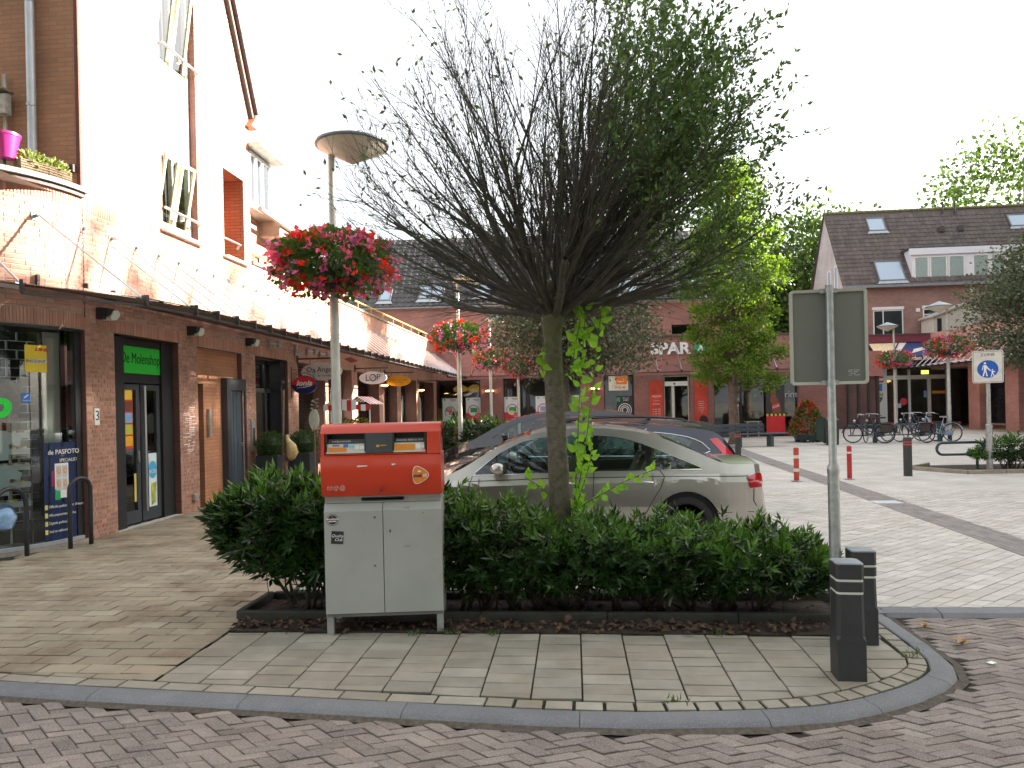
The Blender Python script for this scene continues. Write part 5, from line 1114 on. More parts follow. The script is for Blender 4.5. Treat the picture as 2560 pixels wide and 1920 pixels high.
text('lettering', 'ZONE', .085, face_y(0, -.082, 2.585), m_ink, t, sx=1.15); oval(MB(), (0,-.082,2.27), .195, .195, .003, 36).build('disc', mat('sign_blue', (.01,.10,.42), .45), t)
g = MB(); g.lathe([(.022,-.001),(.022,.001)], (0,0,0), 12, M=Matrix.Rotation(math.pi/2, 3, 'X'))
V0 = len(g.v); g.v = [tuple(Vector(v)+Vector((-.05,-.0845,2.40))) for v in g.v]
def poly(pts): g.prism([(x, z) for x, z in pts], -.0855, -.084, ax='Y')
poly([(-.075,2.36),(-.03,2.36),(-.022,2.27),(-.035,2.24),(-.07,2.24)]); poly([(-.068,2.24),(-.045,2.24),(-.075,2.11),(-.10,2.11)]); poly([(-.05,2.24),(-.03,2.25),(.0,2.11),(-.025,2.11)]); poly([(-.075,2.36),(-.088,2.35),(-.11,2.25),(-.095,2.245)]); poly([(-.03,2.36),(.02,2.28),(.06,2.235),(.05,2.225),(.0,2.265),(-.035,2.32)])
poly([(.07,2.235),(.10,2.235),(.10,2.17),(.07,2.17)]); poly([(.07,2.17),(.085,2.17),(.065,2.10),(.05,2.10)]); poly([(.085,2.17),(.10,2.17),(.125,2.11),(.108,2.105)]); poly([(.10,2.235),(.14,2.20),(.135,2.19),(.1,2.21)]); poly([(.072,2.262),(.084,2.272),(.096,2.262),(.096,2.248),(.072,2.248)]); g.build('walkers', m_wht, t)
# ---------------------------------------------------------------- low rails, shrub bed with edging
m_greenrail = mat('rail_green', (.02,.06,.055), .4, .1, var=.08)
t = thing('stadium_rail', 'low dark green looped rail left of the zone sign', 'rail', (8.72, 16.75, 0), rad(4), 'low green looped rails round the shrub bed')
def loop(L_, z0, z1):
    r = (z1-z0)/2; zc = (z0+z1)/2; P = [(-L_/2+r, 0, z1), (L_/2-r, 0, z1)]+[(L_/2-r+r*math.sin(a*math.pi/8), 0, zc+r*math.cos(a*math.pi/8)) for a in range(1, 8)]+[(L_/2-r, 0, z0), (-L_/2+r, 0, z0)]+[(-L_/2+r-r*math.sin(a*math.pi/8), 0, zc-r*math.cos(a*math.pi/8)) for a in range(1, 8)]
    return P+[P[0], P[1]]
g = MB(); g.tube(loop(1.05, .36, .63), .03, 8); g.build('loop', m_greenrail, t, smooth='all'); g = MB(); [g.tube([(x_,0,-.02),(x_,0,.38)], .03, 8) for x_ in (.38,)]; g.build('posts', m_greenrail, t)
dup(t, (9.95, 17.0, 0), rad(4), 'low dark green looped rail right of the zone sign, behind the small shrub')
ed = thing('bed_edging', 'low stone edging round the small shrub bed under the zone sign', 'edging')
for (x0, y0, x1, y1) in ((7.75,17.1,8.45,15.95),(8.45,15.95,12.5,16.3),(7.75,17.1,8.6,17.95)):
    n = max(1, int(math.dist((x0,y0),(x1,y1))/.8)); dxx, dyy = (x1-x0)/n, (y1-y0)/n
    for i in range(n): g = MB(); g.bbox_bev((x0+dxx*(i+.5), y0+dyy*(i+.5), .03), (math.hypot(dxx,dyy)-.01,.08,.1), .01, math.atan2(dyy,dxx)); g.build('edging_block', mat('edge_stone', (.28,.25,.2), .9, var=.2), ed)
g = MB(); g.add([(7.8,17.08,.012),(8.47,16.0,.012),(12.5,16.35,.012),(12.5,18.2,.012),(8.6,17.9,.012)], [(0,1,2,3,4)]); structure(g.build('soil_bed', m_soil))
# ---------------------------------------------------------------- bench
t = thing('park_bench', 'dark blue-grey plank bench under the ginkgo tree', 'bench', (6.15, 26.3, 0), rad(10)); m_bw = mat('bench_wood', (.06,.075,.09), .7, var=.25, vscale=14)
for k, y in enumerate((-.22, -.08, .06)): g = MB(); g.bbox_bev((.45,y,.47), (2.3,.13,.05), .008); g.build('seat_plank', m_bw, t)
for z in (.62, .78): g = MB(); g.bbox_bev((-.45,.17,z), (2.6,.05,.13), .008, 0); g.build('back_plank', m_bw, t)
for x_ in (-1.3, -.2, 1.0): g = MB(); g.bb(x_-.06,x_+.06,-.22,.12,0,.44); g.bb(x_-.03,x_+.03,.10,.15,.40,.84) if x_ < .9 else None; g.build('leg', m_bw, t)
# ---------------------------------------------------------------- flower cone planter
t = thing('flower_cone', 'tall cone of red flowers in a dark green tub', 'planter', (9.28, 28.9, 0)); g = MB(); g.lathe([(.50,.08),(.60,.42),(.63,.45),(.55,.45),(.5,.4)], (0,0,0), 8, a0=math.pi/8); g.build('tub', mat('tub_green', (.02,.045,.042), .5), t)
g = MB(); [g.box((.42*math.cos(a),.42*math.sin(a),.04), (.14,.14,.08), a) for a in [i*math.pi/4 for i in range(8)]]; g.build('feet', mat('tub_green', (.02,.045,.042), .5), t)
def in_cone():
    h = rnd.random()**1.25; a = rnd.uniform(0, 6.283); r = .68*(1-h)**.62*rnd.uniform(.55, 1.05)+.05; v = Vector((math.cos(a), math.sin(a), .35)); return Vector((r*math.cos(a), r*math.sin(a), .30+1.32*h)), v.normalized()
g = MB(); leaves(g, 1900, in_cone, .10, .75); g.build('foliage', m_geran, t); g = MB()
for i in range(330):
    p, nn = in_cone(); p = p*1.0+nn*.04; leaves(g, 5, lambda: (p+Vector((rnd.gauss(0,.025), rnd.gauss(0,.025), rnd.gauss(0,.025))), nn), .055, .9)
g.build('flowers', m_flred, t, kind='stuff')
# ---------------------------------------------------------------- litter bin
t = thing('litter_bin', 'dark green litter bin with pale edge beside the flower cone', 'litter bin', (9.35, 26.9, 0), rad(20)); g = MB(); g.prism([(-.28,0),(-.20,0),(-.14,.95),(-.2,1.0),(-.32,.9)], -.25, .25, ax='X'); g.prism([(-.1,.05),(.32,.2),(.36,.95),(-.1,1.0)], -.22, .22, ax='X'); g.build('body', mat('tub_green', (.02,.045,.042), .5), t); g = MB(); g.bbox_bev((.05,-.32,.52), (.14,.05,1.04), .015); g.build('front_post', m_galv, t)
# ---------------------------------------------------------------- bicycle rack and bicycles
m_rack = mat('rack_green', (.03,.085,.085), .45, var=.1)
t = thing('bicycle_rack', 'long dark green two-bar bicycle rack', 'bicycle rack', (12.2, 27.6, 0), rad(3))
for z in (.28, .66): g = MB(); g.tube([(-1.9,0,z),(1.6,0,z)], .024, 8); g.build('bar', m_rack, t)
for x_ in (-1.8,-1.2,-.35,.45,1.1): g = MB(); g.tube([(x_,0,.28),(x_,0,.66)], .018, 6); g.build('upright', m_rack, t)
for x_ in (-.9, 1.5): g = MB(); g.bb(x_-.07,x_+.07,-.05,.05,0,.7); g.build('leg', m_rack, t)
m_tyre = mat('tyre', (.02,.02,.02), .8, var=.1)
def bicycle(x, y, rz, label, fc, bags=False, steer=0., light=None):
    t = thing('bicycle', label, 'bicycle', (x, y, 0), rz, 'bicycles at the rack'); mf = mat('bike_frame_%s' % light if light else 'bike_frame_dark', fc, .35, .3, var=.05); R = .345
    for wx, st in ((-.54, 0), (.54, steer)):
        Mw = Matrix.Rotation(st, 3, 'Z'); g = MB(); g.ring((wx,0,R), R-.018, .018, 'Y', 30, 6, Mw); w_ = g.build('wheel', m_tyre, t, smooth='all'); g = MB()
        g.ring((wx,0,R), R-.042, .008, 'Y', 30, 4, Mw)
        for i in range(14):
            a = 2*math.pi*i/14; g.tube([Vector((wx,0,R))+Mw @ Vector((.02*math.cos(a+.8),.02*(-1)**i,.02*math.sin(a+.8))), Vector((wx,0,R))+Mw @ Vector(((R-.045)*math.cos(a),0,(R-.045)*math.sin(a)))], .0022, 3, False)
        g.lathe([(.05 if wx > 0 else .035,-.03),(.05 if wx > 0 else .035,.03)], (wx,0,R), 12, M=Matrix.Rotation(math.pi/2, 3, 'X')); g.build('spokes', m_steel, w_)
        g = MB(); a0, a1 = (rad(20), rad(170)) if wx < 0 else (rad(5), rad(130)); g.tube([Vector((wx,0,R))+Mw @ Vector(((R+.025)*math.cos(a0+(a1-a0)*i/10),0,(R+.025)*math.sin(a0+(a1-a0)*i/10))) for i in range(11)], .018, 5); g.build('mudguard', mf, w_, smooth='all')
    g = MB(); BB = (-.08,0,.30); HT, HB = (.37,0,.95), (.42,0,.72); ST = (-.22,0,.78)
    g.tube([HB,(.1,0,.42),BB], .024, 8); g.tube([HT,(.2,0,.68),(-.02,0,.45),(-.13,0,.42)], .020, 8); g.tube([BB,ST], .020, 8); g.tube([HT,HB], .026, 8)
    for s_ in (-.05, .05): g.tube([(-.08,s_*.5,.30),(-.54,s_,R)], .012, 6); g.tube([(-.19,s_*.4,.66),(-.54,s_,R)], .010, 6); g.tube([(.43,s_*.6,.70),(.54,s_,R)], .013, 6)
    g.build('frame', mf, t, smooth=40)
    g = MB(); g.tube([HT,(.34,0,1.06)], .014, 8); g.tube([(.10,-.30,1.02),(.24,-.27,1.08),(.34,-.1,1.09),(.34,.1,1.09),(.24,.27,1.08),(.10,.30,1.02)], .012, 8); g.build('handlebar', m_steel, t, smooth='all'); g = MB(); [g.tube([(.06,s_*.305,1.01),(.17,s_*.285,1.055)], .018, 6) for s_ in (-1,1)]; g.build('grips', m_black, t); g = MB(); g.lathe([(.045,-.03),(.05,.03),(.02,.05)], (.47,0,.83), 10, M=Matrix.Rotation(math.pi/2, 3, 'Y')); g.build('headlamp', m_steel, t)
    g = MB(); g.tube([ST,(-.25,0,.90)], .013, 6); g.build('seat_post', m_steel, t); g = MB(); g.prism([(-.40,.0),(-.38,.09),(-.28,.09),(-.12,.02),(-.10,-.02),(-.28,-.09),(-.38,-.09)], .90, .955); g.build('saddle', mat('saddle_grey', (.3,.3,.31), .5) if light else m_black, t)
    g = MB(); g.box((-.58,0,.74), (.40,.13,.015)); g.tube([(-.75,.05,.735),(-.56,.05,.36)], .007, 5); g.tube([(-.75,-.05,.735),(-.56,-.05,.36)], .007, 5); g.build('carrier', m_black, t); g = MB(); g.box((-.80,0,.72), (.03,.10,.05)); g.build('rear_light', mat('lamp_red', (.6,.02,.02), .3), t)
    g = MB(); g.lathe([(.09,-.006),(.09,.006)], (-.08,-.05,.30), 14, M=Matrix.Rotation(math.pi/2, 3, 'X')); g.tube([(-.08,-.06,.30),(.04,-.06,.18)], .009, 5); g.box((.05,-.11,.18), (.09,.08,.02)); g.tube([(-.08,.06,.30),(-.2,.06,.42)], .009, 5); g.build('crank', m_steel, t)
    g = MB(); g.prism([(-.54,.26),(-.08,.21),(.0,.30),(-.08,.40),(-.54,.42)], -.07, -.05, ax='Y'); g.build('chain_case', mf, t)
    if bags:
        for s_ in (-1, 1):
            g = MB(); g.bbox_bev((-.60,s_*.15,.57), (.40,.13,.33), .04); g.box((-.60,s_*.17,.74), (.38,.15,.03)); g.build('pannier', mat('pannier_brown', (.05,.035,.035), .8, var=.2, vscale=18), t)
    return t
bicycle(10.95, 27.25, rad(150), 'dark bicycle with brown pannier bags at the left end of the rack', (.03,.04,.07), True, .3)
bicycle(11.5, 27.9, rad(-155), 'dark bicycle close behind the one with brown panniers', (.035,.04,.045), False, .5)
bicycle(12.55, 27.3, rad(118), 'bicycle with panniers behind the thick red-ringed bollard', (.03,.03,.04), True, .2)
bicycle(13.6, 27.7, rad(130), 'pale silver-blue step-through bicycle next to the lamp post', (.36,.43,.55), False, .3, 'pale')
bicycle(13.35, 28.3, rad(120), 'dark bicycle half hidden behind the pale one', (.04,.045,.05), False, -.2)
# ================================================================ supermarket building at the back
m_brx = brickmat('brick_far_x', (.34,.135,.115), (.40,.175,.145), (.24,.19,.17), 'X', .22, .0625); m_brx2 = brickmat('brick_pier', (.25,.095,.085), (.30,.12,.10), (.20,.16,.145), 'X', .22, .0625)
def roof_tiles(parent, O, ux, uv, L_, W_, m, holes=(), tw=.30, th=.34, most=300, W0=Vector((0,0,0))):
    """interlocking pantiles laid on a slope: O = eaves corner, ux along the eaves, uv up the slope"""
    n = ux.cross(uv).normalized()
    if n.z < 0: n = -n
    def tile(mb, u, v):
        prof = [(0,.012),(.25,.045),(.5,.055),(.72,.035),(.85,.008),(1.0,.012)]; V = []
        for vv, lift in ((-.02,.028),(th*.985,.0)):
            for a, h in prof: V.append(O+ux*(u+a*tw)+uv*(v+vv)+n*(h+lift))
        k = len(prof); V += [O+ux*(u+a*tw)+uv*(v-.02)+n*(h*.2) for a, h in prof]
        mb.add(V, [(i, i+1, k+i+1, k+i) for i in range(k-1)]+[(2*k+i, 2*k+i+1, i+1, i) for i in range(k-1)])
    T = []
    for j in range(int(L_/th)):
        for i in range(int(W_/tw)):
            u, v = i*tw, j*th
            if any(a-tw*.6 < u < b-tw*.4 and c-th*.7 < v < d-th*.25 for a, b, c, d in holes): continue
            c = O+ux*(u+tw/2)+uv*(v+th/2)+W0; d_ = seen(*c, .98); T.append((1/d_**2 if d_ and (c.x < -2.5 or c.x > 12) else 0, u, v))
    T.sort(key=lambda t: -t[0]); rest = MB(); base = None
    for k_, (w_, u, v) in enumerate(T):
        if k_ < most and w_ > 0:
            if base is None:
                b = MB(); tile(b, 0, 0); base = b.mesh('roof_tile', m, 60)
            o = bpy.data.objects.new('roof_tile', base); COL.objects.link(o); o.parent = parent; o.location = ux*u+uv*v
        else: rest.tint = rnd.random(); tile(rest, u, v)
    if rest.f: rest.build('roof_tiles', m, parent, 60, kind='stuff')
SPA = math.atan(.045); spar = thing('supermarket_building', 'long brick shop building with dark tiled roof across the square', 'building', (-6.53, 33, 0), SPA)
OPS = [(-.05,2.1,.35,2.97),(3.2,6.86,.35,3.0),(7.96,9.38,.35,3.05),(10.78,12.0,0,2.98),(13.1,17.0,0,2.78),(-2.0,-.62,4.72,5.28),(.3,1.1,4.72,5.28),(11.2,12.4,4.9,5.35),(7.1,8.3,4.9,5.35)]
core = MB(); xb = sorted(set([-6,15.68,18.6]+[v for o in OPS for v in o[:2]])); zb_ = sorted(set([0,4.75,6.5]+[v for o in OPS for v in o[2:]]))
for a, b in zip(xb, xb[1:]):
    for c, d in zip(zb_, zb_[1:]):
        xm, zm = (a+b)/2, (c+d)/2
        if xm > 15.68 and zm > 4.75: continue
        if any(o[0] < xm < o[1] and o[2] < zm < o[3] for o in OPS): continue
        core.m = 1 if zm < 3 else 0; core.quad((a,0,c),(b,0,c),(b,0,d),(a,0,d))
core.m = 0; core.quad((15.68,0,4.75),(15.68,7,4.75),(15.68,7,6.5),(15.68,0,6.5)); core.add([(15.68,0,6.5),(15.68,7,6.5),(15.68,3.5,10.6)], [(0,1,2)]); core.quad((-6,7,0),(18.6,7,0),(18.6,7,4.75),(-6,7,4.75)); core.quad((18.6,0,0),(18.6,7,0),(18.6,7,4.75),(18.6,0,4.75)); core.quad((15.68,0,4.74),(18.6,0,4.74),(18.6,7,4.74),(15.68,7,4.74)); core.quad((-6,7,4.7),(15.68,7,4.7),(15.68,7,6.5),(-6,7,6.5))
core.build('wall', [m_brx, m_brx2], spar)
g = MB()
for o in OPS:
    a, b, c, d = o; dp = .28
    for x in (a, b): g.quad((x,0,c),(x,dp,c),(x,dp,d),(x,0,d))
    g.quad((a,0,d),(b,0,d),(b,dp,d),(a,dp,d)); g.quad((a,0,c),(b,0,c),(b,dp,c),(a,dp,c))
g.build('reveal', m_brx2, spar)
g = MB(); g.bb(-6,15.75,-.12,.05,4.76,4.86); g.bb(15.68,18.65,-.06,.1,4.75,4.83); g.build('ledge', mat('ledge_dark', (.10,.07,.065), .7), spar)
g = MB(); g.bb(-6,15.8,-.28,-.1,6.42,6.56); g.build('gutter', mat('zinc_gutter', (.25,.28,.31), .5, .3), spar)
g = MB(); O_ = Vector((-6,-.28,6.5)); uv = Vector((0,3.78,4.1)).normalized(); g.quad(O_, O_+Vector((21.7,0,0)), (15.7,3.5,10.6), (-6,3.5,10.6)); g.quad((-6,3.5,10.6),(15.7,3.5,10.6),(15.7,7.3,6.5),(-6,7.3,6.5)); rf = g.build('roof', m_roof, spar)
def spl(X, zp):   # px-plane height -> slope coordinates
    lo, hi = 0, 1
    for _ in range(30):
        t_ = (lo+hi)/2; y = 33+(-.28+3.78*t_); z = 6.5+4.1*t_; q = 1.68+(z-1.68)*33/y
        if q < zp: lo = t_
        else: hi = t_
    y = 33+(-.28+3.78*t_); return (X*y/33+6.53)+6, t_*5.577
holes = []; sk = []
for (x0, x1, z0, z1, mul) in ((-11.3,-10.55,6.8,7.35,0),(-9.24,-8.48,6.79,7.33,0),(-7.31,-5.96,6.82,7.47,1),(-4.6,-3.8,6.9,7.45,0),(2.2,3.1,6.85,7.5,0),(5.5,6.4,7.0,7.6,0)):
    a, v0 = spl(x0, z0); b, v1 = spl(x1, z1); holes.append((a,b,v0,v1)); sk.append((a,b,v0,v1,mul))
def skylight(parent, O, ux, uv, a, b, v0, v1, mul, gl, fr):
    n = ux.cross(uv).normalized(); n = n if n.z > 0 else -n; P = lambda u, v, h: O+ux*u+uv*v+n*h; g = MB()
    def bar(u0,u1,w0,w1,h0=.0,h1=.12): g.add([P(u,w,h) for h in (h0,h1) for u,w in ((u0,w0),(u1,w0),(u1,w1),(u0,w1))], [(3,2,1,0),(4,5,6,7),(0,1,5,4),(1,2,6,5),(2,3,7,6),(3,0,4,7)])
    t_ = .07; bar(a,b,v0,v0+t_); bar(a,b,v1-t_,v1); bar(a,a+t_,v0+t_,v1-t_); bar(b-t_,b,v0+t_,v1-t_)
    if mul: bar((a+b)/2-.05,(a+b)/2+.05,v0+t_,v1-t_)
    f = g.build('skylight', fr, parent); g = MB(); g.add([P(a+t_,v0+t_,.08),P(b-t_,v0+t_,.08),P(b-t_,v1-t_,.08),P(a+t_,v1-t_,.08)], [(0,1,2,3)]); g.build('pane', gl, f)
    g = MB(); g.add([P(a-.12,v0-.22,.085),P(b+.12,v0-.22,.085),P(b,v0,.09),P(a,v0,.09)], [(0,1,2,3)]); g.build('flashing', mat('lead', (.4,.43,.46), .5), f)
m_sky = mat('skylight_glass', (.35,.45,.55), .08, .0, var=0, spec=1.0); m_skf = mat('skylight_frame', (.13,.14,.15), .5)
for a, b, v0, v1, mul in sk: skylight(spar, O_, Vector((1,0,0)), uv, a, b, v0, v1, mul, m_sky, m_skf)
roof_tiles(rf, O_, Vector((1,0,0)), uv, 5.58, 21.7, m_roof, holes, W0=Vector((-6.53,33,0)))
# dark shop rooms, frames and panes
for i, o in enumerate(OPS):
    a, b, c, d = o
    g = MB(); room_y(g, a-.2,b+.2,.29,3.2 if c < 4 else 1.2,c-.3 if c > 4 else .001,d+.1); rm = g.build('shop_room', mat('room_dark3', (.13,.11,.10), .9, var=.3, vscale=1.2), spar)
    mu = {1: (4.3, 4.42, 5.6), 2: (), 3: (), 4: (14.4, 15.6)}.get(i, ())
    def fy(mb, x0, x1, z0, z1, y, t=.05): mb.bb(x0,x1,y,y+.06,z0,z0+t); mb.bb(x0,x1,y,y+.06,z1-t,z1); mb.bb(x0,x0+t,y,y+.06,z0+t,z1-t); mb.bb(x1-t,x1,y,y+.06,z0+t,z1-t)
    g = MB(); fy(g, a+.02, b-.02, max(c,.02), d-.02, .2)
    for x in mu: g.bb(x-.03,x+.03,.205,.255,c+.05,d-.05)
    f = g.build('shop_window' if i != 3 else 'entrance', m_black if i != 3 else mat('ivory_frame', (.6,.58,.52), .5), spar)
    xs = [a]+list(mu)+[b]
    if i != 3:
        for p, q in zip(xs, xs[1:]): g = MB(); g.bb(p+.05,q-.05,.222,.228,max(c,.02)+.05,d-.07); g.build('pane', m_glass, f)
    else:
        g = MB(); g.bb(a+.06,b-.06,.14,.3,2.47,2.68); g.build('header', m_white, f); g = MB(); g.bb((a+b)/2-.22,(a+b)/2-.10,.17,.27,.03,2.47); g.build('post', mat('ivory_frame', (.6,.58,.52), .5), f)
        for p, q in ((a+.06,(a+b)/2-.22),((a+b)/2-.10,b-.06)): g = MB(); g.bb(p,q,.222,.228,.05,2.45); g.build('pane', m_glass, f)
        g = MB(); g.bb(a+.06,b-.06,.222,.228,2.7,2.93); g.build('pane', m_glass, f); g = MB(); g.lathe([(.045,0),(.045,.02)], ((a+b)/2-.1,.13,2.57), 12, M=Matrix.Rotation(math.pi/2,3,'X')); g.build('sensor', m_black, f)
# goods and lamps glimpsed in the shop
g = MB()
for i in range(60): x = rnd.uniform(3.3,6.8); g.m = rnd.randrange(4); g.box((x, rnd.uniform(.9,1.6), rnd.uniform(.5,1.05)), (.12,.1,rnd.uniform(.1,.2)))
g.build('stacked_goods', [mat('goods_red', (.4,.05,.04), .6), mat('goods_amber', (.5,.28,.04), .6), mat('goods_white', (.55,.55,.5), .6), mat('goods_brown', (.2,.1,.05), .6)], spar, kind='stuff')
g = MB(); g.bb(.0,1.0,.36,.4,.0,1.65); g.build('wood_counter', mat('orange_wood', (.42,.18,.03), .5, var=.2, vscale=6), spar)
for k, x in enumerate((1.05, 1.75)): g = MB(); g.lathe([(.0,2.40),(.32,2.46),(.36,2.62),(.1,2.78)], (x,.9,0), 14); g.build('pendant_lamp', mat('pendant', (.35,.20,.04), .5, emit=.06), spar)
# canopy with rods
scn = thing('glass_canopy', 'glass canopy on thin rods along the supermarket front', 'canopy', (-6.53, 33, 0), SPA); x = .75
while x < 17.9:
    z0 = 3.08
    g = MB(); g.tube([(x,-.06,4.35),(x+.02,-1.36,z0+.05)], .017, 5); rd = g.build('tie_rod', m_steel, scn); g = MB(); g.tube([(x,-.02,3.42),(x,-1.42,z0)], .03, 4); g.box((x,-1.42,z0+.02), (.05,.1,.14)); ar = g.build('arm', m_rail, scn); g = MB(); g.box((x,-.02,4.35), (.1,.02,.1)); g.build('wall_plate', m_steel, rd)
    if x+1.06 < 17.9: g = MB(); g.add([(x+.03,-.08,3.42),(x+1.03,-.08,3.42),(x+1.03,-1.44,3.115),(x+.03,-1.44,3.115)], [(0,1,2,3)]); g.build('pane', m_canglass, scn)
    x += 1.06
g = MB(); g.tube([(.75,-1.42,3.06),(17.6,-1.42,3.06)], .025, 4); g.build('edge_rail', m_rail, scn)
# posters, panels, signs on the supermarket
SPO = Matrix.Translation((-6.53,33,0)) @ Matrix.Rotation(SPA,4,'Z')
def sp(x, y, z): return tuple(SPO @ Vector((x, y, z)))
m_pwhite = mat('poster_white', (.66,.70,.72), .4, var=.04); m_pred = mat('poster_offer_red', (.58,.03,.05), .4); m_pgreen = mat('poster_green', (.03,.30,.10), .4)
def ring(name, t, c, R, r, m_): g = MB(); g.ring(c, R, r, 'Y', 30, 5); return g.build(name, m_, t)
for i, (x0, x1, lb, price) in enumerate(((.24,1.0,'green-bordered white offer poster with two red cards',''),(1.38,2.1,'white and red offer poster with a green pack, price 99','99'),(3.22,3.98,'white and red offer poster with green and yellow packs, price 2','2'),(4.72,5.46,'white and red offer poster left of the tree trunk, price 199','199'),(6.45,6.85,'white offer poster half hidden right of the tree trunk',''))):
    w_ = x1-x0; h_ = 1.13; t = thing('shop_poster', lb, 'poster', sp((x0+x1)/2, .17, 1.56), SPA, 'offer posters in the supermarket windows')
    g = MB(); g.box((0,.004,0), (w_,.006,h_)); g.build('sheet', m_pwhite, t)
    if i == 0:
        g = MB()
        for s_ in (-1,1): g.box((s_*(w_/2-.015),0,0), (.03,.006,h_)); g.box((0,0,s_*(h_/2-.015)), (w_-.06,.006,.03))
        g.build('border', mat('poster_border', (.25,.5,.42), .4), t); ring('ring', t, (0,-.002,-.1), .25, .022, m_pgreen); g = MB(); g.box((-.06,-.006,.0), (.28,.004,.16), 0); g.box((.07,-.008,-.15), (.26,.004,.15)); g.build('cards', m_pred, t); text('lettering', 'SPAR', .09, face_y(-.06,-.01,.0), m_wht, t); text('lettering', 'SPAR', .09, face_y(.07,-.012,-.15), m_wht, t)
    else:
        g = MB(); g.box((0,-.001,-h_/2+.2), (w_,.004,.4)); g.build('red_foot', m_pred, t); ring('ring', t, (.0,-.004,-.06), min(.26,w_*.42), .02, m_pred); oval(MB(), (0,-.003,-.06), min(.25,w_*.4), min(.25,w_*.4), .003).build('ring_ground', m_pwhite, t)
        g = MB(); g.box((.02 if i < 4 else 0,-.006,-.03), (.34 if i < 4 else .2,.004,.22)); g.build('pack', m_pgreen if i != 3 else mat('pack_violet', (.25,.3,.5), .4), t)
        if i == 2: g = MB(); g.box((-.02,-.008,-.15), (.22,.004,.12)); g.build('pack', mat('pack_yellow', (.65,.55,.05), .4), t)
        if price: oval(MB(), (w_*.22,-.009,-.27), .12, .12, .003).build('price_disc', m_pwhite, t); oval(MB(), (w_*.22,-.011,-.27), .10, .10, .003).build('price_disc', m_pred, t); text('lettering', price, .13, face_y(w_*.22,-.014,-.27), m_wht, t)
    g = MB(); g.box((-w_*.33,-.003,h_*.43), (.07,.004,.07)); g.build('mark', m_pgreen, t); g = MB(); g.box((w_*.18,-.003,h_*.43), (w_*.4,.003,.03)); g.box((w_*.22,-.003,h_*.38), (w_*.3,.003,.025)); g.build('print_lines', mat('print_grey', (.3,.2,.2), .5), t)
for (x0,x1,z0,z1,lb,rows) in ((10.10,10.72,.55,2.72,'red panel with white opening hours left of the supermarket entrance',[('WELKOM',.13,.35),('in uw supermarkt',.05,.15),('Openingstijden',.07,.0),('Ma  8.00 - 20.00',.068,-.25),('Di  8.00 - 20.00',.068,-.36),('Wo  8.00 - 20.00',.068,-.47),('Do  8.00 - 20.00',.068,-.58),('Vr  8.00 - 20.00',.068,-.69),('Za  8.00 - 18.00',.068,-.80)]),(12.2,12.78,.4,2.72,'red panel with white words right of the supermarket entrance',[('Vind ons of',.07,.15),('Facebook en',.07,.05),('bekijk de',.07,-.05),('aanbiedingen',.07,-.15),('en win een',.07,-.25),('prijs',.07,-.35)])):
    t = thing('wall_panel', lb, 'panel', sp((x0+x1)/2, -.03, (z0+z1)/2), SPA); g = MB(); g.box((0,0,0), (x1-x0,.04,z1-z0)); g.build('board', mat('panel_red', (.52,.05,.025), .4, var=.25, vscale=2.2), t)
    for s_, sz, z in rows: text('lettering', s_, sz, face_y(0,-.023,z), m_wht, t, sx=.8)
    if x0 > 12: oval(MB(), (.1,-.024,-.75), .2, .25, .004).build('cup', mat('cup_dark', (.03,.012,.01), .4), t); oval(MB(), (-.12,-.024,.95), .16, .12, .004).build('picture', mat('pic_red', (.7,.08,.02), .4), t)
t = thing('bank_sign', 'square orange and white bank sign over a shop window', 'sign', sp(8.66, .12, 2.66), SPA); g = MB(); g.bbox_bev((0,0,0), (.92,.08,.70), .012); g.build('case', mat('sign_cream', (.7,.66,.55), .4), t); g = MB(); g.box((.14,-.042,.13), (.52,.006,.38)); g.build('orange_field', mat('bank_orange', (.8,.20,.02), .4), t); g = MB(); g.tube([(-.1,-.048,.18),(.05,-.048,.05),(.25,-.048,.08),(.2,-.048,.25)], [.008,.02,.014,.006], 5); g.build('swoosh', m_wht, t); text('lettering', 'ING', .18, face_y(-.02,-.043,-.2), mat('bank_blue', (.05,.05,.12), .5), t); oval(MB(), (.25,-.043,-.2), .07, .05, .004, 12).build('lion_mark', mat('bank_orange', (.8,.20,.02), .4), t)
t = thing('window_poster', 'black poster with white ring in the shop window under the orange bank sign', 'poster', sp(8.95, .17, 1.5), SPA); g = MB(); g.box((0,0,0), (.75,.006,1.1)); g.build('sheet', mat('poster_black', (.03,.03,.035), .5, var=.3, vscale=9), t)
for R_ in (.12, .2, .3): ring('ring', t, (0,-.006,-.12), R_, .018, m_wht)
text('lettering', 'alles voor', .08, face_y(.05,-.006,.45), m_wht, t); text('lettering', 'de BBQ', .08, face_y(.05,-.006,.35), m_wht, t); g = MB(); g.box((-.3,-.006,.38), (.16,.004,.2)); g.build('mark', m_pgreen, t)
t = thing('store_letters', 'white raised supermarket letters with green tree disc', 'sign', sp(10.15, -.06, 4.2), SPA); m_let = mat('letter_white', (.8,.8,.8), .35); text('letter', 'SPAR', .74, face_y(.95,-.02,0), m_let, t, ext=.05, bold=.025, sx=1.1); oval(MB(), (2.35,-.03,.0), .30, .30, .08).build('green_disc', mat('disc_green', (.02,.38,.14), .4), t); g = MB(); g.prism([(2.35,.22),(2.50,-.12),(2.20,-.12)], -.085, -.071, ax='Y'); g.box((2.35,-.078,-.17), (.06,.012,.1)); g.build('tree_mark', m_let, t)
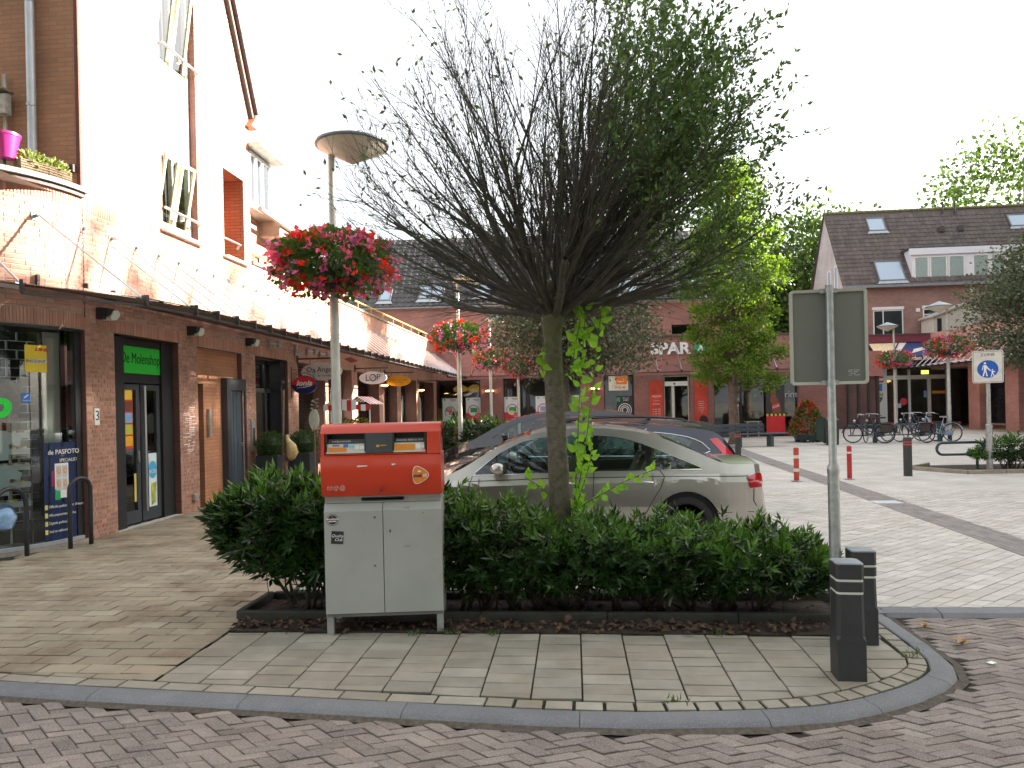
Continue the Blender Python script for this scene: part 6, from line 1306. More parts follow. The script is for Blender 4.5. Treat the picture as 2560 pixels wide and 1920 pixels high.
for x, lb in ((2.55, 'lit oval wall light on the brick pier between two poster windows'), (7.55, 'lit oval wall light right of the trunk, left of the bank sign')):
    t = thing('wall_light', lb, 'wall light', sp(x, -.08, 2.42), SPA, 'lit oval lights on the supermarket piers'); g = MB(); g.lathe([(.03,-.11),(.19,-.035),(.2,-.02)], (0,0,0), 16); g.lathe([(.2,.03),(.19,.045),(.03,.12)], (0,0,0), 16); g.build('shells', mat('brass', (.35,.2,.08), .4, .5), t); g = MB(); g.lathe([(.17,-.03),(.185,.0),(.17,.04)], (0,0,0), 16); g.build('glow_ring', mat('lamp_glow', (1,.62,.22), .4, emit=5.), t)
# snack bar front
t = thing('snack_banner', 'upright banner with a brown bottle over a red checked foot', 'banner', sp(15.95, .05, 1.4), SPA); g = MB(); g.box((0,0,-.85), (.86,.03,.85)); g.build('red_foot', mat('banner_red', (.6,.02,.03), .4), t); g = MB()
for k in range(9):
    g.m = k % 2; g.box((-.38+k*.096,-.018,-.40), (.094,.006,.10))
g.build('checks', [mat('check_yellow', (.75,.6,.03), .4), m_black], t); g = MB(); g.box((0,.0,.30), (.86,.02,1.35)); g.build('dark_sheet', mat('banner_dark', (.04,.035,.04), .4), t)
g = MB(); P = [(-.19,-.32),(-.21,-.05),(-.13,.12),(-.19,.3),(-.09,.62),(-.075,.78),(.075,.78),(.09,.62),(.19,.3),(.13,.12),(.21,-.05),(.19,-.32)]; Mr = Matrix.Rotation(-.22,3,'Y'); g.prism(P, -.03, -.015, ax='Y', M=Mr); g.build('bottle', mat('cola_brown', (.22,.05,.02), .25, var=.3, vscale=8), t); g = MB(); g.prism([(-.2,-.12),(.2,-.02),(.2,.16),(-.17,.06)], -.034, -.031, ax='Y', M=Mr); g.build('label', mat('label_red', (.6,.05,.04), .4), t); text('lettering', 'Cola', .17, face_y(.0,-.04,.0) @ Matrix.Rotation(.3,4,'Z'), m_wht, t, shear=.3)
t = thing('window_lettering', 'white old-style snack bar name on dark glass', 'lettering', sp(16.6, .12, 1.95), SPA); text('lettering', "Prins", .42, face_y(0,-.01,0), mat('ghost_white', (.5,.5,.5), .6), t)
for x_ in (14.0, 16.75):
    t = thing('terrace_chair', 'dark terrace chair before the snack bar, %s' % ('behind the bench' if x_ < 15 else 'right of the checked banner'), 'chair', sp(x_, -.7, 0), SPA+.4); m_ch = mat('chair_black', (.03,.03,.03), .6)
    for a, b in ((-.2,-.2),(.2,-.2),(.2,.2),(-.2,.2)): g = MB(); g.tube([(a,b,0),(a*.9,b*.9,.45 if b < 0 else .88)], .016, 5); g.build('leg', m_ch, t)
    g = MB(); g.bbox_bev((0,0,.45), (.42,.42,.04), .01); g.build('seat', m_ch, t); g = MB(); g.box((0,.18,.70), (.38,.03,.32)); g.build('backrest', m_ch, t)
t = thing('terrace_table', 'small table behind the ginkgo trunk before the snack bar', 'table', sp(14.7, -.6, 0), SPA); g = MB(); g.box((0,0,.72), (.65,.55,.03)); g.build('top', mat('table_top', (.4,.36,.3), .5), t)
for a in (-.25,.25): g = MB(); g.tube([(a,0,0),(a,0,.71)], .025, 6); g.build('leg', m_steel, t)
# ================================================================ house with shop on the right
hs = thing('house', 'brick house with steep tiled roof and white dormer over a corner shop', 'house'); m_hbr = brickmat('brick_house', (.27,.15,.12), (.33,.19,.15), (.27,.23,.21), 'X', .22, .0625); m_gab = brickmat('brick_gable', (.42,.36,.34), (.50,.44,.42), (.5,.47,.45), 'Y', .22, .0625)
XL, YF, ZE = 17.15, 46., 8.72; YR, ZR = 49.0, 14.15; XR_ = 42.
g = MB(); g.quad((XL,YF,0),(XR_,YF,0),(XR_,YF,ZE),(XL,YF,ZE)); g.quad((XL,52,0),(XR_,52,0),(XR_,52,ZE),(XL,52,ZE)); g.build('wall', m_hbr, hs)
g = MB(); g.add([(XL,YF,0),(XL,YF,ZE),(XL,YR,ZR),(XL,52,ZE),(XL,52,0)], [(0,1,2,3,4)]); g.build('gable_wall', m_gab, hs); g = MB(); g.add([(XR_,YF,0),(XR_,YF,ZE),(XR_,YR,ZR),(XR_,52,ZE),(XR_,52,0)], [(0,1,2,3,4)]); g.build('gable_wall', m_gab, hs)
O_ = Vector((XL-.12,YF-.25,ZE-.1)); uv = Vector((0,YR-YF+.25,ZR-ZE+.1)); SL = uv.length; uv.normalize(); g = MB(); g.quad(O_, O_+Vector((XR_-XL,0,0)), (XR_-.12,YR,ZR), (XL-.12,YR,ZR)); g.quad((XL-.12,YR,ZR),(XR_-.12,YR,ZR),(XR_-.12,52.3,ZE),(XL-.12,52.3,ZE)); hr = g.build('roof', mat('roof_tile_brown', (.105,.085,.08), .85, var=.2, vscale=2, tint=.18, dirt=.4, dcol=(.14,.13,.07)), hs); m_hroof = MATS['roof_tile_brown']
def hsl(X, zp):
    lo, hi = 0, 1
    for _ in range(30):
        t_ = (lo+hi)/2; y = YF-.25+(YR-YF+.25)*t_; z = ZE-.1+(ZR-ZE+.1)*t_; q = 1.68+(z-1.68)*46/y
        if q < zp: lo = t_
        else: hi = t_
    return X*y/46-(XL-.12), t_*SL
holes = []
for (x0,x1,z0,z1) in ((18.75,19.6,12.17,13.0),(19.3,20.6,9.0,10.25),(27.2,28.3,12.1,12.85)):
    a, v0 = hsl(x0, z0); b, v1 = hsl(x1, z1); holes.append((a,b,v0,v1)); skylight(hs, O_, Vector((1,0,0)), uv, a, b, v0, v1, 0, m_sky, m_skf)
a, v0 = hsl(21.15, 8.95); b, v1 = hsl(33, 10.9); holes.append((a,b,v0+.3,v1))
roof_tiles(hr, O_, Vector((1,0,0)), uv, SL, XR_-XL, m_hroof, holes)
g = MB()
for i in range(70): g.tube([(XL-.1+i*.36,YR,ZR+.03),(XL-.1+i*.36+.37,YR,ZR+.06)], .10, 6)
g.build('ridge_tiles', mat('ridge_moss', (.17,.16,.07), .9, var=.4, vscale=9), hr, kind='stuff')
for x_, y_ in ((24.6,YR-.25),(25.35,YR-.3)): g = MB(); g.tube([(x_,y_,ZR-.6),(x_,y_,ZR+.35)], .06, 8); g.lathe([(.1,ZR+.3),(.1,ZR+.42),(.02,ZR+.45)], (x_,y_,0), 10); g.build('flue', m_rail, hr)
for x_ in (24.2, 25.4): g = MB(); p = O_+Vector((x_-XL,0,0))+uv*4.5; g.box(p+Vector((0,-.1,.1)), (.3,.25,.35)); g.build('roof_vent', m_roof, hr)
g = MB(); g.bb(XL-.1,XR_,YF-.42,YF-.2,ZE-.12,ZE+.03); g.build('gutter', mat('zinc_gutter', (.25,.28,.31), .5, .3), hs); g = MB(); g.tube([(24.75,YF-.12,ZE-.1),(24.75,YF-.12,5.3)], .06, 8); g.build('downpipe', mat('white_pipe', (.62,.64,.66), .5), hs)
# dormer
dmr = MB(); dmr.bb(21.35,33,YF+.12,YF+2.2,ZE+.22,ZE+2.30); dm_o = dmr.build('dormer', mat('dormer_white', (.74,.76,.80), .4, var=.03), hs)
g = MB(); g.bb(21.2,33.1,YF-.02,YF+2.4,ZE+2.30,ZE+2.36); g.build('dormer_roof', mat('bitumen', (.06,.065,.08), .7), dm_o); g = MB(); g.bb(21.2,33.1,YF-.02,YF+.12,ZE+1.9,ZE+2.30); g.build('fascia', MATS['dormer_white'], dm_o)
m_clear = glass('clear_glass', (.97,.99,.99), 1.2); m_cur = mat('sky_reflection_curtain', (.80,.88,.86), .8, var=.06, vscale=8); xs_ = [(21.5,22.35),(22.45,23.45),(23.55,24.5),(25.0,25.95),(26.05,26.9),(27.0,27.9),(28.4,29.3)]  # dormer curtains kept pale: the sky's reflection in the glass is put into their colour
def win_y(parent, x0, x1, z0, z1, y, name='window', t=.06, fm=None, gm=None, mull=(), trans=(), sky_reflection_curtain=False, dep=.25):
    g = MB(); g.bb(x0,x1,y-.05,y,z0,z0+t); g.bb(x0,x1,y-.05,y,z1-t,z1); g.bb(x0,x0+t,y-.05,y,z0+t,z1-t); g.bb(x1-t,x1,y-.05,y,z0+t,z1-t)
    for x in mull: g.bb(x-t/2,x+t/2,y-.045,y-.005,z0+t,z1-t)
    for z in trans: g.bb(x0+t,x1-t,y-.045,y-.005,z-t/2,z+t/2)
    f = g.build(name, fm or m_white, parent); xs = [x0]+list(mull)+[x1]; zs = [z0]+list(trans)+[z1]
    for a, b in zip(xs, xs[1:]):
        for c, d in zip(zs, zs[1:]): g = MB(); g.quad((a+t/2,y-.03,c+t/2),(b-t/2,y-.03,c+t/2),(b-t/2,y-.03,d-t/2),(a+t/2,y-.03,d-t/2)); g.build('pane', m_clear if sky_reflection_curtain else gm or m_glassup, f)
    g = MB(); g.quad((x0+t,y-.004,z0+t),(x1-t,y-.004,z0+t),(x1-t,y-.004,z1-t),(x0+t,y-.004,z1-t)); g.build('sky_reflection_curtain' if sky_reflection_curtain else 'dark_room', m_cur if sky_reflection_curtain else mat('dim_room', (.16,.18,.20), .8, var=.3, vscale=1.5), f); return f
for a, b in xs_: win_y(dm_o, a, b, ZE+.34, ZE+1.78, YF+.11, sky_reflection_curtain=True)
win_y(hs, 18.9, 20.7, 5.6, 7.2, YF-.004, mull=(19.5,)); g = MB(); g.bb(18.85,20.75,YF-.1,YF,7.22,7.4); g.build('shutter_box', m_white, hs); win_y(hs, 21.9, 23.35, 5.5, 7.2, YF-.004, trans=(6.85,)); g = MB(); g.bb(21.85,23.4,YF-.1,YF,7.22,7.4); g.build('shutter_box', m_white, hs); g = MB(); g.box((21.6,YF-.03,7.15), (.22,.05,.22)); g.build('vent_cover', m_white, hs)
for (y0, z0, z1) in ((46.9,8.6,10.3),(48.1,8.6,10.2)):
    g = MB(); g.bb(XL-.04,XL,y0,y0+.07,z0,z1); g.bb(XL-.04,XL,y0+.5,y0+.57,z0,z1); g.bb(XL-.04,XL,y0+.07,y0+.5,z1-.07,z1); g.bb(XL-.04,XL,y0+.07,y0+.5,z0,z0+.07); f = g.build('window', m_white, hs); g = MB(); g.quad((XL-.02,y0+.07,z0),(XL-.02,y0+.5,z0),(XL-.02,y0+.5,z1),(XL-.02,y0+.07,z1)); g.build('pane', m_sky, f)
# ground floor extension with the corner shop front
sx = thing('corner_shop', 'corner shop with white frames under a navy and yellow awning', 'shop'); YC = 42.
g = MB(); g.quad((16.0,YC+1.5,0),(17.2,YC+1.5,0),(17.2,YC+1.5,4.9),(16.0,YC+1.5,4.9)); g.bb(16.9,24,YC+.3,46,3.45,4.85); g.build('wall', m_brx2, sx)
g = MB(); g.bb(16.9,22.6,YC-.1,YC+.3,4.85,5.28); g.bb(16.9,24.5,YC+.3,46,4.86,5.27); g.build('fascia', mat('fascia_red', (.16,.03,.05), .6, var=.1), sx); g = MB(); g.bb(16.8,24.6,YC-.15,45.9,5.28,5.34); g.build('roof_edge', mat('ledge_dark', (.10,.07,.065), .7), sx)
m_fr = mat('shop_white', (.68,.69,.68), .4, var=.04); g = MB(); g.bb(17.2,17.92,YC-.06,YC+.3,.05,3.45); g.build('corner_post', m_fr, sx)
g = MB(); g.bb(17.92,21.3,YC,YC+.1,2.72,2.95); g.bb(17.92,21.3,YC,YC+.1,3.38,3.46); g.bb(17.92,21.3,YC,YC+.1,0,.16)
for x_ in (18.45, 19.18, 21.25): g.bb(x_-.06,x_+.06,YC-.01,YC+.11,0,3.45)
g.bb(20.18,20.36,YC+.012,YC+.09,.16,2.72); g.build('shop_frame', m_fr, sx)
for a, b in ((17.92,18.39),(18.51,19.12),(19.24,20.18),(20.36,21.19)): g = MB(); g.bb(a,b,YC+.045,YC+.051,.16,2.72); g.build('pane', m_glass, sx); g = MB(); g.bb(a,b,YC+.045,YC+.051,2.95,3.38); g.build('pane', m_glass, sx)
g = MB(); room_y(g, 17.5,24,YC+.12,45.9,.005,3.44); rm = g.build('shop_room', mat('room_dark3', (.13,.11,.10), .9), sx); g = MB(); g.bb(19.9,20.3,YC+.12,YC+.135,3.0,3.22); g.build('exit_light', mat('exit_glow', (.5,.55,.08), .4, emit=.5), sx)
g = MB(); g.bb(21.3,21.5,YC-.03,YC+.12,0,3.45); g.build('dark_post', mat('post_navy', (.03,.05,.09), .5), sx)
# awning
aw = thing('awning', 'navy awning with cream swoosh and yellow end panel', 'awning', (0,0,0)); g = MB(); g.add([(16.95,YC-.05,4.82),(21.4,YC-.05,4.82),(21.4,YC-1.2,3.98),(16.95,YC-1.2,3.98)], [(0,1,2,3)]); g.add([(16.95,YC-.05,4.78),(21.4,YC-.05,4.78),(21.4,YC-1.2,3.94),(16.95,YC-1.2,3.94)], [(3,2,1,0)]); g.build('cloth', mat('awning_navy', (.02,.035,.13), .7, var=.06), aw)
AW = lambda u, v: Vector((16.95+4.45*u, YC-.05-1.15*v, 4.825-.84*v))
def patch(name, pts, m_, up=.006): g = MB(); g.add([AW(u, v)+Vector((0,-up*.6,up)) for u, v in pts], [tuple(range(len(pts)))[::-1]]); g.build(name, m_, aw)
m_awy = mat('awning_yellow', (.68,.56,.33), .7); m_awc = mat('awning_cream', (.62,.60,.52), .7); patch('yellow_panel', [(.002,0.01),(.36,0.01),(.16,.98),(.002,.98)], m_awy); patch('cream_stripe', [(.38,.01),(.47,.01),(.24,.98),(.19,.98)], m_awc, .007); patch('cream_swoosh', [(.50,.5),(.72,.28),(.98,.22),(.98,.32),(.75,.40),(.44,.8)], m_awc, .007); patch('cream_corner', [(.72,.0),(.98,.0),(.98,.1),(.66,.14)], m_awc, .007)
g = MB(); g.bb(16.95,21.4,YC-1.22,YC-1.19,3.72,3.98); g.build('valance', MATS['awning_navy'], aw); text('lettering', 'Rotterdam Shoe Corner', .30, face_y(19.45,YC-1.225,3.86), mat('gold_print', (.8,.66,.35), .5), aw, sx=.85, bold=.008); g = MB(); g.lathe([(.18,0),(.18,.01)], (0,0,0), 18); o = g.build('emblem_disc', m_black, aw); o.matrix_basis = face_y(17.1, YC-.55, 4.35) @ Matrix.Rotation(-.6,4,'X'); g = MB(); g.box((0,0,.012), (.2,.16,.004), .7); o = g.build('emblem_mark', mat('mark_yellow', (.75,.65,.05), .5), aw); o.matrix_basis = face_y(17.1, YC-.56, 4.36) @ Matrix.Rotation(-.6,4,'X')
g = MB(); g.bb(16.95,21.4,YC-.6,YC-.55,3.45,3.62); g.build('second_valance', mat('valance_grey', (.05,.06,.10), .7), aw); text('lettering', 'SCHOENMAKERIJ SLEUTELS', .15, face_y(19.4,YC-.605,3.54), MATS['gold_print'], aw)
# stickers on the shop front
for (x_, z_, w_, h_, c, lb) in ((17.5,2.75,.46,.34,(.6,.06,.08),'red and white sign topmost on the white corner post'),(17.47,2.28,.36,.40,(.03,.25,.62),'blue and violet sign on the white corner post'),(18.85,1.45,.42,.42,(.6,.48,.08),'round yellow sticker on the corner shop glass'),(20.8,1.95,.75,.16,(.7,.32,.05),'orange and grey strip sticker on the corner shop door'),(20.05,1.85,.16,.38,(.2,.45,.6),'small blue sticker on the corner shop door'),(18.62,1.22,.18,.25,(.4,.65,.7),'small pale blue sticker low beside the yellow one')):
    t = thing('shop_sticker', lb, 'sticker', (x_, YC-.075 if x_ < 17.9 else YC+.03, z_)); g = MB()
    if 'round' in lb: oval(g, (0,0,0), w_/2, h_/2, .006, 20)
    else: g.box((0,0,0), (w_,.01,h_))
    g.build('sheet', mat('sh_%d%d' % (int(c[0]*99), int(c[2]*99)), c, .5), t)
    if 'topmost' in lb: g = MB(); g.box((0,-.008,0), (w_-.02,.006,.13)); g.build('white_band', m_wht, t)
t = thing('shop_sign', 'yellow and green DIH arrow sign on the white corner post', 'sign', (17.46, YC-.075, 1.75)); text('lettering', 'DIH', .26, face_y(0,-.01,.12), mat('dih_green', (.02,.10,.08), .5), t); g = MB(); g.box((0,0,.12), (.5,.008,.24)); g.build('panel', mat('dih_yellow', (.62,.62,.30), .5), t); g = MB(); g.prism([(-.23,-.03),(.23,-.03),(0,-.5)], -.006, .004, ax='Y'); g.build('arrow', mat('dih_green', (.02,.10,.08), .5), t); g = MB(); g.prism([(-.1,-.3),(.1,-.3),(0,-.5)], -.012, -.0065, ax='Y'); g.build('arrow_tip', mat('dih_yellow', (.62,.62,.30), .5), t); g = MB(); g.prism([(-.08,-.2),(.08,-.2),(0,-.06)], -.012, -.0065, ax='Y'); g.build('arrow_tip', mat('dih_yellow', (.62,.62,.30), .5), t)
# cream shed and fence on the flat roof
t = thing('roof_shed', 'small cream plank shed with pitched roof on the flat roof', 'shed', (23.0, 44.2, 5.34)); m_cr = mat('shed_cream', (.55,.53,.46), .6, var=.05); g = MB(); g.prism([(-1.35,0),(1.35,0),(1.35,1.35),(.45,1.85),(-1.35,1.2)], 0, 1.5, ax='Y'); g.build('wall', m_cr, t)
for k in range(8): g = MB(); g.bb(-1.34,1.34,-.02,-.001,.06+k*.15,.06+k*.15+.14); g.build('plank', m_cr, t)
g = MB(); g.prism([(-1.5,1.2),(.45,1.95),(1.5,1.45),(1.5,1.35),(.45,1.84),(-1.5,1.1)], -.2, 1.6, ax='Y'); g.build('roof', mat('shed_roof', (.42,.41,.37), .7), t); g = MB(); g.bb(-1.15,-.9,-.04,-.02,.0,1.05); g.build('window_slot', m_dark, t)
t = thing('roof_fence', 'grey board fence on the flat roof beside the cream shed', 'fence', (23.3, 43.0, 5.34))
for k in range(12): g = MB(); g.box((k*.17,0,.45), (.15,.03,.9)); g.build('board', mat('grey_wood', (.36,.33,.29), .85), t)
# arcade on the far right
ar = thing('arcade_building', 'brick arcade with square pillars and glass canopy at the right picture edge', 'building'); XA = 20.3; m_ary = brickmat('brick_arcade', (.40,.19,.155), (.46,.23,.19), (.28,.22,.2), 'Y', .22, .0625)
g = MB(); g.quad((XA,14,3.25),(XA,41.8,3.25),(XA,41.8,5.3),(XA,14,5.3)); g.quad((XA,14,3.25),(XA+2.4,14,3.25),(XA+2.4,41.8,3.25),(XA,41.8,3.25)); g.quad((XA,14,5.3),(XA+8,14,5.3),(XA+8,41.8,5.3),(XA,41.8,5.3)); g.quad((XA,14,3.25),(XA+8,14,3.25),(XA+8,14,5.3),(XA,14,5.3)); g.build('wall', m_ary, ar)
for y in (37.6, 34.5, 31.3, 28.1, 24.9): g = MB(); g.bb(XA,XA+.45,y-.5,y+.5,0,3.25); g.build('pillar', m_brx2 if 0 else m_ary, ar)
g = MB(); g.bb(XA+2.4,XA+2.5,14,41.8,0,3.25); g.build('shop_wall', m_brx2, ar)
for y in (39.5, 36, 32.6, 29.2): g = MB(); g.bb(XA+2.36,XA+2.41,y-1.2,y+1.2,.1,2.9); f = g.build('shop_window', m_fr, ar); g = MB(); g.bb(XA+2.33,XA+2.355,y-1.1,y+1.1,.2,2.8); g.build('pane', mat('dark_pane', (.03,.035,.04), .1), f)
g = MB(); g.bb(XA-.6,XA+2.4,14,42,.002,.006); g.build('arcade_paving', brickmat('arcade_pave', (.36,.30,.22), (.40,.34,.26), (.2,.17,.12), 'G', .3, .15, .85), ar)
ac = thing('glass_canopy', 'glass canopy on slanted rods along the arcade', 'canopy'); y = 26.
while y < 41.9:
    g = MB(); g.tube([(XA-.02,y,4.72),(XA-1.45,y,3.36)], .02, 5); g.build('tie_rod', mat('rod_pale', (.6,.6,.6), .4, .3), ac); g = MB(); g.tube([(XA,y,3.55),(XA-1.5,y,3.3)], .035, 4); g.box((XA-1.5,y,3.32), (.1,.06,.16)); g.build('arm', m_rail, ac); g = MB(); g.add([(XA-.02,y+.03,3.6),(XA-.02,y+.6,3.6),(XA-1.5,y+.6,3.36),(XA-1.5,y+.03,3.36)], [(0,1,2,3)]); g.build('pane', mat('canopy_white', (.55,.57,.58), .3), ac); y += .63
t = thing('wall_light', 'round lit yellow wall light on the first arcade pillar', 'wall light', (XA-.1, 37.0, 2.8)); g = MB(); g.lathe([(.02,-.16),(.18,-.06),(.18,.06),(.02,.16)], (0,0,0), 14); g.build('globe', mat('lamp_yellow', (1,.72,.2), .4, emit=1.6), t)
# dark low front between the supermarket and the corner shop
t = thing('dark_shop_front', 'low dark glazed front between supermarket and corner shop', 'shop'); g = MB(); g.bb(12.1,16.9,40.5,43,0,2.9); g.build('wall', brickmat('brick_dk', (.10,.055,.05), (.13,.07,.06), (.12,.1,.1), 'X', .22, .0625), t); g = MB(); g.bb(12.0,17.0,40.3,43,2.9,4.3); g.build('upper_wall', m_brx, t)
for x_ in (15.2, 15.75, 16.3, 16.75): g = MB(); g.bb(x_-.05,x_+.05,40.4,40.5,0,2.9); g.build('post', m_rail, t)
# ================================================================ parked cars
def lerp(pts, x):
    if x <= pts[0][0]: return pts[0][1]
    for (a, b), (c, d) in zip(pts, pts[1:]):
        if x <= c: return b+(d-b)*(x-a)/(c-a) if c > a else d
    return pts[-1][1]
def smooth_pts(pts, n=4):
    out = []
    for i in range(len(pts)-1):
        p0, p1, p2, p3 = pts[max(i-1,0)], pts[i], pts[i+1], pts[min(i+2,len(pts)-1)]
        for k in range(n):
            t = k/n; x = p1[0]+(p2[0]-p1[0])*t
            m1 = (p2[1]-p0[1])/max(p2[0]-p0[0], 1e-6); m2 = (p3[1]-p1[1])/max(p3[0]-p1[0], 1e-6); h = p2[0]-p1[0]
            out.append((x, (2*t**3-3*t**2+1)*p1[1]+(t**3-2*t**2+t)*h*m1+(-2*t**3+3*t**2)*p2[1]+(t**3-t**2)*h*m2))
    return out+[pts[-1]]
def smooth_line(p, n=6): return [(a[0]+(b[0]-a[0])*k/n, a[1]+(b[1]-a[1])*k/n) for a, b in zip(p, p[1:]) for k in range(n)]+[p[-1]]
m_carglass = glass('car_glass', (.58,.72,.68), 1.15); m_trim = mat('chrome', (.75,.76,.78), .12, 1., var=0); m_gloss = mat('gloss_black', (.012,.012,.014), .15, var=0)
def car(name, label, loc, paint, sil, top, bot, belt, hw, wx, wr, ws, rw, pillars, lights, seams, mirror=None, handles=(), rails=None, chrome=True, plan_end=(.16,.18), rz=0., lightz=None):
    """sil: outline z(x) over the whole length; top/bot: upper and lower edge of the side windows; ws/rw: x range of windscreen and rear window"""
    t = thing(name, label, 'car', loc, rz); sil = smooth_pts(sil); top = smooth_pts(top); bot = smooth_pts(bot, 2); belt = smooth_pts(belt, 3)
    x0, x1 = sil[0][0], sil[-1][0]; R = wr*1.16
    def plan(x):
        a, b = plan_end; k = 1.
        if x < x0+.7: k -= a*((x0+.7-x)/.7)**2.2
        if x > x1-.55: k -= b*((x-(x1-.55))/.55)**2.4
        return hw*k
    def Y(x, z):
        zb = lerp(belt, x); h = plan(x)
        if z > zb: return h-.035-(z-zb)*.42
        q = (zb-z)
        return h-.035*max(0, 1-q/.07)-.05*max(0, (q-.3)/.35)**1.6
    def zbot(x):
        z = .24
        for w in wx:
            if abs(x-w) < R: z = max(z, wr+math.sqrt(max(R*R-(x-w)**2, 0)))
        return z
    xs = sorted(set([x0+(x1-x0)*i/70 for i in range(71)]+[w+R*math.cos(math.pi*k/14) for w in wx for k in range(15)]+[ws[0], ws[1], rw[0], rw[1], top[0][0], top[-1][0]]+[v for p in pillars for v in p]))
    xs = [x for i, x in enumerate(xs) if i == 0 or x-xs[i-1] > .004 or x in (ws[0], ws[1], rw[0], rw[1])]
    wx0, wx1 = top[0][0], top[-1][0]
    body = MB(); GL = {}; PL = {}; wsg = MB(); rwg = MB(); NT = 8
    def col(x):
        zb, zo = lerp(belt, x), lerp(sil, x); zo = max(zo, zb+.002); low = min(zbot(x), zb-.02)
        rows = [low+(zb-low)*k/7 for k in range(8)]
        if wx0 < x < wx1: a, b = max(lerp(bot, x), zb+.001), min(max(lerp(top, x), zb+.0015), zo-.001)
        else: a = b = zb+(zo-zb)*.4
        if b < a: a = b = (a+b)/2
        return rows, a, b, zo
    C = [col(x) for x in xs]
    for i in range(len(xs)-1):
        xa, xb = xs[i], xs[i+1]; A, B = C[i], C[i+1]; xm = (xa+xb)/2
        for sd in (-1, 1):
            def q(mb, za0, za1, zb0, zb1, inn=0.):
                P = [(xa, sd*(Y(xa, za0)-inn), za0), (xb, sd*(Y(xb, zb0)-inn), zb0), (xb, sd*(Y(xb, zb1)-inn), zb1), (xa, sd*(Y(xa, za1)-inn), za1)]
                mb.quad(*(P if sd < 0 else P[::-1]))
            for k in range(7): q(body, A[0][k], A[0][k+1], B[0][k], B[0][k+1])
            q(body, A[0][7], A[1], B[0][7], B[1])
            if wx0 <= xm <= wx1:
                ip = any(p[0] <= xm <= p[1] for p in pillars); q((PL if ip else GL).setdefault((sd, sum(p[0] < xm for p in pillars)), MB()), A[1], A[2], B[1], B[2], .006)
            q(body, A[2], A[3], B[2], B[3])
        tgt = wsg if ws[0] <= xm <= ws[1] else (rwg if rw[0] <= xm <= rw[1] else body)
        cr = lambda x: .05 if x < ws[0] or x > rw[1] else .035
        for k in range(NT):
            f0, f1 = -1+2*k/NT, -1+2*(k+1)/NT
            P = lambda x, zo, f: (x, f*Y(x, zo), zo+cr(x)*(1-f*f)*min(1, (zo-.3)*3))
            tgt.quad(P(xa, A[3], f0), P(xb, B[3], f0), P(xb, B[3], f1), P(xa, A[3], f1))
    for x, c, flip in ((xs[0], C[0], 0), (xs[-1], C[-1], 1)):
        P = [(x, -Y(x, z), z) for z in c[0]]+[(x, -Y(x, c[3]), c[3]), (x, Y(x, c[3]), c[3])]+[(x, Y(x, z), z) for z in reversed(c[0])]; body.add(P, [tuple(range(len(P)))[::(-1 if flip else 1)]])
    body.build('body', paint, t, smooth=38); [b_.build('side_window', m_carglass, t, smooth=True) for b_ in GL.values()]; [b_.build('window_pillar', m_gloss, t) for b_ in PL.values()]; wsg.build('windscreen', m_carglass, t, smooth=True)
    if rwg.f: rwg.build('rear_window', m_carglass, t, smooth=True)
    g = MB(); g.bb(x0+.15, x1-.15, -hw*.72, hw*.72, .18, .42); g.bb(wx0-.2, wx1, -hw*.8, hw*.8, .3, .5)
    for w in wx: g.lathe([(R*.98,-.26),(R*.98,.26)], (w, -hw+.3, wr), 18, M=Matrix.Rotation(math.pi/2,3,'X')); g.lathe([(R*.98,-.26),(R*.98,.26)], (w, hw-.3, wr), 18, M=Matrix.Rotation(math.pi/2,3,'X'))
    g.build('underbody', m_dark, t)
    for w in wx:
        for sd in (-1, 1):
            yc = sd*(hw-.115); Mx = Matrix.Rotation(math.pi/2*-sd, 3, 'X'); g = MB(); g.lathe([(wr*.70,.10),(wr*.76,.115),(wr*.93,.105),(wr,.07),(wr,-.08),(wr*.9,-.1)], (w, yc, wr), 32, M=Matrix.Rotation(math.pi/2*(1 if sd < 0 else -1), 3, 'X')); wo = g.build('wheel', m_tyre, t, smooth=40)
            g = MB(); g.lathe([(wr*.70,.10),(wr*.66,.09),(wr*.64,.02)], (w, yc, wr), 32, M=Matrix.Rotation(math.pi/2*(1 if sd < 0 else -1), 3, 'X')); g.lathe([(.001,.085),(wr*.16,.085),(wr*.2,.06)], (w, yc, wr), 16, M=Matrix.Rotation(math.pi/2*(1 if sd < 0 else -1), 3, 'X'))
            for k in range(10):
                a = 2*math.pi*k/10+.1*(k % 2); ca_, sa_ = math.cos(a), math.sin(a); yy = yc+sd*.075; pw = wr*.06
                P = [(w+ca_*r_-sa_*s_*w_, yy+sd*d_, wr+sa_*r_+ca_*s_*w_) for d_ in (0,-.03) for r_, s_, w_ in ((wr*.15,-1,pw*.8),(wr*.67,-1,pw*1.15),(wr*.67,1,pw*1.15),(wr*.15,1,pw*.8))]
                g.add(P, [(0,1,2,3),(7,6,5,4),(0,4,5,1),(1,5,6,2),(2,6,7,3),(3,7,4,0)])
            g.build('rim', mat('alloy', (.66,.66,.65), .35, .35, var=.05), wo)
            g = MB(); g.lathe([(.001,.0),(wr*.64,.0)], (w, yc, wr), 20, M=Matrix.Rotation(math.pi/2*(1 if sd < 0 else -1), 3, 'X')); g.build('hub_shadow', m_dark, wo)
    nb = -1
    def line(pts, r, m_, nm, off=.002, both=False, nn=6):
        g = MB()
        for sd in ((-1, 1) if both else (-1,)):
            g.tube([(x, sd*(Y(x, z)+off), z) for x, z in pts], r, 5)
        return g.build(nm, m_, t)
    if chrome:
        xs2 = [wx0+(wx1-wx0)*i/28 for i in range(29)]; line([(x, lerp(bot, x)-.006) for x in xs2], .008, m_trim, 'chrome_strip'); line([(x, lerp(top, x)+.006) for x in xs2], .0055, m_trim, 'chrome_strip')
    for s_ in seams: line(smooth_line(s_), .0042, m_dark, 'door_seam', .0015)
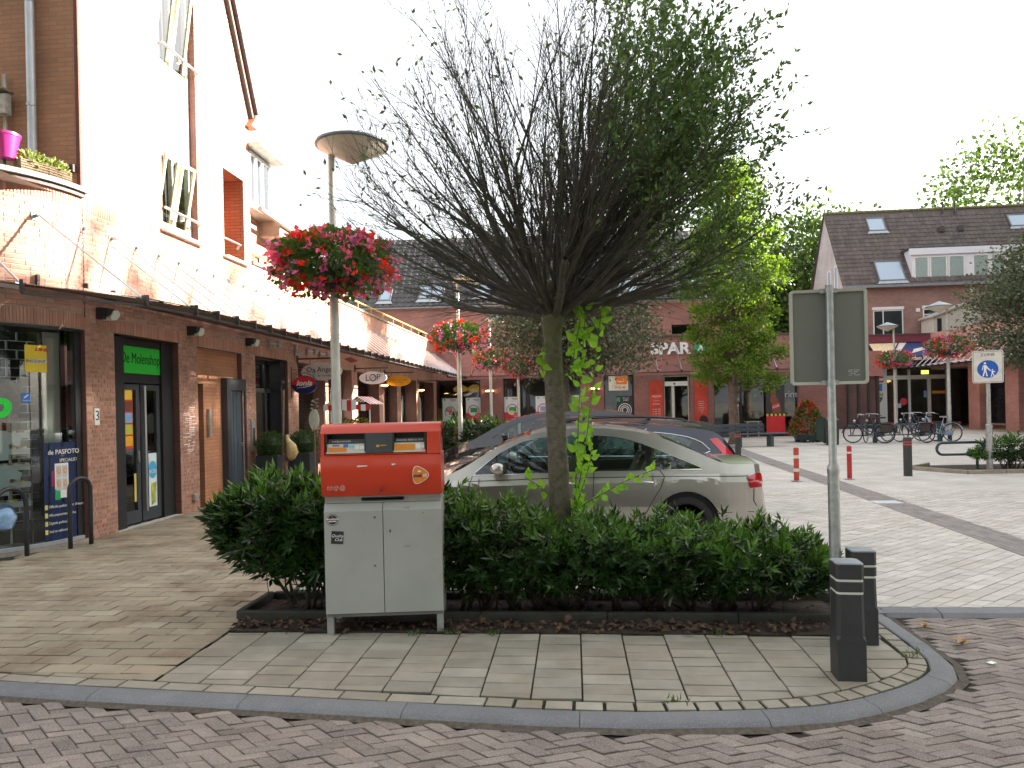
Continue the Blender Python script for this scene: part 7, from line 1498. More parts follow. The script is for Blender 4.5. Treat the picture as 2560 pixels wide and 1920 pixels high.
    for (hx, hz) in handles: g = MB(); g.tube([(hx-.09, -(Y(hx, hz)+.004), hz+.008), (hx-.07, -(Y(hx, hz)+.03), hz+.01), (hx+.07, -(Y(hx, hz)+.03), hz-.002), (hx+.09, -(Y(hx, hz)+.004), hz-.004)], .011, 8); g.build('door_handle', m_trim, t, smooth='all')
    if mirror:
        mx, mz = mirror; g = MB(); yb = Y(mx, mz)
        g.lathe([(.001,-.105),(.05,-.095),(.078,-.05),(.084,.0),(.078,.05),(.055,.085),(.001,.1)], (mx, -(yb+.12), mz), 14, M=Matrix.Rotation(math.pi/2,3,'X') @ Matrix.Diagonal((1.05,.85,1)))
        mo = g.build('mirror', paint, t, smooth='all'); g = MB(); g.tube([(mx+.02, -yb, mz-.07), (mx+.01, -(yb+.1), mz-.05)], .02, 6); g.build('mirror_foot', m_black, mo); g = MB(); g.box((mx+.075, -(yb+.12), mz), (.02,.15,.11)); g.build('mirror_glass', m_trim, mo)
        g = MB(); g.lathe([(.001,-.1),(.07,-.06),(.08,.0),(.06,.08),(.001,.1)], (mx, (yb+.12), mz), 12, M=Matrix.Rotation(math.pi/2,3,'X')); g.build('mirror', paint, t, smooth='all')
    for poly_, c, zin in lights:
        for sd in (-1, 1):
            g = MB(); n = len(poly_); xl, xr = min(x for x, _ in poly_), max(x for x, _ in poly_); V = []; NX, NZ = 12, 5
            for i in range(NX+1):
                x = xl+.002+(xr-xl-.004)*i/NX; zs = []
                for k in range(n):
                    (xa, za), (xb, zb) = poly_[k], poly_[(k+1) % n]
                    if (xa-x)*(xb-x) <= 0 and xa != xb: zs.append(za+(zb-za)*(x-xa)/(xb-xa))
                for k in range(NZ+1):
                    z = min(zs)+(max(zs)-min(zs))*k/NZ; V.append((x+.004, sd*(Y(x, z)+.007), z))
            for k in range(NZ+1): x, y, z = V[NX*(NZ+1)+k]; V.append((x+.012, y-sd*.05, z))
            for k in range(NZ+1): x, y, z = V[NX*(NZ+1)+k]; V.append((x+.016, y-sd*zin, z))
            g.add(V, [(i*(NZ+1)+k, (i+1)*(NZ+1)+k, (i+1)*(NZ+1)+k+1, i*(NZ+1)+k+1) for i in range(NX+2) for k in range(NZ)]); g.build('tail_light', c, t, smooth=60)
    # seats, wheel, dashboard
    m_seat = mat('seat_beige', (.42,.38,.28), .7) if chrome else mat('seat_dark', (.04,.04,.045), .8)
    sx = (wx0+wx1)/2
    for (dx_, hh) in ((-.25, .95), (.62, .92)):
        for y_ in (-.36, .36):
            g = MB(); g.prism([(sx+dx_-.5,.5),(sx+dx_-.02,.48),(sx+dx_+.2,hh+.12),(sx+dx_+.08,hh+.14),(sx+dx_-.08,.66),(sx+dx_-.5,.62)], y_-.23, y_+.23, ax='Y'); so = g.build('seat', m_seat, t); g = MB(); g.bbox_bev((sx+dx_+.17,y_,hh+.20), (.09,.24,.16), .03); g.build('headrest', m_seat, so)
    g = MB(); g.prism([(ws[0]-.1,.6),(ws[0]+.62,.6),(ws[0]+.60,.80),(ws[0]+.3,.87),(ws[0]-.1,.85)], -hw*.75, hw*.75, ax='Y'); g.build('dashboard', m_black, t); g = MB(); g.ring((ws[0]+.72,-.36,.80), .17, .014, 'X', 22, 6, Matrix.Rotation(-.4,3,'Y')); g.build('steering_wheel', m_black, t)
    if rails:
        for sd in (-1, 1):
            g = MB(); P = [(x, sd*(Y(x, lerp(sil, x))-.06), lerp(sil, x)+.045+.02*math.sin(math.pi*(x-rails[0])/(rails[1]-rails[0]))) for x in [rails[0]+(rails[1]-rails[0])*i/14 for i in range(15)]]; P = [(P[0][0]-.05, P[0][1], P[0][2]-.05)]+P+[(P[-1][0]+.06, P[-1][1], P[-1][2]-.06)]; g.tube(P, .018, 6)
            for i in (4, 11): g.box((P[i][0], P[i][1], P[i][2]-.03), (.07,.03,.05))
            g.build('roof_rail', m_gloss, t, smooth='all')
    return t, Y
paint_si = mat('car_champagne', (.46,.44,.405), .3, .85, var=.03, coat=1.); m_lamp = mat('tail_red', (.42,.008,.015), .12, var=0, coat=1.)
SEN = [(.905,0)]
t, Yc = car('parked_car', 'champagne silver saloon car parked right behind the hedge', (0, 8.86, 0), paint_si,
    sil=[(-2.5,.50),(-2.44,.62),(-2.2,.74),(-1.9,.82),(-1.5,.89),(-1.28,.985),(-1.084,1.105),(-.89,1.205),(-.677,1.296),(-.485,1.352),(-.294,1.385),(-.086,1.403),(.121,1.406),(.439,1.388),(.754,1.344),(.993,1.278),(1.303,1.147),(1.484,1.06),(1.682,.982),(1.86,.968),(2.03,.962),(2.095,.945),(2.115,.86),(2.128,.70),(2.14,.55),(2.15,.50)],
    top=[(-1.172,.897),(-1.019,1.024),(-.867,1.133),(-.622,1.248),(-.455,1.285),(-.288,1.303),(.152,1.310),(.425,1.291),(.605,1.255),(.784,1.198),(1.087,1.074),(1.422,.930)],
    bot=[(-1.172,.893),(-.798,.897),(-.297,.908),(.18,.918),(.958,.926),(1.422,.928)],
    belt=[(-2.5,.42),(-2.4,.55),(-2.1,.70),(-1.5,.82),(-1.2,.845),(-.3,.868),(.94,.875),(1.42,.87),(1.9,.86),(2.09,.83),(2.13,.60),(2.15,.42)], hw=.87, wx=(-1.48, 1.235), wr=.315, ws=(-1.45, -.52), rw=(1.0, 1.66), pillars=[(.16,.27),(.80,.86),(-.92,-.90)],
    lights=[([(1.911,.832),(2.03,.868),(2.09,.862),(2.105,.82),(2.10,.712),(1.935,.705)], m_lamp, .25)],
    seams=[[(-1.243,.34),(-1.25,.60),(-1.225,.78),(-1.19,.88)],[(.20,.26),(.19,.6),(.21,.91)],[(.95,.92),(.998,.851),(.95,.72),(.884,.62),(.727,.343)],[(-1.25,.82),(-.3,.845),(.94,.852),(1.42,.848),(1.93,.84)],[(1.99,.70),(1.985,.56),(2.02,.50)]], mirror=(-.88,.965), handles=[(.79,.79),(-.1,.79)])
g = MB(); g.prism([(.93,.0),(.98,.02),(1.0,.06),(.91,.012)], -.012, .012, ax='Y'); g.build('antenna_fin', paint_si, t, loc=(-.1,0,1.31))
g = MB(); P = [(1.53,.42),(1.7,.44),(1.95,.44),(2.10,.42)]; g.tube([(x, -(Yc(x, z)+.001), z) for x, z in P], .004, 5); g.build('bumper_seam', m_dark, t)
paint_nv = mat('car_navy', (.016,.022,.04), .22, .5, var=.03, coat=1.)
t, Yc = car('parked_car', 'dark navy estate car with tall red tail light, second in the row', (0, 11.3, 0), paint_nv,
    sil=[(-2.25,.50),(-2.2,.66),(-1.9,.80),(-1.5,.88),(-1.15,1.03),(-.85,1.17),(-.5,1.29),(-.2,1.335),(.3,1.35),(.9,1.345),(1.5,1.315),(1.95,1.262),(2.14,1.19),(2.26,1.06),(2.38,.90),(2.44,.76),(2.46,.5)],
    top=[(-.95,.93),(-.6,1.15),(-.2,1.25),(.5,1.27),(1.2,1.235),(1.65,1.165),(1.88,1.07),(1.98,.97)], bot=[(-.95,.92),(.5,.91),(1.7,.90),(1.9,.92),(1.98,.96)],
    belt=[(-2.25,.42),(-2.1,.62),(-1.5,.80),(0,.85),(1.8,.86),(2.2,.84),(2.42,.66),(2.46,.4)], hw=.86, wx=(-1.35,1.40), wr=.32, ws=(-1.35,-.45), rw=(2.12,2.36), pillars=[(.1,.2),(1.0,1.12)],
    lights=[([(1.98,1.13),(2.10,1.15),(2.22,1.02),(2.34,.88),(2.43,.76),(2.30,.76),(2.2,.86)], mat('tail_red2', (.6,.012,.03), .15, var=0, coat=1.), .12)], seams=[[(1.0,.3),(1.05,.9)]], mirror=(-.75,.97))
g = MB(); g.prism([(1.85,1.275),(2.2,1.215),(2.30,1.17),(2.28,1.15),(2.1,1.17),(1.85,1.24)], -.62, .62, ax='Y'); g.build('spoiler', paint_nv, t); g = MB(); g.prism([(.95,1.37),(1.12,1.43),(1.2,1.37)], -.02, .02, ax='Y'); g.build('antenna_fin', paint_nv, t)
paint_bk = mat('car_graphite', (.02,.021,.024), .25, .4, var=.03, coat=1.)
t, Yc = car('parked_car', 'graphite estate car with roof rails, third in the row', (.12, 13.9, 0), paint_bk,
    sil=[(-2.25,.50),(-2.2,.66),(-1.9,.80),(-1.5,.88),(-1.15,1.03),(-.85,1.17),(-.5,1.29),(-.2,1.335),(.3,1.36),(.9,1.362),(1.5,1.345),(1.95,1.31),(2.2,1.25),(2.36,1.05),(2.44,.86),(2.47,.5)],
    top=[(-.95,.93),(-.6,1.15),(-.2,1.25),(.5,1.27),(1.2,1.25),(1.75,1.20),(1.98,.99)], bot=[(-.95,.92),(.5,.91),(1.7,.90),(1.98,.96)],
    belt=[(-2.25,.42),(-2.1,.62),(-1.5,.80),(0,.85),(1.8,.86),(2.3,.84),(2.44,.66),(2.47,.4)], hw=.86, wx=(-1.35,1.40), wr=.32, ws=(-1.35,-.45), rw=(2.22,2.42), pillars=[(.1,.2),(1.0,1.12)], lights=[], seams=[], chrome=False, rails=(-.3,1.9))
g = MB(); g.prism([(2.0,1.33),(2.35,1.30),(2.46,1.26),(2.40,1.235),(2.0,1.28)], -.62, .62, ax='Y'); g.build('spoiler', paint_bk, t)
paint_b2 = mat('car_black', (.012,.014,.02), .2, .3, var=.03, coat=1.)
t, Yc = car('parked_car', 'tall black car with raked windscreen, farthest in the row', (-.35, 16.5, 0), paint_b2,
    sil=[(-2.75,.45),(-2.7,.62),(-2.45,.74),(-2.1,.86),(-1.7,1.06),(-1.3,1.27),(-.9,1.41),(-.4,1.50),(.2,1.535),(.9,1.53),(1.5,1.46),(1.75,1.35),(1.9,1.05),(1.98,.8),(2.0,.45)],
    top=[(-1.5,.97),(-1.2,1.18),(-.8,1.32),(-.3,1.42),(.4,1.44),(1.1,1.40),(1.5,1.28),(1.62,1.05)], bot=[(-1.5,.95),(.4,.93),(1.3,.95),(1.62,1.03)],
    belt=[(-2.75,.4),(-2.5,.6),(-1.9,.82),(0,.88),(1.5,.9),(1.9,.84),(2.0,.4)], hw=.88, wx=(-1.75,1.15), wr=.32, ws=(-2.1,-.6), rw=(1.72,1.93), pillars=[(-.1,0),(.9,1.0)], lights=[], seams=[], chrome=False, mirror=(-1.2,1.02))
# ================================================================ trees and plants
def bark(name, c, moss, amt):
    if name in MATS: return MATS[name]
    m = mat(name, c, .9, var=.35, vscale=22, bump=1., bscale=55, dirt=amt, dcol=moss); return m
m_bark = bark('mossy_bark', (.125,.11,.08), (.095,.115,.028), .9); m_twig = mat('twig_bark', (.075,.070,.058), .85, var=.3, vscale=12, dirt=.5, dcol=(.05,.065,.025)); m_leaf = mat('tree_leaf', (.095,.165,.05), .42, var=.15, vscale=5, tint=.35, trans=.36)
m_laurel = mat('laurel_leaf', (.021,.054,.0095), .24, var=.15, vscale=6, tint=.35, trans=.22, spec=.6); m_laurel2 = mat('laurel_leaf_young_lit', (.085,.185,.03), .26, var=.15, vscale=6, tint=.3, trans=.3, spec=.6); m_stem = mat('shrub_stem', (.05,.038,.026), .9, var=.3, vscale=20)  # young top leaves lightened, main ones darkened: light from above put into the colours
def leaf4(mb, p, d, side, L_, w, fold=.25, bend=.15):
    n = side.cross(d).normalized(); d = d.normalized(); m1 = p+d*L_*.48+n*L_*bend; t_ = p+d*L_
    a = p+d*L_*.42+side*w+n*(L_*bend+w*fold); b = p+d*L_*.42-side*w+n*(L_*bend+w*fold)
    mb.add([p, m1, t_, a, b], [(0,1,3), (1,2,3), (0,4,1), (1,4,2)])
# ---- the tree in the hedge: mossy trunk, burr, fan of thin branches, leafy only on the right
tr = thing('pollard_tree', 'mossy-trunked tree with half-bare fan crown standing in the hedge', 'tree', (-.155, 6.0, 0))
g = MB(); P = []; Rr = []
for i in range(26):
    z = -.05+i*.105; P.append((.012*math.sin(z*2.1), .01*math.cos(z*3), z)); Rr.append(.094-.008*z+.004*math.sin(z*17)+.003*math.sin(z*41)+(.05*max(0, 1-z/.18) if z < .18 else 0)+(.035*max(0, (z-2.25)/.4)))
g.tube(P, Rr, 22); rs_ = random.Random(3)
V = []
for v in g.v:
    a = math.atan2(v[1], v[0]); k = 1+.05*math.sin(3*a+v[2]*2)+.03*math.sin(7*a-v[2]*5)+rs_.uniform(-.012,.012); V.append((v[0]*k, v[1]*k, v[2]))
g.v = V; trunk = g.build('trunk', m_bark, tr, smooth='all')
g = MB()
for k in range(12):
    a = 2*math.pi*k/12+rs_.uniform(-.2,.2); el = rs_.uniform(.3,1.1); r0 = rs_.uniform(.035,.06); d = Vector((math.cos(a)*math.cos(el), math.sin(a)*math.cos(el), math.sin(el))); g.tube([Vector((0,0,2.42))+d*.02, Vector((0,0,2.5))+d*.12, Vector((0,0,2.54))+d*.26], [.07,r0*1.25,r0*.7], 8)
g.lathe([(.06,2.3),(.10,2.42),(.11,2.52),(.08,2.60),(.02,2.64)], (0,0,0), 14); g.build('burr', m_bark, tr, smooth='all')
br = MB(); tw = MB(); lf = MB(); rt_ = random.Random(11); UP = Vector((0,0,1))
def rdir(d, ang):
    o = d.orthogonal().normalized(); o = Matrix.Rotation(rt_.uniform(0, 6.283), 3, d) @ o; return (d*math.cos(ang)+o*math.sin(ang)).normalized()
def leafy(p):
    x, z = p.x, p.z
    v = (x-.33-.45*max(0, 3.5-z))/.45
    if z > 4.4: v = max(v, (x-.22)/.4)
    return max(.05 if x < -.8 else .018, min(1, v))
def put_leaves(pts, dens):
    for i in range(1, len(pts)):
        a, b = pts[i-1], pts[i]; d = (b-a); L_ = d.length
        if L_ < 1e-4: continue
        d = d/L_
        for k in range(max(1, int(L_/.013))):
            p = a+d*rt_.uniform(0, L_)
            if rt_.random() > dens*leafy(p): continue
            e = rdir(d, rt_.uniform(.5, 1.25)); e = (e+UP*.15).normalized(); s = e.orthogonal().normalized(); s = Matrix.Rotation(rt_.uniform(0, 6.28), 3, e) @ s
            lf.tint = rt_.random(); L2 = rt_.uniform(.036, .060); leaf4(lf, p, e, s, L2, L2*.23, .2, .06)
def twig(p, d, L_, r, lvl):
    n = 4 if lvl < 2 else 3; pts = [p.copy()]; q = p.copy()
    for i in range(n):
        d = (d+Vector((rt_.gauss(0,.10), rt_.gauss(0,.10), rt_.gauss(0,.08)+.06))).normalized(); q = q+d*(L_/n); pts.append(q.copy())
    tw.tube(pts, [r*(1-.75*i/n) for i in range(n+1)], 3 if r < .006 else 4, False)
    if lvl < 2:
        for k in range(rt_.randint(3, 5)):
            f = rt_.uniform(.25, 1.); i = min(int(f*n), n-1); a = pts[i]+(pts[i+1]-pts[i])*(f*n-i); dd = rdir((pts[i+1]-pts[i]).normalized(), rt_.uniform(.3,.75)); twig(a, dd, L_*rt_.uniform(.35,.6), r*.55, lvl+1)
    put_leaves(pts, .40 if lvl == 2 else .28)
def limb(p, d, L_, r0, lvl, el):
    """one shoot of the fan: bows outwards, turns up, forks in stages, carries twigs"""
    n = max(4, int(L_/.19)); pts = [p.copy()]; dd = d.copy(); kink = Vector((rt_.gauss(0,.035), rt_.gauss(0,.035), 0))
    for i in range(n):
        f = i/n; lift = (.055 if f > .35 or lvl else -.02)*(1-max(0, dd.z))
        dd = (dd+kink+Vector((rt_.gauss(0,.06), rt_.gauss(0,.06), rt_.gauss(0,.04)+lift))).normalized(); p = p+dd*(L_/n); pts.append(p.copy())
        if i == n//2: kink = -kink*.8
    r1 = .62 if lvl == 0 else .16
    br.tube(pts, [max(r0*(1-(1-r1)*(i/n)**.9), .0026) for i in range(n+1)], 7 if r0 > .025 else 5, False)
    if lvl == 0:
        for _ in range(rt_.choice((3, 4, 4, 5))):
            i = rt_.randint(max(1, n//3), n); e = rdir((pts[i]-pts[i-1]).normalized(), rt_.uniform(.12,.42)); e.z += .08; e.normalize(); limb(pts[i], e, LK(e, pts[i]), r0*rt_.uniform(.42,.66), 1, el)
    for i in range(1 if lvl else 2, n):
        for _ in range(rt_.choice((1, 2, 2, 3)) if lvl else 1):
            twig(pts[i]+(pts[i+1]-pts[i])*rt_.random(), rdir((pts[i+1]-pts[i]).normalized(), rt_.uniform(.28,.7)), rt_.uniform(.22,.58), max(.0028, r0*.32*(1-.5*i/n)), 1)
    if lvl: put_leaves(pts, .25)
def LK(d, p):                # what is left to the dome's rim
    c = Vector((p.x, p.y, p.z-2.5)); u = (c+d*1.1).normalized(); R_ = 1/math.sqrt((u.x*u.x+u.y*u.y)/1.82**2+max(u.z,0)**2/2.75**2); return max(.45, (R_-c.length)*rt_.uniform(.78,1.08))
NL = 46
for k in range(NL):
    az = 2.39996*k+rt_.uniform(-.2,.2); el = math.asin(min(.985, .06+.94*((k+.5)/NL)**.85))
    if k >= NL-8: az = rt_.uniform(-1.0,1.0); el = rt_.uniform(.45,1.0)
    d = Vector((math.cos(az)*math.cos(el), math.sin(az)*math.cos(el)*.95, math.sin(el)))
    r0 = rt_.uniform(.016,.024) if rt_.random() < .5 else rt_.uniform(.026,.043); p = Vector((0,0,2.44))+Vector((d.x,d.y,d.z*.7))*.08
    limb(p, (d*.85+UP*(.14 if el < .5 else .3)).normalized(), rt_.uniform(.7,1.25), r0, 0, el)
for k in range(190):       # dry whiskers round the burr
    az = rt_.uniform(0, 6.283); el = rt_.uniform(-.12, .55); d = Vector((math.cos(az)*math.cos(el), math.sin(az)*math.cos(el), math.sin(el))); p = Vector((0,0,2.52))+d*rt_.uniform(.1,.7); pts = [p.copy()]
    for i in range(6):
        d = (d+Vector((rt_.gauss(0,.16), rt_.gauss(0,.16), rt_.gauss(0,.12)))).normalized(); p = p+d*rt_.uniform(.06,.17); pts.append(p.copy())
    tw.tube(pts, [.003-.0003*i for i in range(7)], 3, False)
crown = br.build('crown', m_twig, tr, smooth='all'); tw.build('twigs', m_twig, crown, kind='stuff'); lf.build('leaves', m_leaf, crown, kind='stuff')
# suckers with large bright leaves
m_young = mat('sucker_leaf', (.24,.46,.045), .45, var=.12, vscale=18, tint=.2, trans=.45); b = MB(); leaf4(b, Vector((0,0,0)), Vector((1,0,0)), Vector((0,1,0)), 1., .30, .25, .08); b.v = b.v; leaf_me = b.mesh('sucker_leaf', m_young)
b = MB(); N_ = 6
for i in range(N_+1):
    u = i/N_; w_ = .33*math.sin(math.pi*u**.72)*(1-.25*u)+.0; z_ = .10*math.sin(math.pi*u)-.12*u*u
    b.v += [(u, -w_, z_+w_*.22), (u, 0, z_), (u, w_, z_+w_*.22)]
for i in range(N_): b.face((i*3, i*3+3, i*3+4, i*3+1)); b.face((i*3+1, i*3+4, i*3+5, i*3+2))
leaf_me = b.mesh('sucker_leaf', m_young, 'all'); rl_ = random.Random(5)
for pts, nl, sz in (([(.13,-.02,.72),(.17,-.06,1.2),(.20,-.06,1.7),(.24,-.05,2.15),(.27,-.04,2.5)], 46, .10), ([(.14,-.03,.78),(.24,-.10,1.3),(.31,-.12,1.8),(.38,-.10,2.3),(.40,-.1,2.48)], 42, .10), ([(.13,-.02,1.9),(.18,-.08,2.2),(.24,-.1,2.46)], 16, .13), ([(.12,-.06,.74),(.24,-.12,.86),(.40,-.15,.95),(.56,-.16,1.04),(.80,-.14,1.13)], 26, .085), ([(.13,-.05,.78),(.2,-.12,.95),(.28,-.13,1.2),(.30,-.14,1.45)], 26, .085), ([(-.07,-.06,.92),(-.15,-.10,1.0),(-.27,-.12,1.08)], 8, .09), ([(-.08,-.05,2.2),(-.11,-.08,2.1),(-.10,-.1,1.95)], 5, .12), ([(.12,-.03,.70),(.16,-.13,.76),(.2,-.14,.80)], 9, .085)):
    pts = [Vector(p) for p in pts]; g = MB(); g.tube(pts, [.006-.0035*i/len(pts) for i in range(len(pts))], 5); so = g.build('sucker_shoot', mat('shoot_green', (.10,.14,.04), .6), tr)
    for k in range(nl):
        f = (k+.6)/nl*(len(pts)-1); i = min(int(f), len(pts)-2); p = pts[i].lerp(pts[i+1], f-i); d = (pts[i+1]-pts[i]).normalized(); e = rdir(d, rl_.uniform(.7,1.25)); e.x = e.x*.9+.15*(1 if k % 2 else -1)*rl_.random(); e.y -= .12; e.z -= .12; e.normalize()
        s = e.cross(Vector((rl_.gauss(0,.45), -1, rl_.gauss(0,.45)+.5))).normalized(); n_ = e.cross(s); L_ = sz*rl_.uniform(.7, 1.25)
        o = bpy.data.objects.new('leaf', leaf_me); COL.objects.link(o); o.parent = so; o.matrix_basis = Matrix.Translation(p) @ Matrix((e, s, n_)).transposed().to_4x4() @ Matrix.Scale(L_, 4)
# ---- laurel hedge
def hedge(name, label, x0, x1, yc, hd, ztop, zlow, nsh, seed, lean=0., leafL=.095, ends=(.3,.3)):
    r = random.Random(seed); t = thing(name, label, 'hedge'); A, B, ST = MB(), MB(), MB(); k = 0; tries = 0
    while k < nsh and tries < nsh*30:
        tries += 1; x = r.uniform(x0, x1); zt = lerp(ztop, x)+.04*math.sin(x*9)+.035*math.sin(x*21+1)+(r.uniform(.02,.13) if r.random() < .14 else 0); zl = lerp(zlow, x); e = 1.
        if x < x0+ends[0]: e = math.sqrt(max(0., 1-((x0+ends[0]-x)/ends[0])**2))
        if x > x1-ends[1]: e = math.sqrt(max(0., 1-((x-(x1-ends[1]))/ends[1])**2))
        zm = (zt+zl)/2+.05; hz = (zt-zl)/2*max(e,.25); a = r.uniform(0, 6.283); rho = 1-.62*r.random()**1.6
        z = zm+hz*rho*math.sin(a)*(abs(math.sin(a))**-.25 if abs(math.sin(a)) > .01 else 0); y = yc+hd*max(e,.3)*rho*math.cos(a)
        if z > zt+.04 or z < zl-.05: continue
        if z < zl+.10 and r.random() < .35: continue
        out = Vector(((-.55 if x < x0+ends[0]*.8 else 0)+(.45 if x > x1-ends[1]*.8 else 0), math.cos(a)*.75, max(math.sin(a), -.15)*.7+.35)); d = (out+Vector((r.gauss(0,.28), r.gauss(0,.28), r.gauss(0,.2)))).normalized(); p = Vector((x, y, z)); k += 1
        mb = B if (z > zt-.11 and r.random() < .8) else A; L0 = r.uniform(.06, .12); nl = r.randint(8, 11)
        for i in range(nl):
            f = i/nl; q = p+d*L0*f; o = d.orthogonal().normalized(); o = Matrix.Rotation(2.4*i+r.uniform(-.3,.3), 3, d) @ o; ang = 1.25-.85*f; e2 = (d*math.cos(ang)+o*math.sin(ang)).normalized(); s = e2.cross(d).normalized(); mb.tint = r.random(); Lf = leafL*r.uniform(.7,1.25); leaf4(mb, q, e2, s, Lf, Lf*r.uniform(.13,.17), .3, -.07)
        if r.random() < .25: ST.tube([p-d*r.uniform(.1,.25), p, p+d*L0], [.004,.0035,.0018], 3, False)
    n = max(2, int((x1-x0)/.24))
    for i in range(n):
        x = x0+ends[0]*.9+.1+(x1-x0-(ends[0]+ends[1])*.9-.2)*(i+r.uniform(.2,.8))/n
        for _ in range(r.randint(4, 7)):
            p = Vector((x+r.gauss(0,.03), yc+r.gauss(0,.05), -.01)); q = Vector((x+r.gauss(0,.16), yc+r.gauss(0,.15), lerp(ztop, x)*r.uniform(.45,.8))); m_ = p.lerp(q, .4)+Vector((r.gauss(0,.05), r.gauss(0,.05), 0)); r0 = r.uniform(.007,.02); ST.tube([p, m_, q], [r0, r0*.8, r0*.4], 5, False)
            for _ in range(3): u = m_.lerp(q, r.random()); ST.tube([u, u+Vector((r.gauss(0,.12), r.gauss(0,.12), r.uniform(.05,.2)))], [r0*.35, r0*.2], 3, False)
    A.build('foliage', m_laurel, t, kind='stuff'); B.build('young_lit_foliage', m_laurel2, t, kind='stuff'); ST.build('stems', m_stem, t, kind='stuff'); return t
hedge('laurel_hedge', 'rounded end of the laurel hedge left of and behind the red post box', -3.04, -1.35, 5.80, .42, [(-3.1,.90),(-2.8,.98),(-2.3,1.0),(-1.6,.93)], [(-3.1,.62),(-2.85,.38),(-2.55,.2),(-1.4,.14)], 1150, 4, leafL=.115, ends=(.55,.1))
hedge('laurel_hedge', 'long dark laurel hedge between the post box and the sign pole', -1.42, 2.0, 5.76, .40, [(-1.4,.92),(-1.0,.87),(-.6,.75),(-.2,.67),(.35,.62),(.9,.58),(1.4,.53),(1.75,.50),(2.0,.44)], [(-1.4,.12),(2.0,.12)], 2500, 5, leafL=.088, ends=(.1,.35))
hedge('laurel_shrub', 'dark laurel shrub round the foot of the second lamp post', -4.4, -1.75, 19.2, .7, [(-4.4,.95),(-3.6,1.2),(-2.4,1.25),(-1.8,1.15)], [(-4.4,.1),(-1.8,.1)], 420, 6, leafL=.2, ends=(.5,.4))
hedge('small_shrub', 'loose green shrub under the zone sign', 9.0, 10.9, 16.7, .45, [(9.0,.35),(9.5,.62),(10.3,.66),(10.9,.5)], [(9.0,.2),(10.9,.1)], 240, 8, leafL=.12, ends=(.5,.3))
g = MB(); r = random.Random(21)
for k in range(900):
    if k < 620: x, y = r.uniform(-2.7,2.0), r.gauss(5.26,.075)
    else: x, y = r.uniform(-2.6,1.9), r.uniform(5.4,6.0)
    if not 5.1 < y < 6.05: continue
    z = .012+r.random()*.02; d = Vector((r.gauss(0,1), r.gauss(0,1), r.gauss(0,.25))).normalized(); s = d.cross(Vector((r.gauss(0,.3), r.gauss(0,.3), 1))).normalized(); g.tint = r.random(); L_ = r.uniform(.03,.085); leaf4(g, Vector((x,y,z)), d, s, L_, L_*r.uniform(.2,.38), .4, .1)
g.build('leaf_litter', mat('dead_leaf', (.085,.047,.028), .8, var=.3, vscale=20, tint=.5), None, kind='stuff')
g = MB()
for (x, y) in ((-.62,5.11),(-.95,5.12),(-1.22,5.10),(1.0,5.12),(2.13,4.72),(2.2,4.80),(.52,3.98)):
    for k in range(14): d = Vector((r.gauss(0,.5), r.gauss(0,.5), 1)).normalized(); s = d.orthogonal().normalized(); g.tint = r.random(); leaf4(g, Vector((x+r.gauss(0,.035), y+r.gauss(0,.02), 0)), d, s, r.uniform(.02,.06), .006, .1, .1)
g.build('joint_weeds', mat('weed_green', (.07,.13,.025), .6, tint=.3, trans=.3), None, kind='stuff')
for (x, y, lb, sz) in ((2.62,5.05,'curled brown leaf on the road nearest the kerb tip',.12),(2.55,5.42,'flat brown leaf on the road near the straight kerb',.09)):
    g = MB()
    for k in range(4): d = Vector((math.cos(k*1.4), math.sin(k*1.4)*.6, .25)).normalized(); leaf4(g, Vector((x,y,ROADZ+.012)), d, d.cross(UP).normalized(), sz*(.6+.15*k), sz*.22, .5, .15)
    tag(g.build('fallen_leaf', mat('dry_leaf', (.40,.25,.13), .8, var=.3, vscale=30)), lb, 'leaf')
g = MB(); g.box((2.62,4.72,ROADZ+.01), (.05,.035,.004), .5); tag(g.build('paper_scrap', m_white), 'tiny white paper scrap on the road beside the kerb tip', 'litter')
# ---- broad-leaved crowns
def crown_tree(name, label, x, y, trunk_r, h0, crowns, nleaf, lsize, m_l, m_b, seed, group=None, limbs=9, shell=.35, sxy=None, cat='tree'):
    r = random.Random(seed); t = thing(name, label, cat, (x, y, 0), 0, group); g = MB(); zt = max(c[2]+c[5]*.5 for c in crowns); g.tube([(0,0,-.1),(.02,0,.25),(0,.02,h0),(.03,-.02,(h0+zt)/2),(0,0,zt)], [trunk_r*1.35,trunk_r,trunk_r*.85,trunk_r*.5,trunk_r*.12], 12); g.build('trunk', m_b, t, smooth='all'); g = MB()
    for c in crowns:
        for _ in range(limbs):
            a = r.uniform(0,6.283); q = Vector((c[0]+c[3]*.8*math.cos(a), c[1]+c[4]*.8*math.sin(a), c[2]+r.uniform(-.5,.6)*c[5])); p = Vector((0,0,max(h0*.9, min(q.z-.5, zt*.8)))); m_ = p.lerp(q,.5)+Vector((0,0,.1*c[3])); g.tube([p, m_, q], [trunk_r*.3, trunk_r*.18, trunk_r*.05], 5, False)
    g.build('limbs', m_b, t, kind='stuff'); g = MB(); rs0 = rnd.getstate(); rnd.seed(seed)
    vol = [c[3]*c[4]*c[5] for c in crowns]; tot = sum(vol)
    for c, v in zip(crowns, vol):
        ncl = max(6, int(nleaf*v/tot/26))
        for _ in range(ncl):
            p, nn = in_ell(c[:3], c[3:6], shell); rr = c[3]*.17+lsize*.8
            leaves(g, 26, lambda: (p+Vector((rnd.gauss(0,rr*.6), rnd.gauss(0,rr*.6), rnd.gauss(0,rr*.42))), nn if rnd.random() < .5 else None), lsize, .6, fold=.2)
    rnd.setstate(rs0); g.build('crown', m_l, t); return t
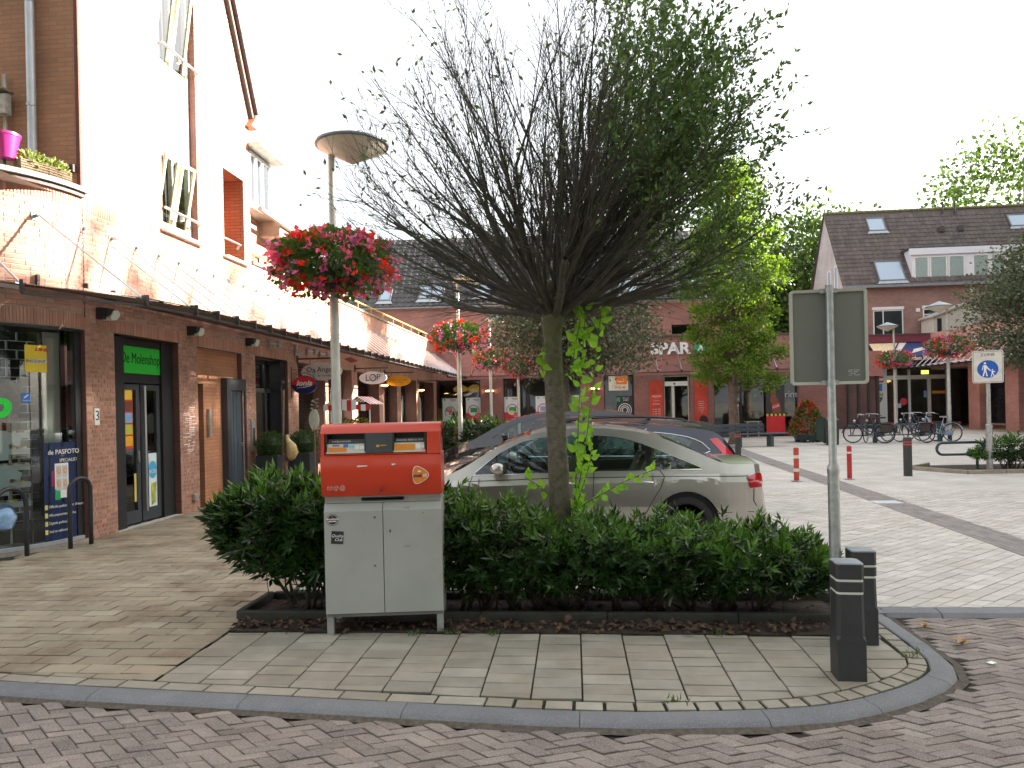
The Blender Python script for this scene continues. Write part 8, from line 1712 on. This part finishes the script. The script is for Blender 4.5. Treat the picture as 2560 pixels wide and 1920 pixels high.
m_gink = mat('ginkgo_leaf', (.115,.19,.022), .5, var=.25, vscale=1.3, tint=.3, trans=.5); m_olive = mat('greygreen_leaf', (.095,.115,.065), .4, var=.25, vscale=2.5, tint=.4, trans=.2); m_decid = mat('deciduous_leaf', (.065,.115,.022), .5, var=.3, vscale=.6, tint=.35, trans=.35); m_brown = mat('brown_bark', (.13,.095,.07), .9, var=.3, vscale=9, bump=.8, bscale=30)
rc = random.Random(9); cr_ = []
for i in range(40):
    z = 2.5+i*.21; k = 1.0 if z < 4.5 else 1.15 if z < 7.5 else max(.35, 1.15-(z-7.5)*.25); a = i*2.4; R_ = 2.0*k*rc.uniform(.65,1.05); cr_.append((R_*.68*math.cos(a), R_*.68*math.sin(a), z, rc.uniform(.65,1.0), rc.uniform(.65,1.0), rc.uniform(.26,.42)))
crown_tree('ginkgo_tree', 'bright yellow-green layered ginkgo before the supermarket', 6.25, 28.2, .21, 2.2, cr_, 34000, .13, m_gink, m_brown, 31, limbs=2, shell=0)
crown_tree('greygreen_tree', 'grey-green round tree behind the main trunk, in the parking row', -.2, 16.9, .11, 2.4, [(-.55,0,3.35,1.35,1.3,.95),(.85,0,3.35,1.45,1.3,1.05),(.1,.3,3.9,1.3,1.3,.9)], 21000, .085, m_olive, m_bark, 33, limbs=26)
crown_tree('greygreen_tree', 'grey-green tree cut by the right picture edge', 11.0, 17.2, .12, 2.4, [(-.4,0,3.5,1.4,1.4,1.1),(.5,0,4.3,1.7,1.5,1.35),(.2,0,2.9,1.0,1.0,.7)], 21000, .085, m_olive, m_bark, 34, limbs=26)
bgt = [(20.5,60,17.5,5.5,'tall green tree beyond the left gable of the house'),(39,64,25,8,'tall tree rising above the roof ridge at the right edge'),(14.5,58,14,4.5,'dark tree behind the gap between supermarket and house'),(24.5,66,16,5,'tree behind the house roof, close to its gable'),(8.5,56,13.5,4.5,'tree behind the right end of the supermarket roof')]
for i, (x, y, h, r_, lb) in enumerate(bgt): crown_tree('broadleaf_tree', lb, x, y, .35, h*.25, [(0,0,h*.62,r_,r_,h*.38),(-r_*.4,0,h*.45,r_*.8,r_*.8,h*.25),(r_*.45,0,h*.5,r_*.8,r_*.8,h*.28)], 15000, .45, m_decid, m_brown, 40+i, 'trees behind the buildings', limbs=6, shell=.5)
# tall unseen trees beyond the arcade, added to shade the square
t0 = crown_tree('plane_tree', 'tall plane tree added out of view behind the arcade to shade the square', 31, 20.5, .4, 5, [(0,0,13.3,4.2,4.2,6.6),(1.5,1.5,9,4,4,4),(-1.5,-1.5,8.5,4,4,4)], 9000, .62, m_decid, m_brown, 60, 'plane trees added behind the arcade for shade', limbs=6, shell=.3)
for x, y, s in ((31,10,1.0),(31,15.2,1.0),(31.3,22.8,.97),(31.5,25.4,.97),(32,29.5,.98),(32,34,.80),(33,38.2,.60),(37.5,42.5,1.06),(31,5,1.0),(31,-1,1.0)): dup(t0, (x, y, 0), s*7, scale=(1,1,s))

# big trees on the near side of the street, behind the camera (they darken the camera's side of everything and show in the panes)
for x, y, s in ((-20,-14,.9),(-11,-15,.95),(-2.5,-15.5,.9),(6.5,-15,1.0),(15,-14,.92),(24,-13,.95)): dup(t0, (x, y, 0), s*11+x, scale=(1.1,1,s), label='plane tree across the street behind the viewpoint', group='plane trees across the street')
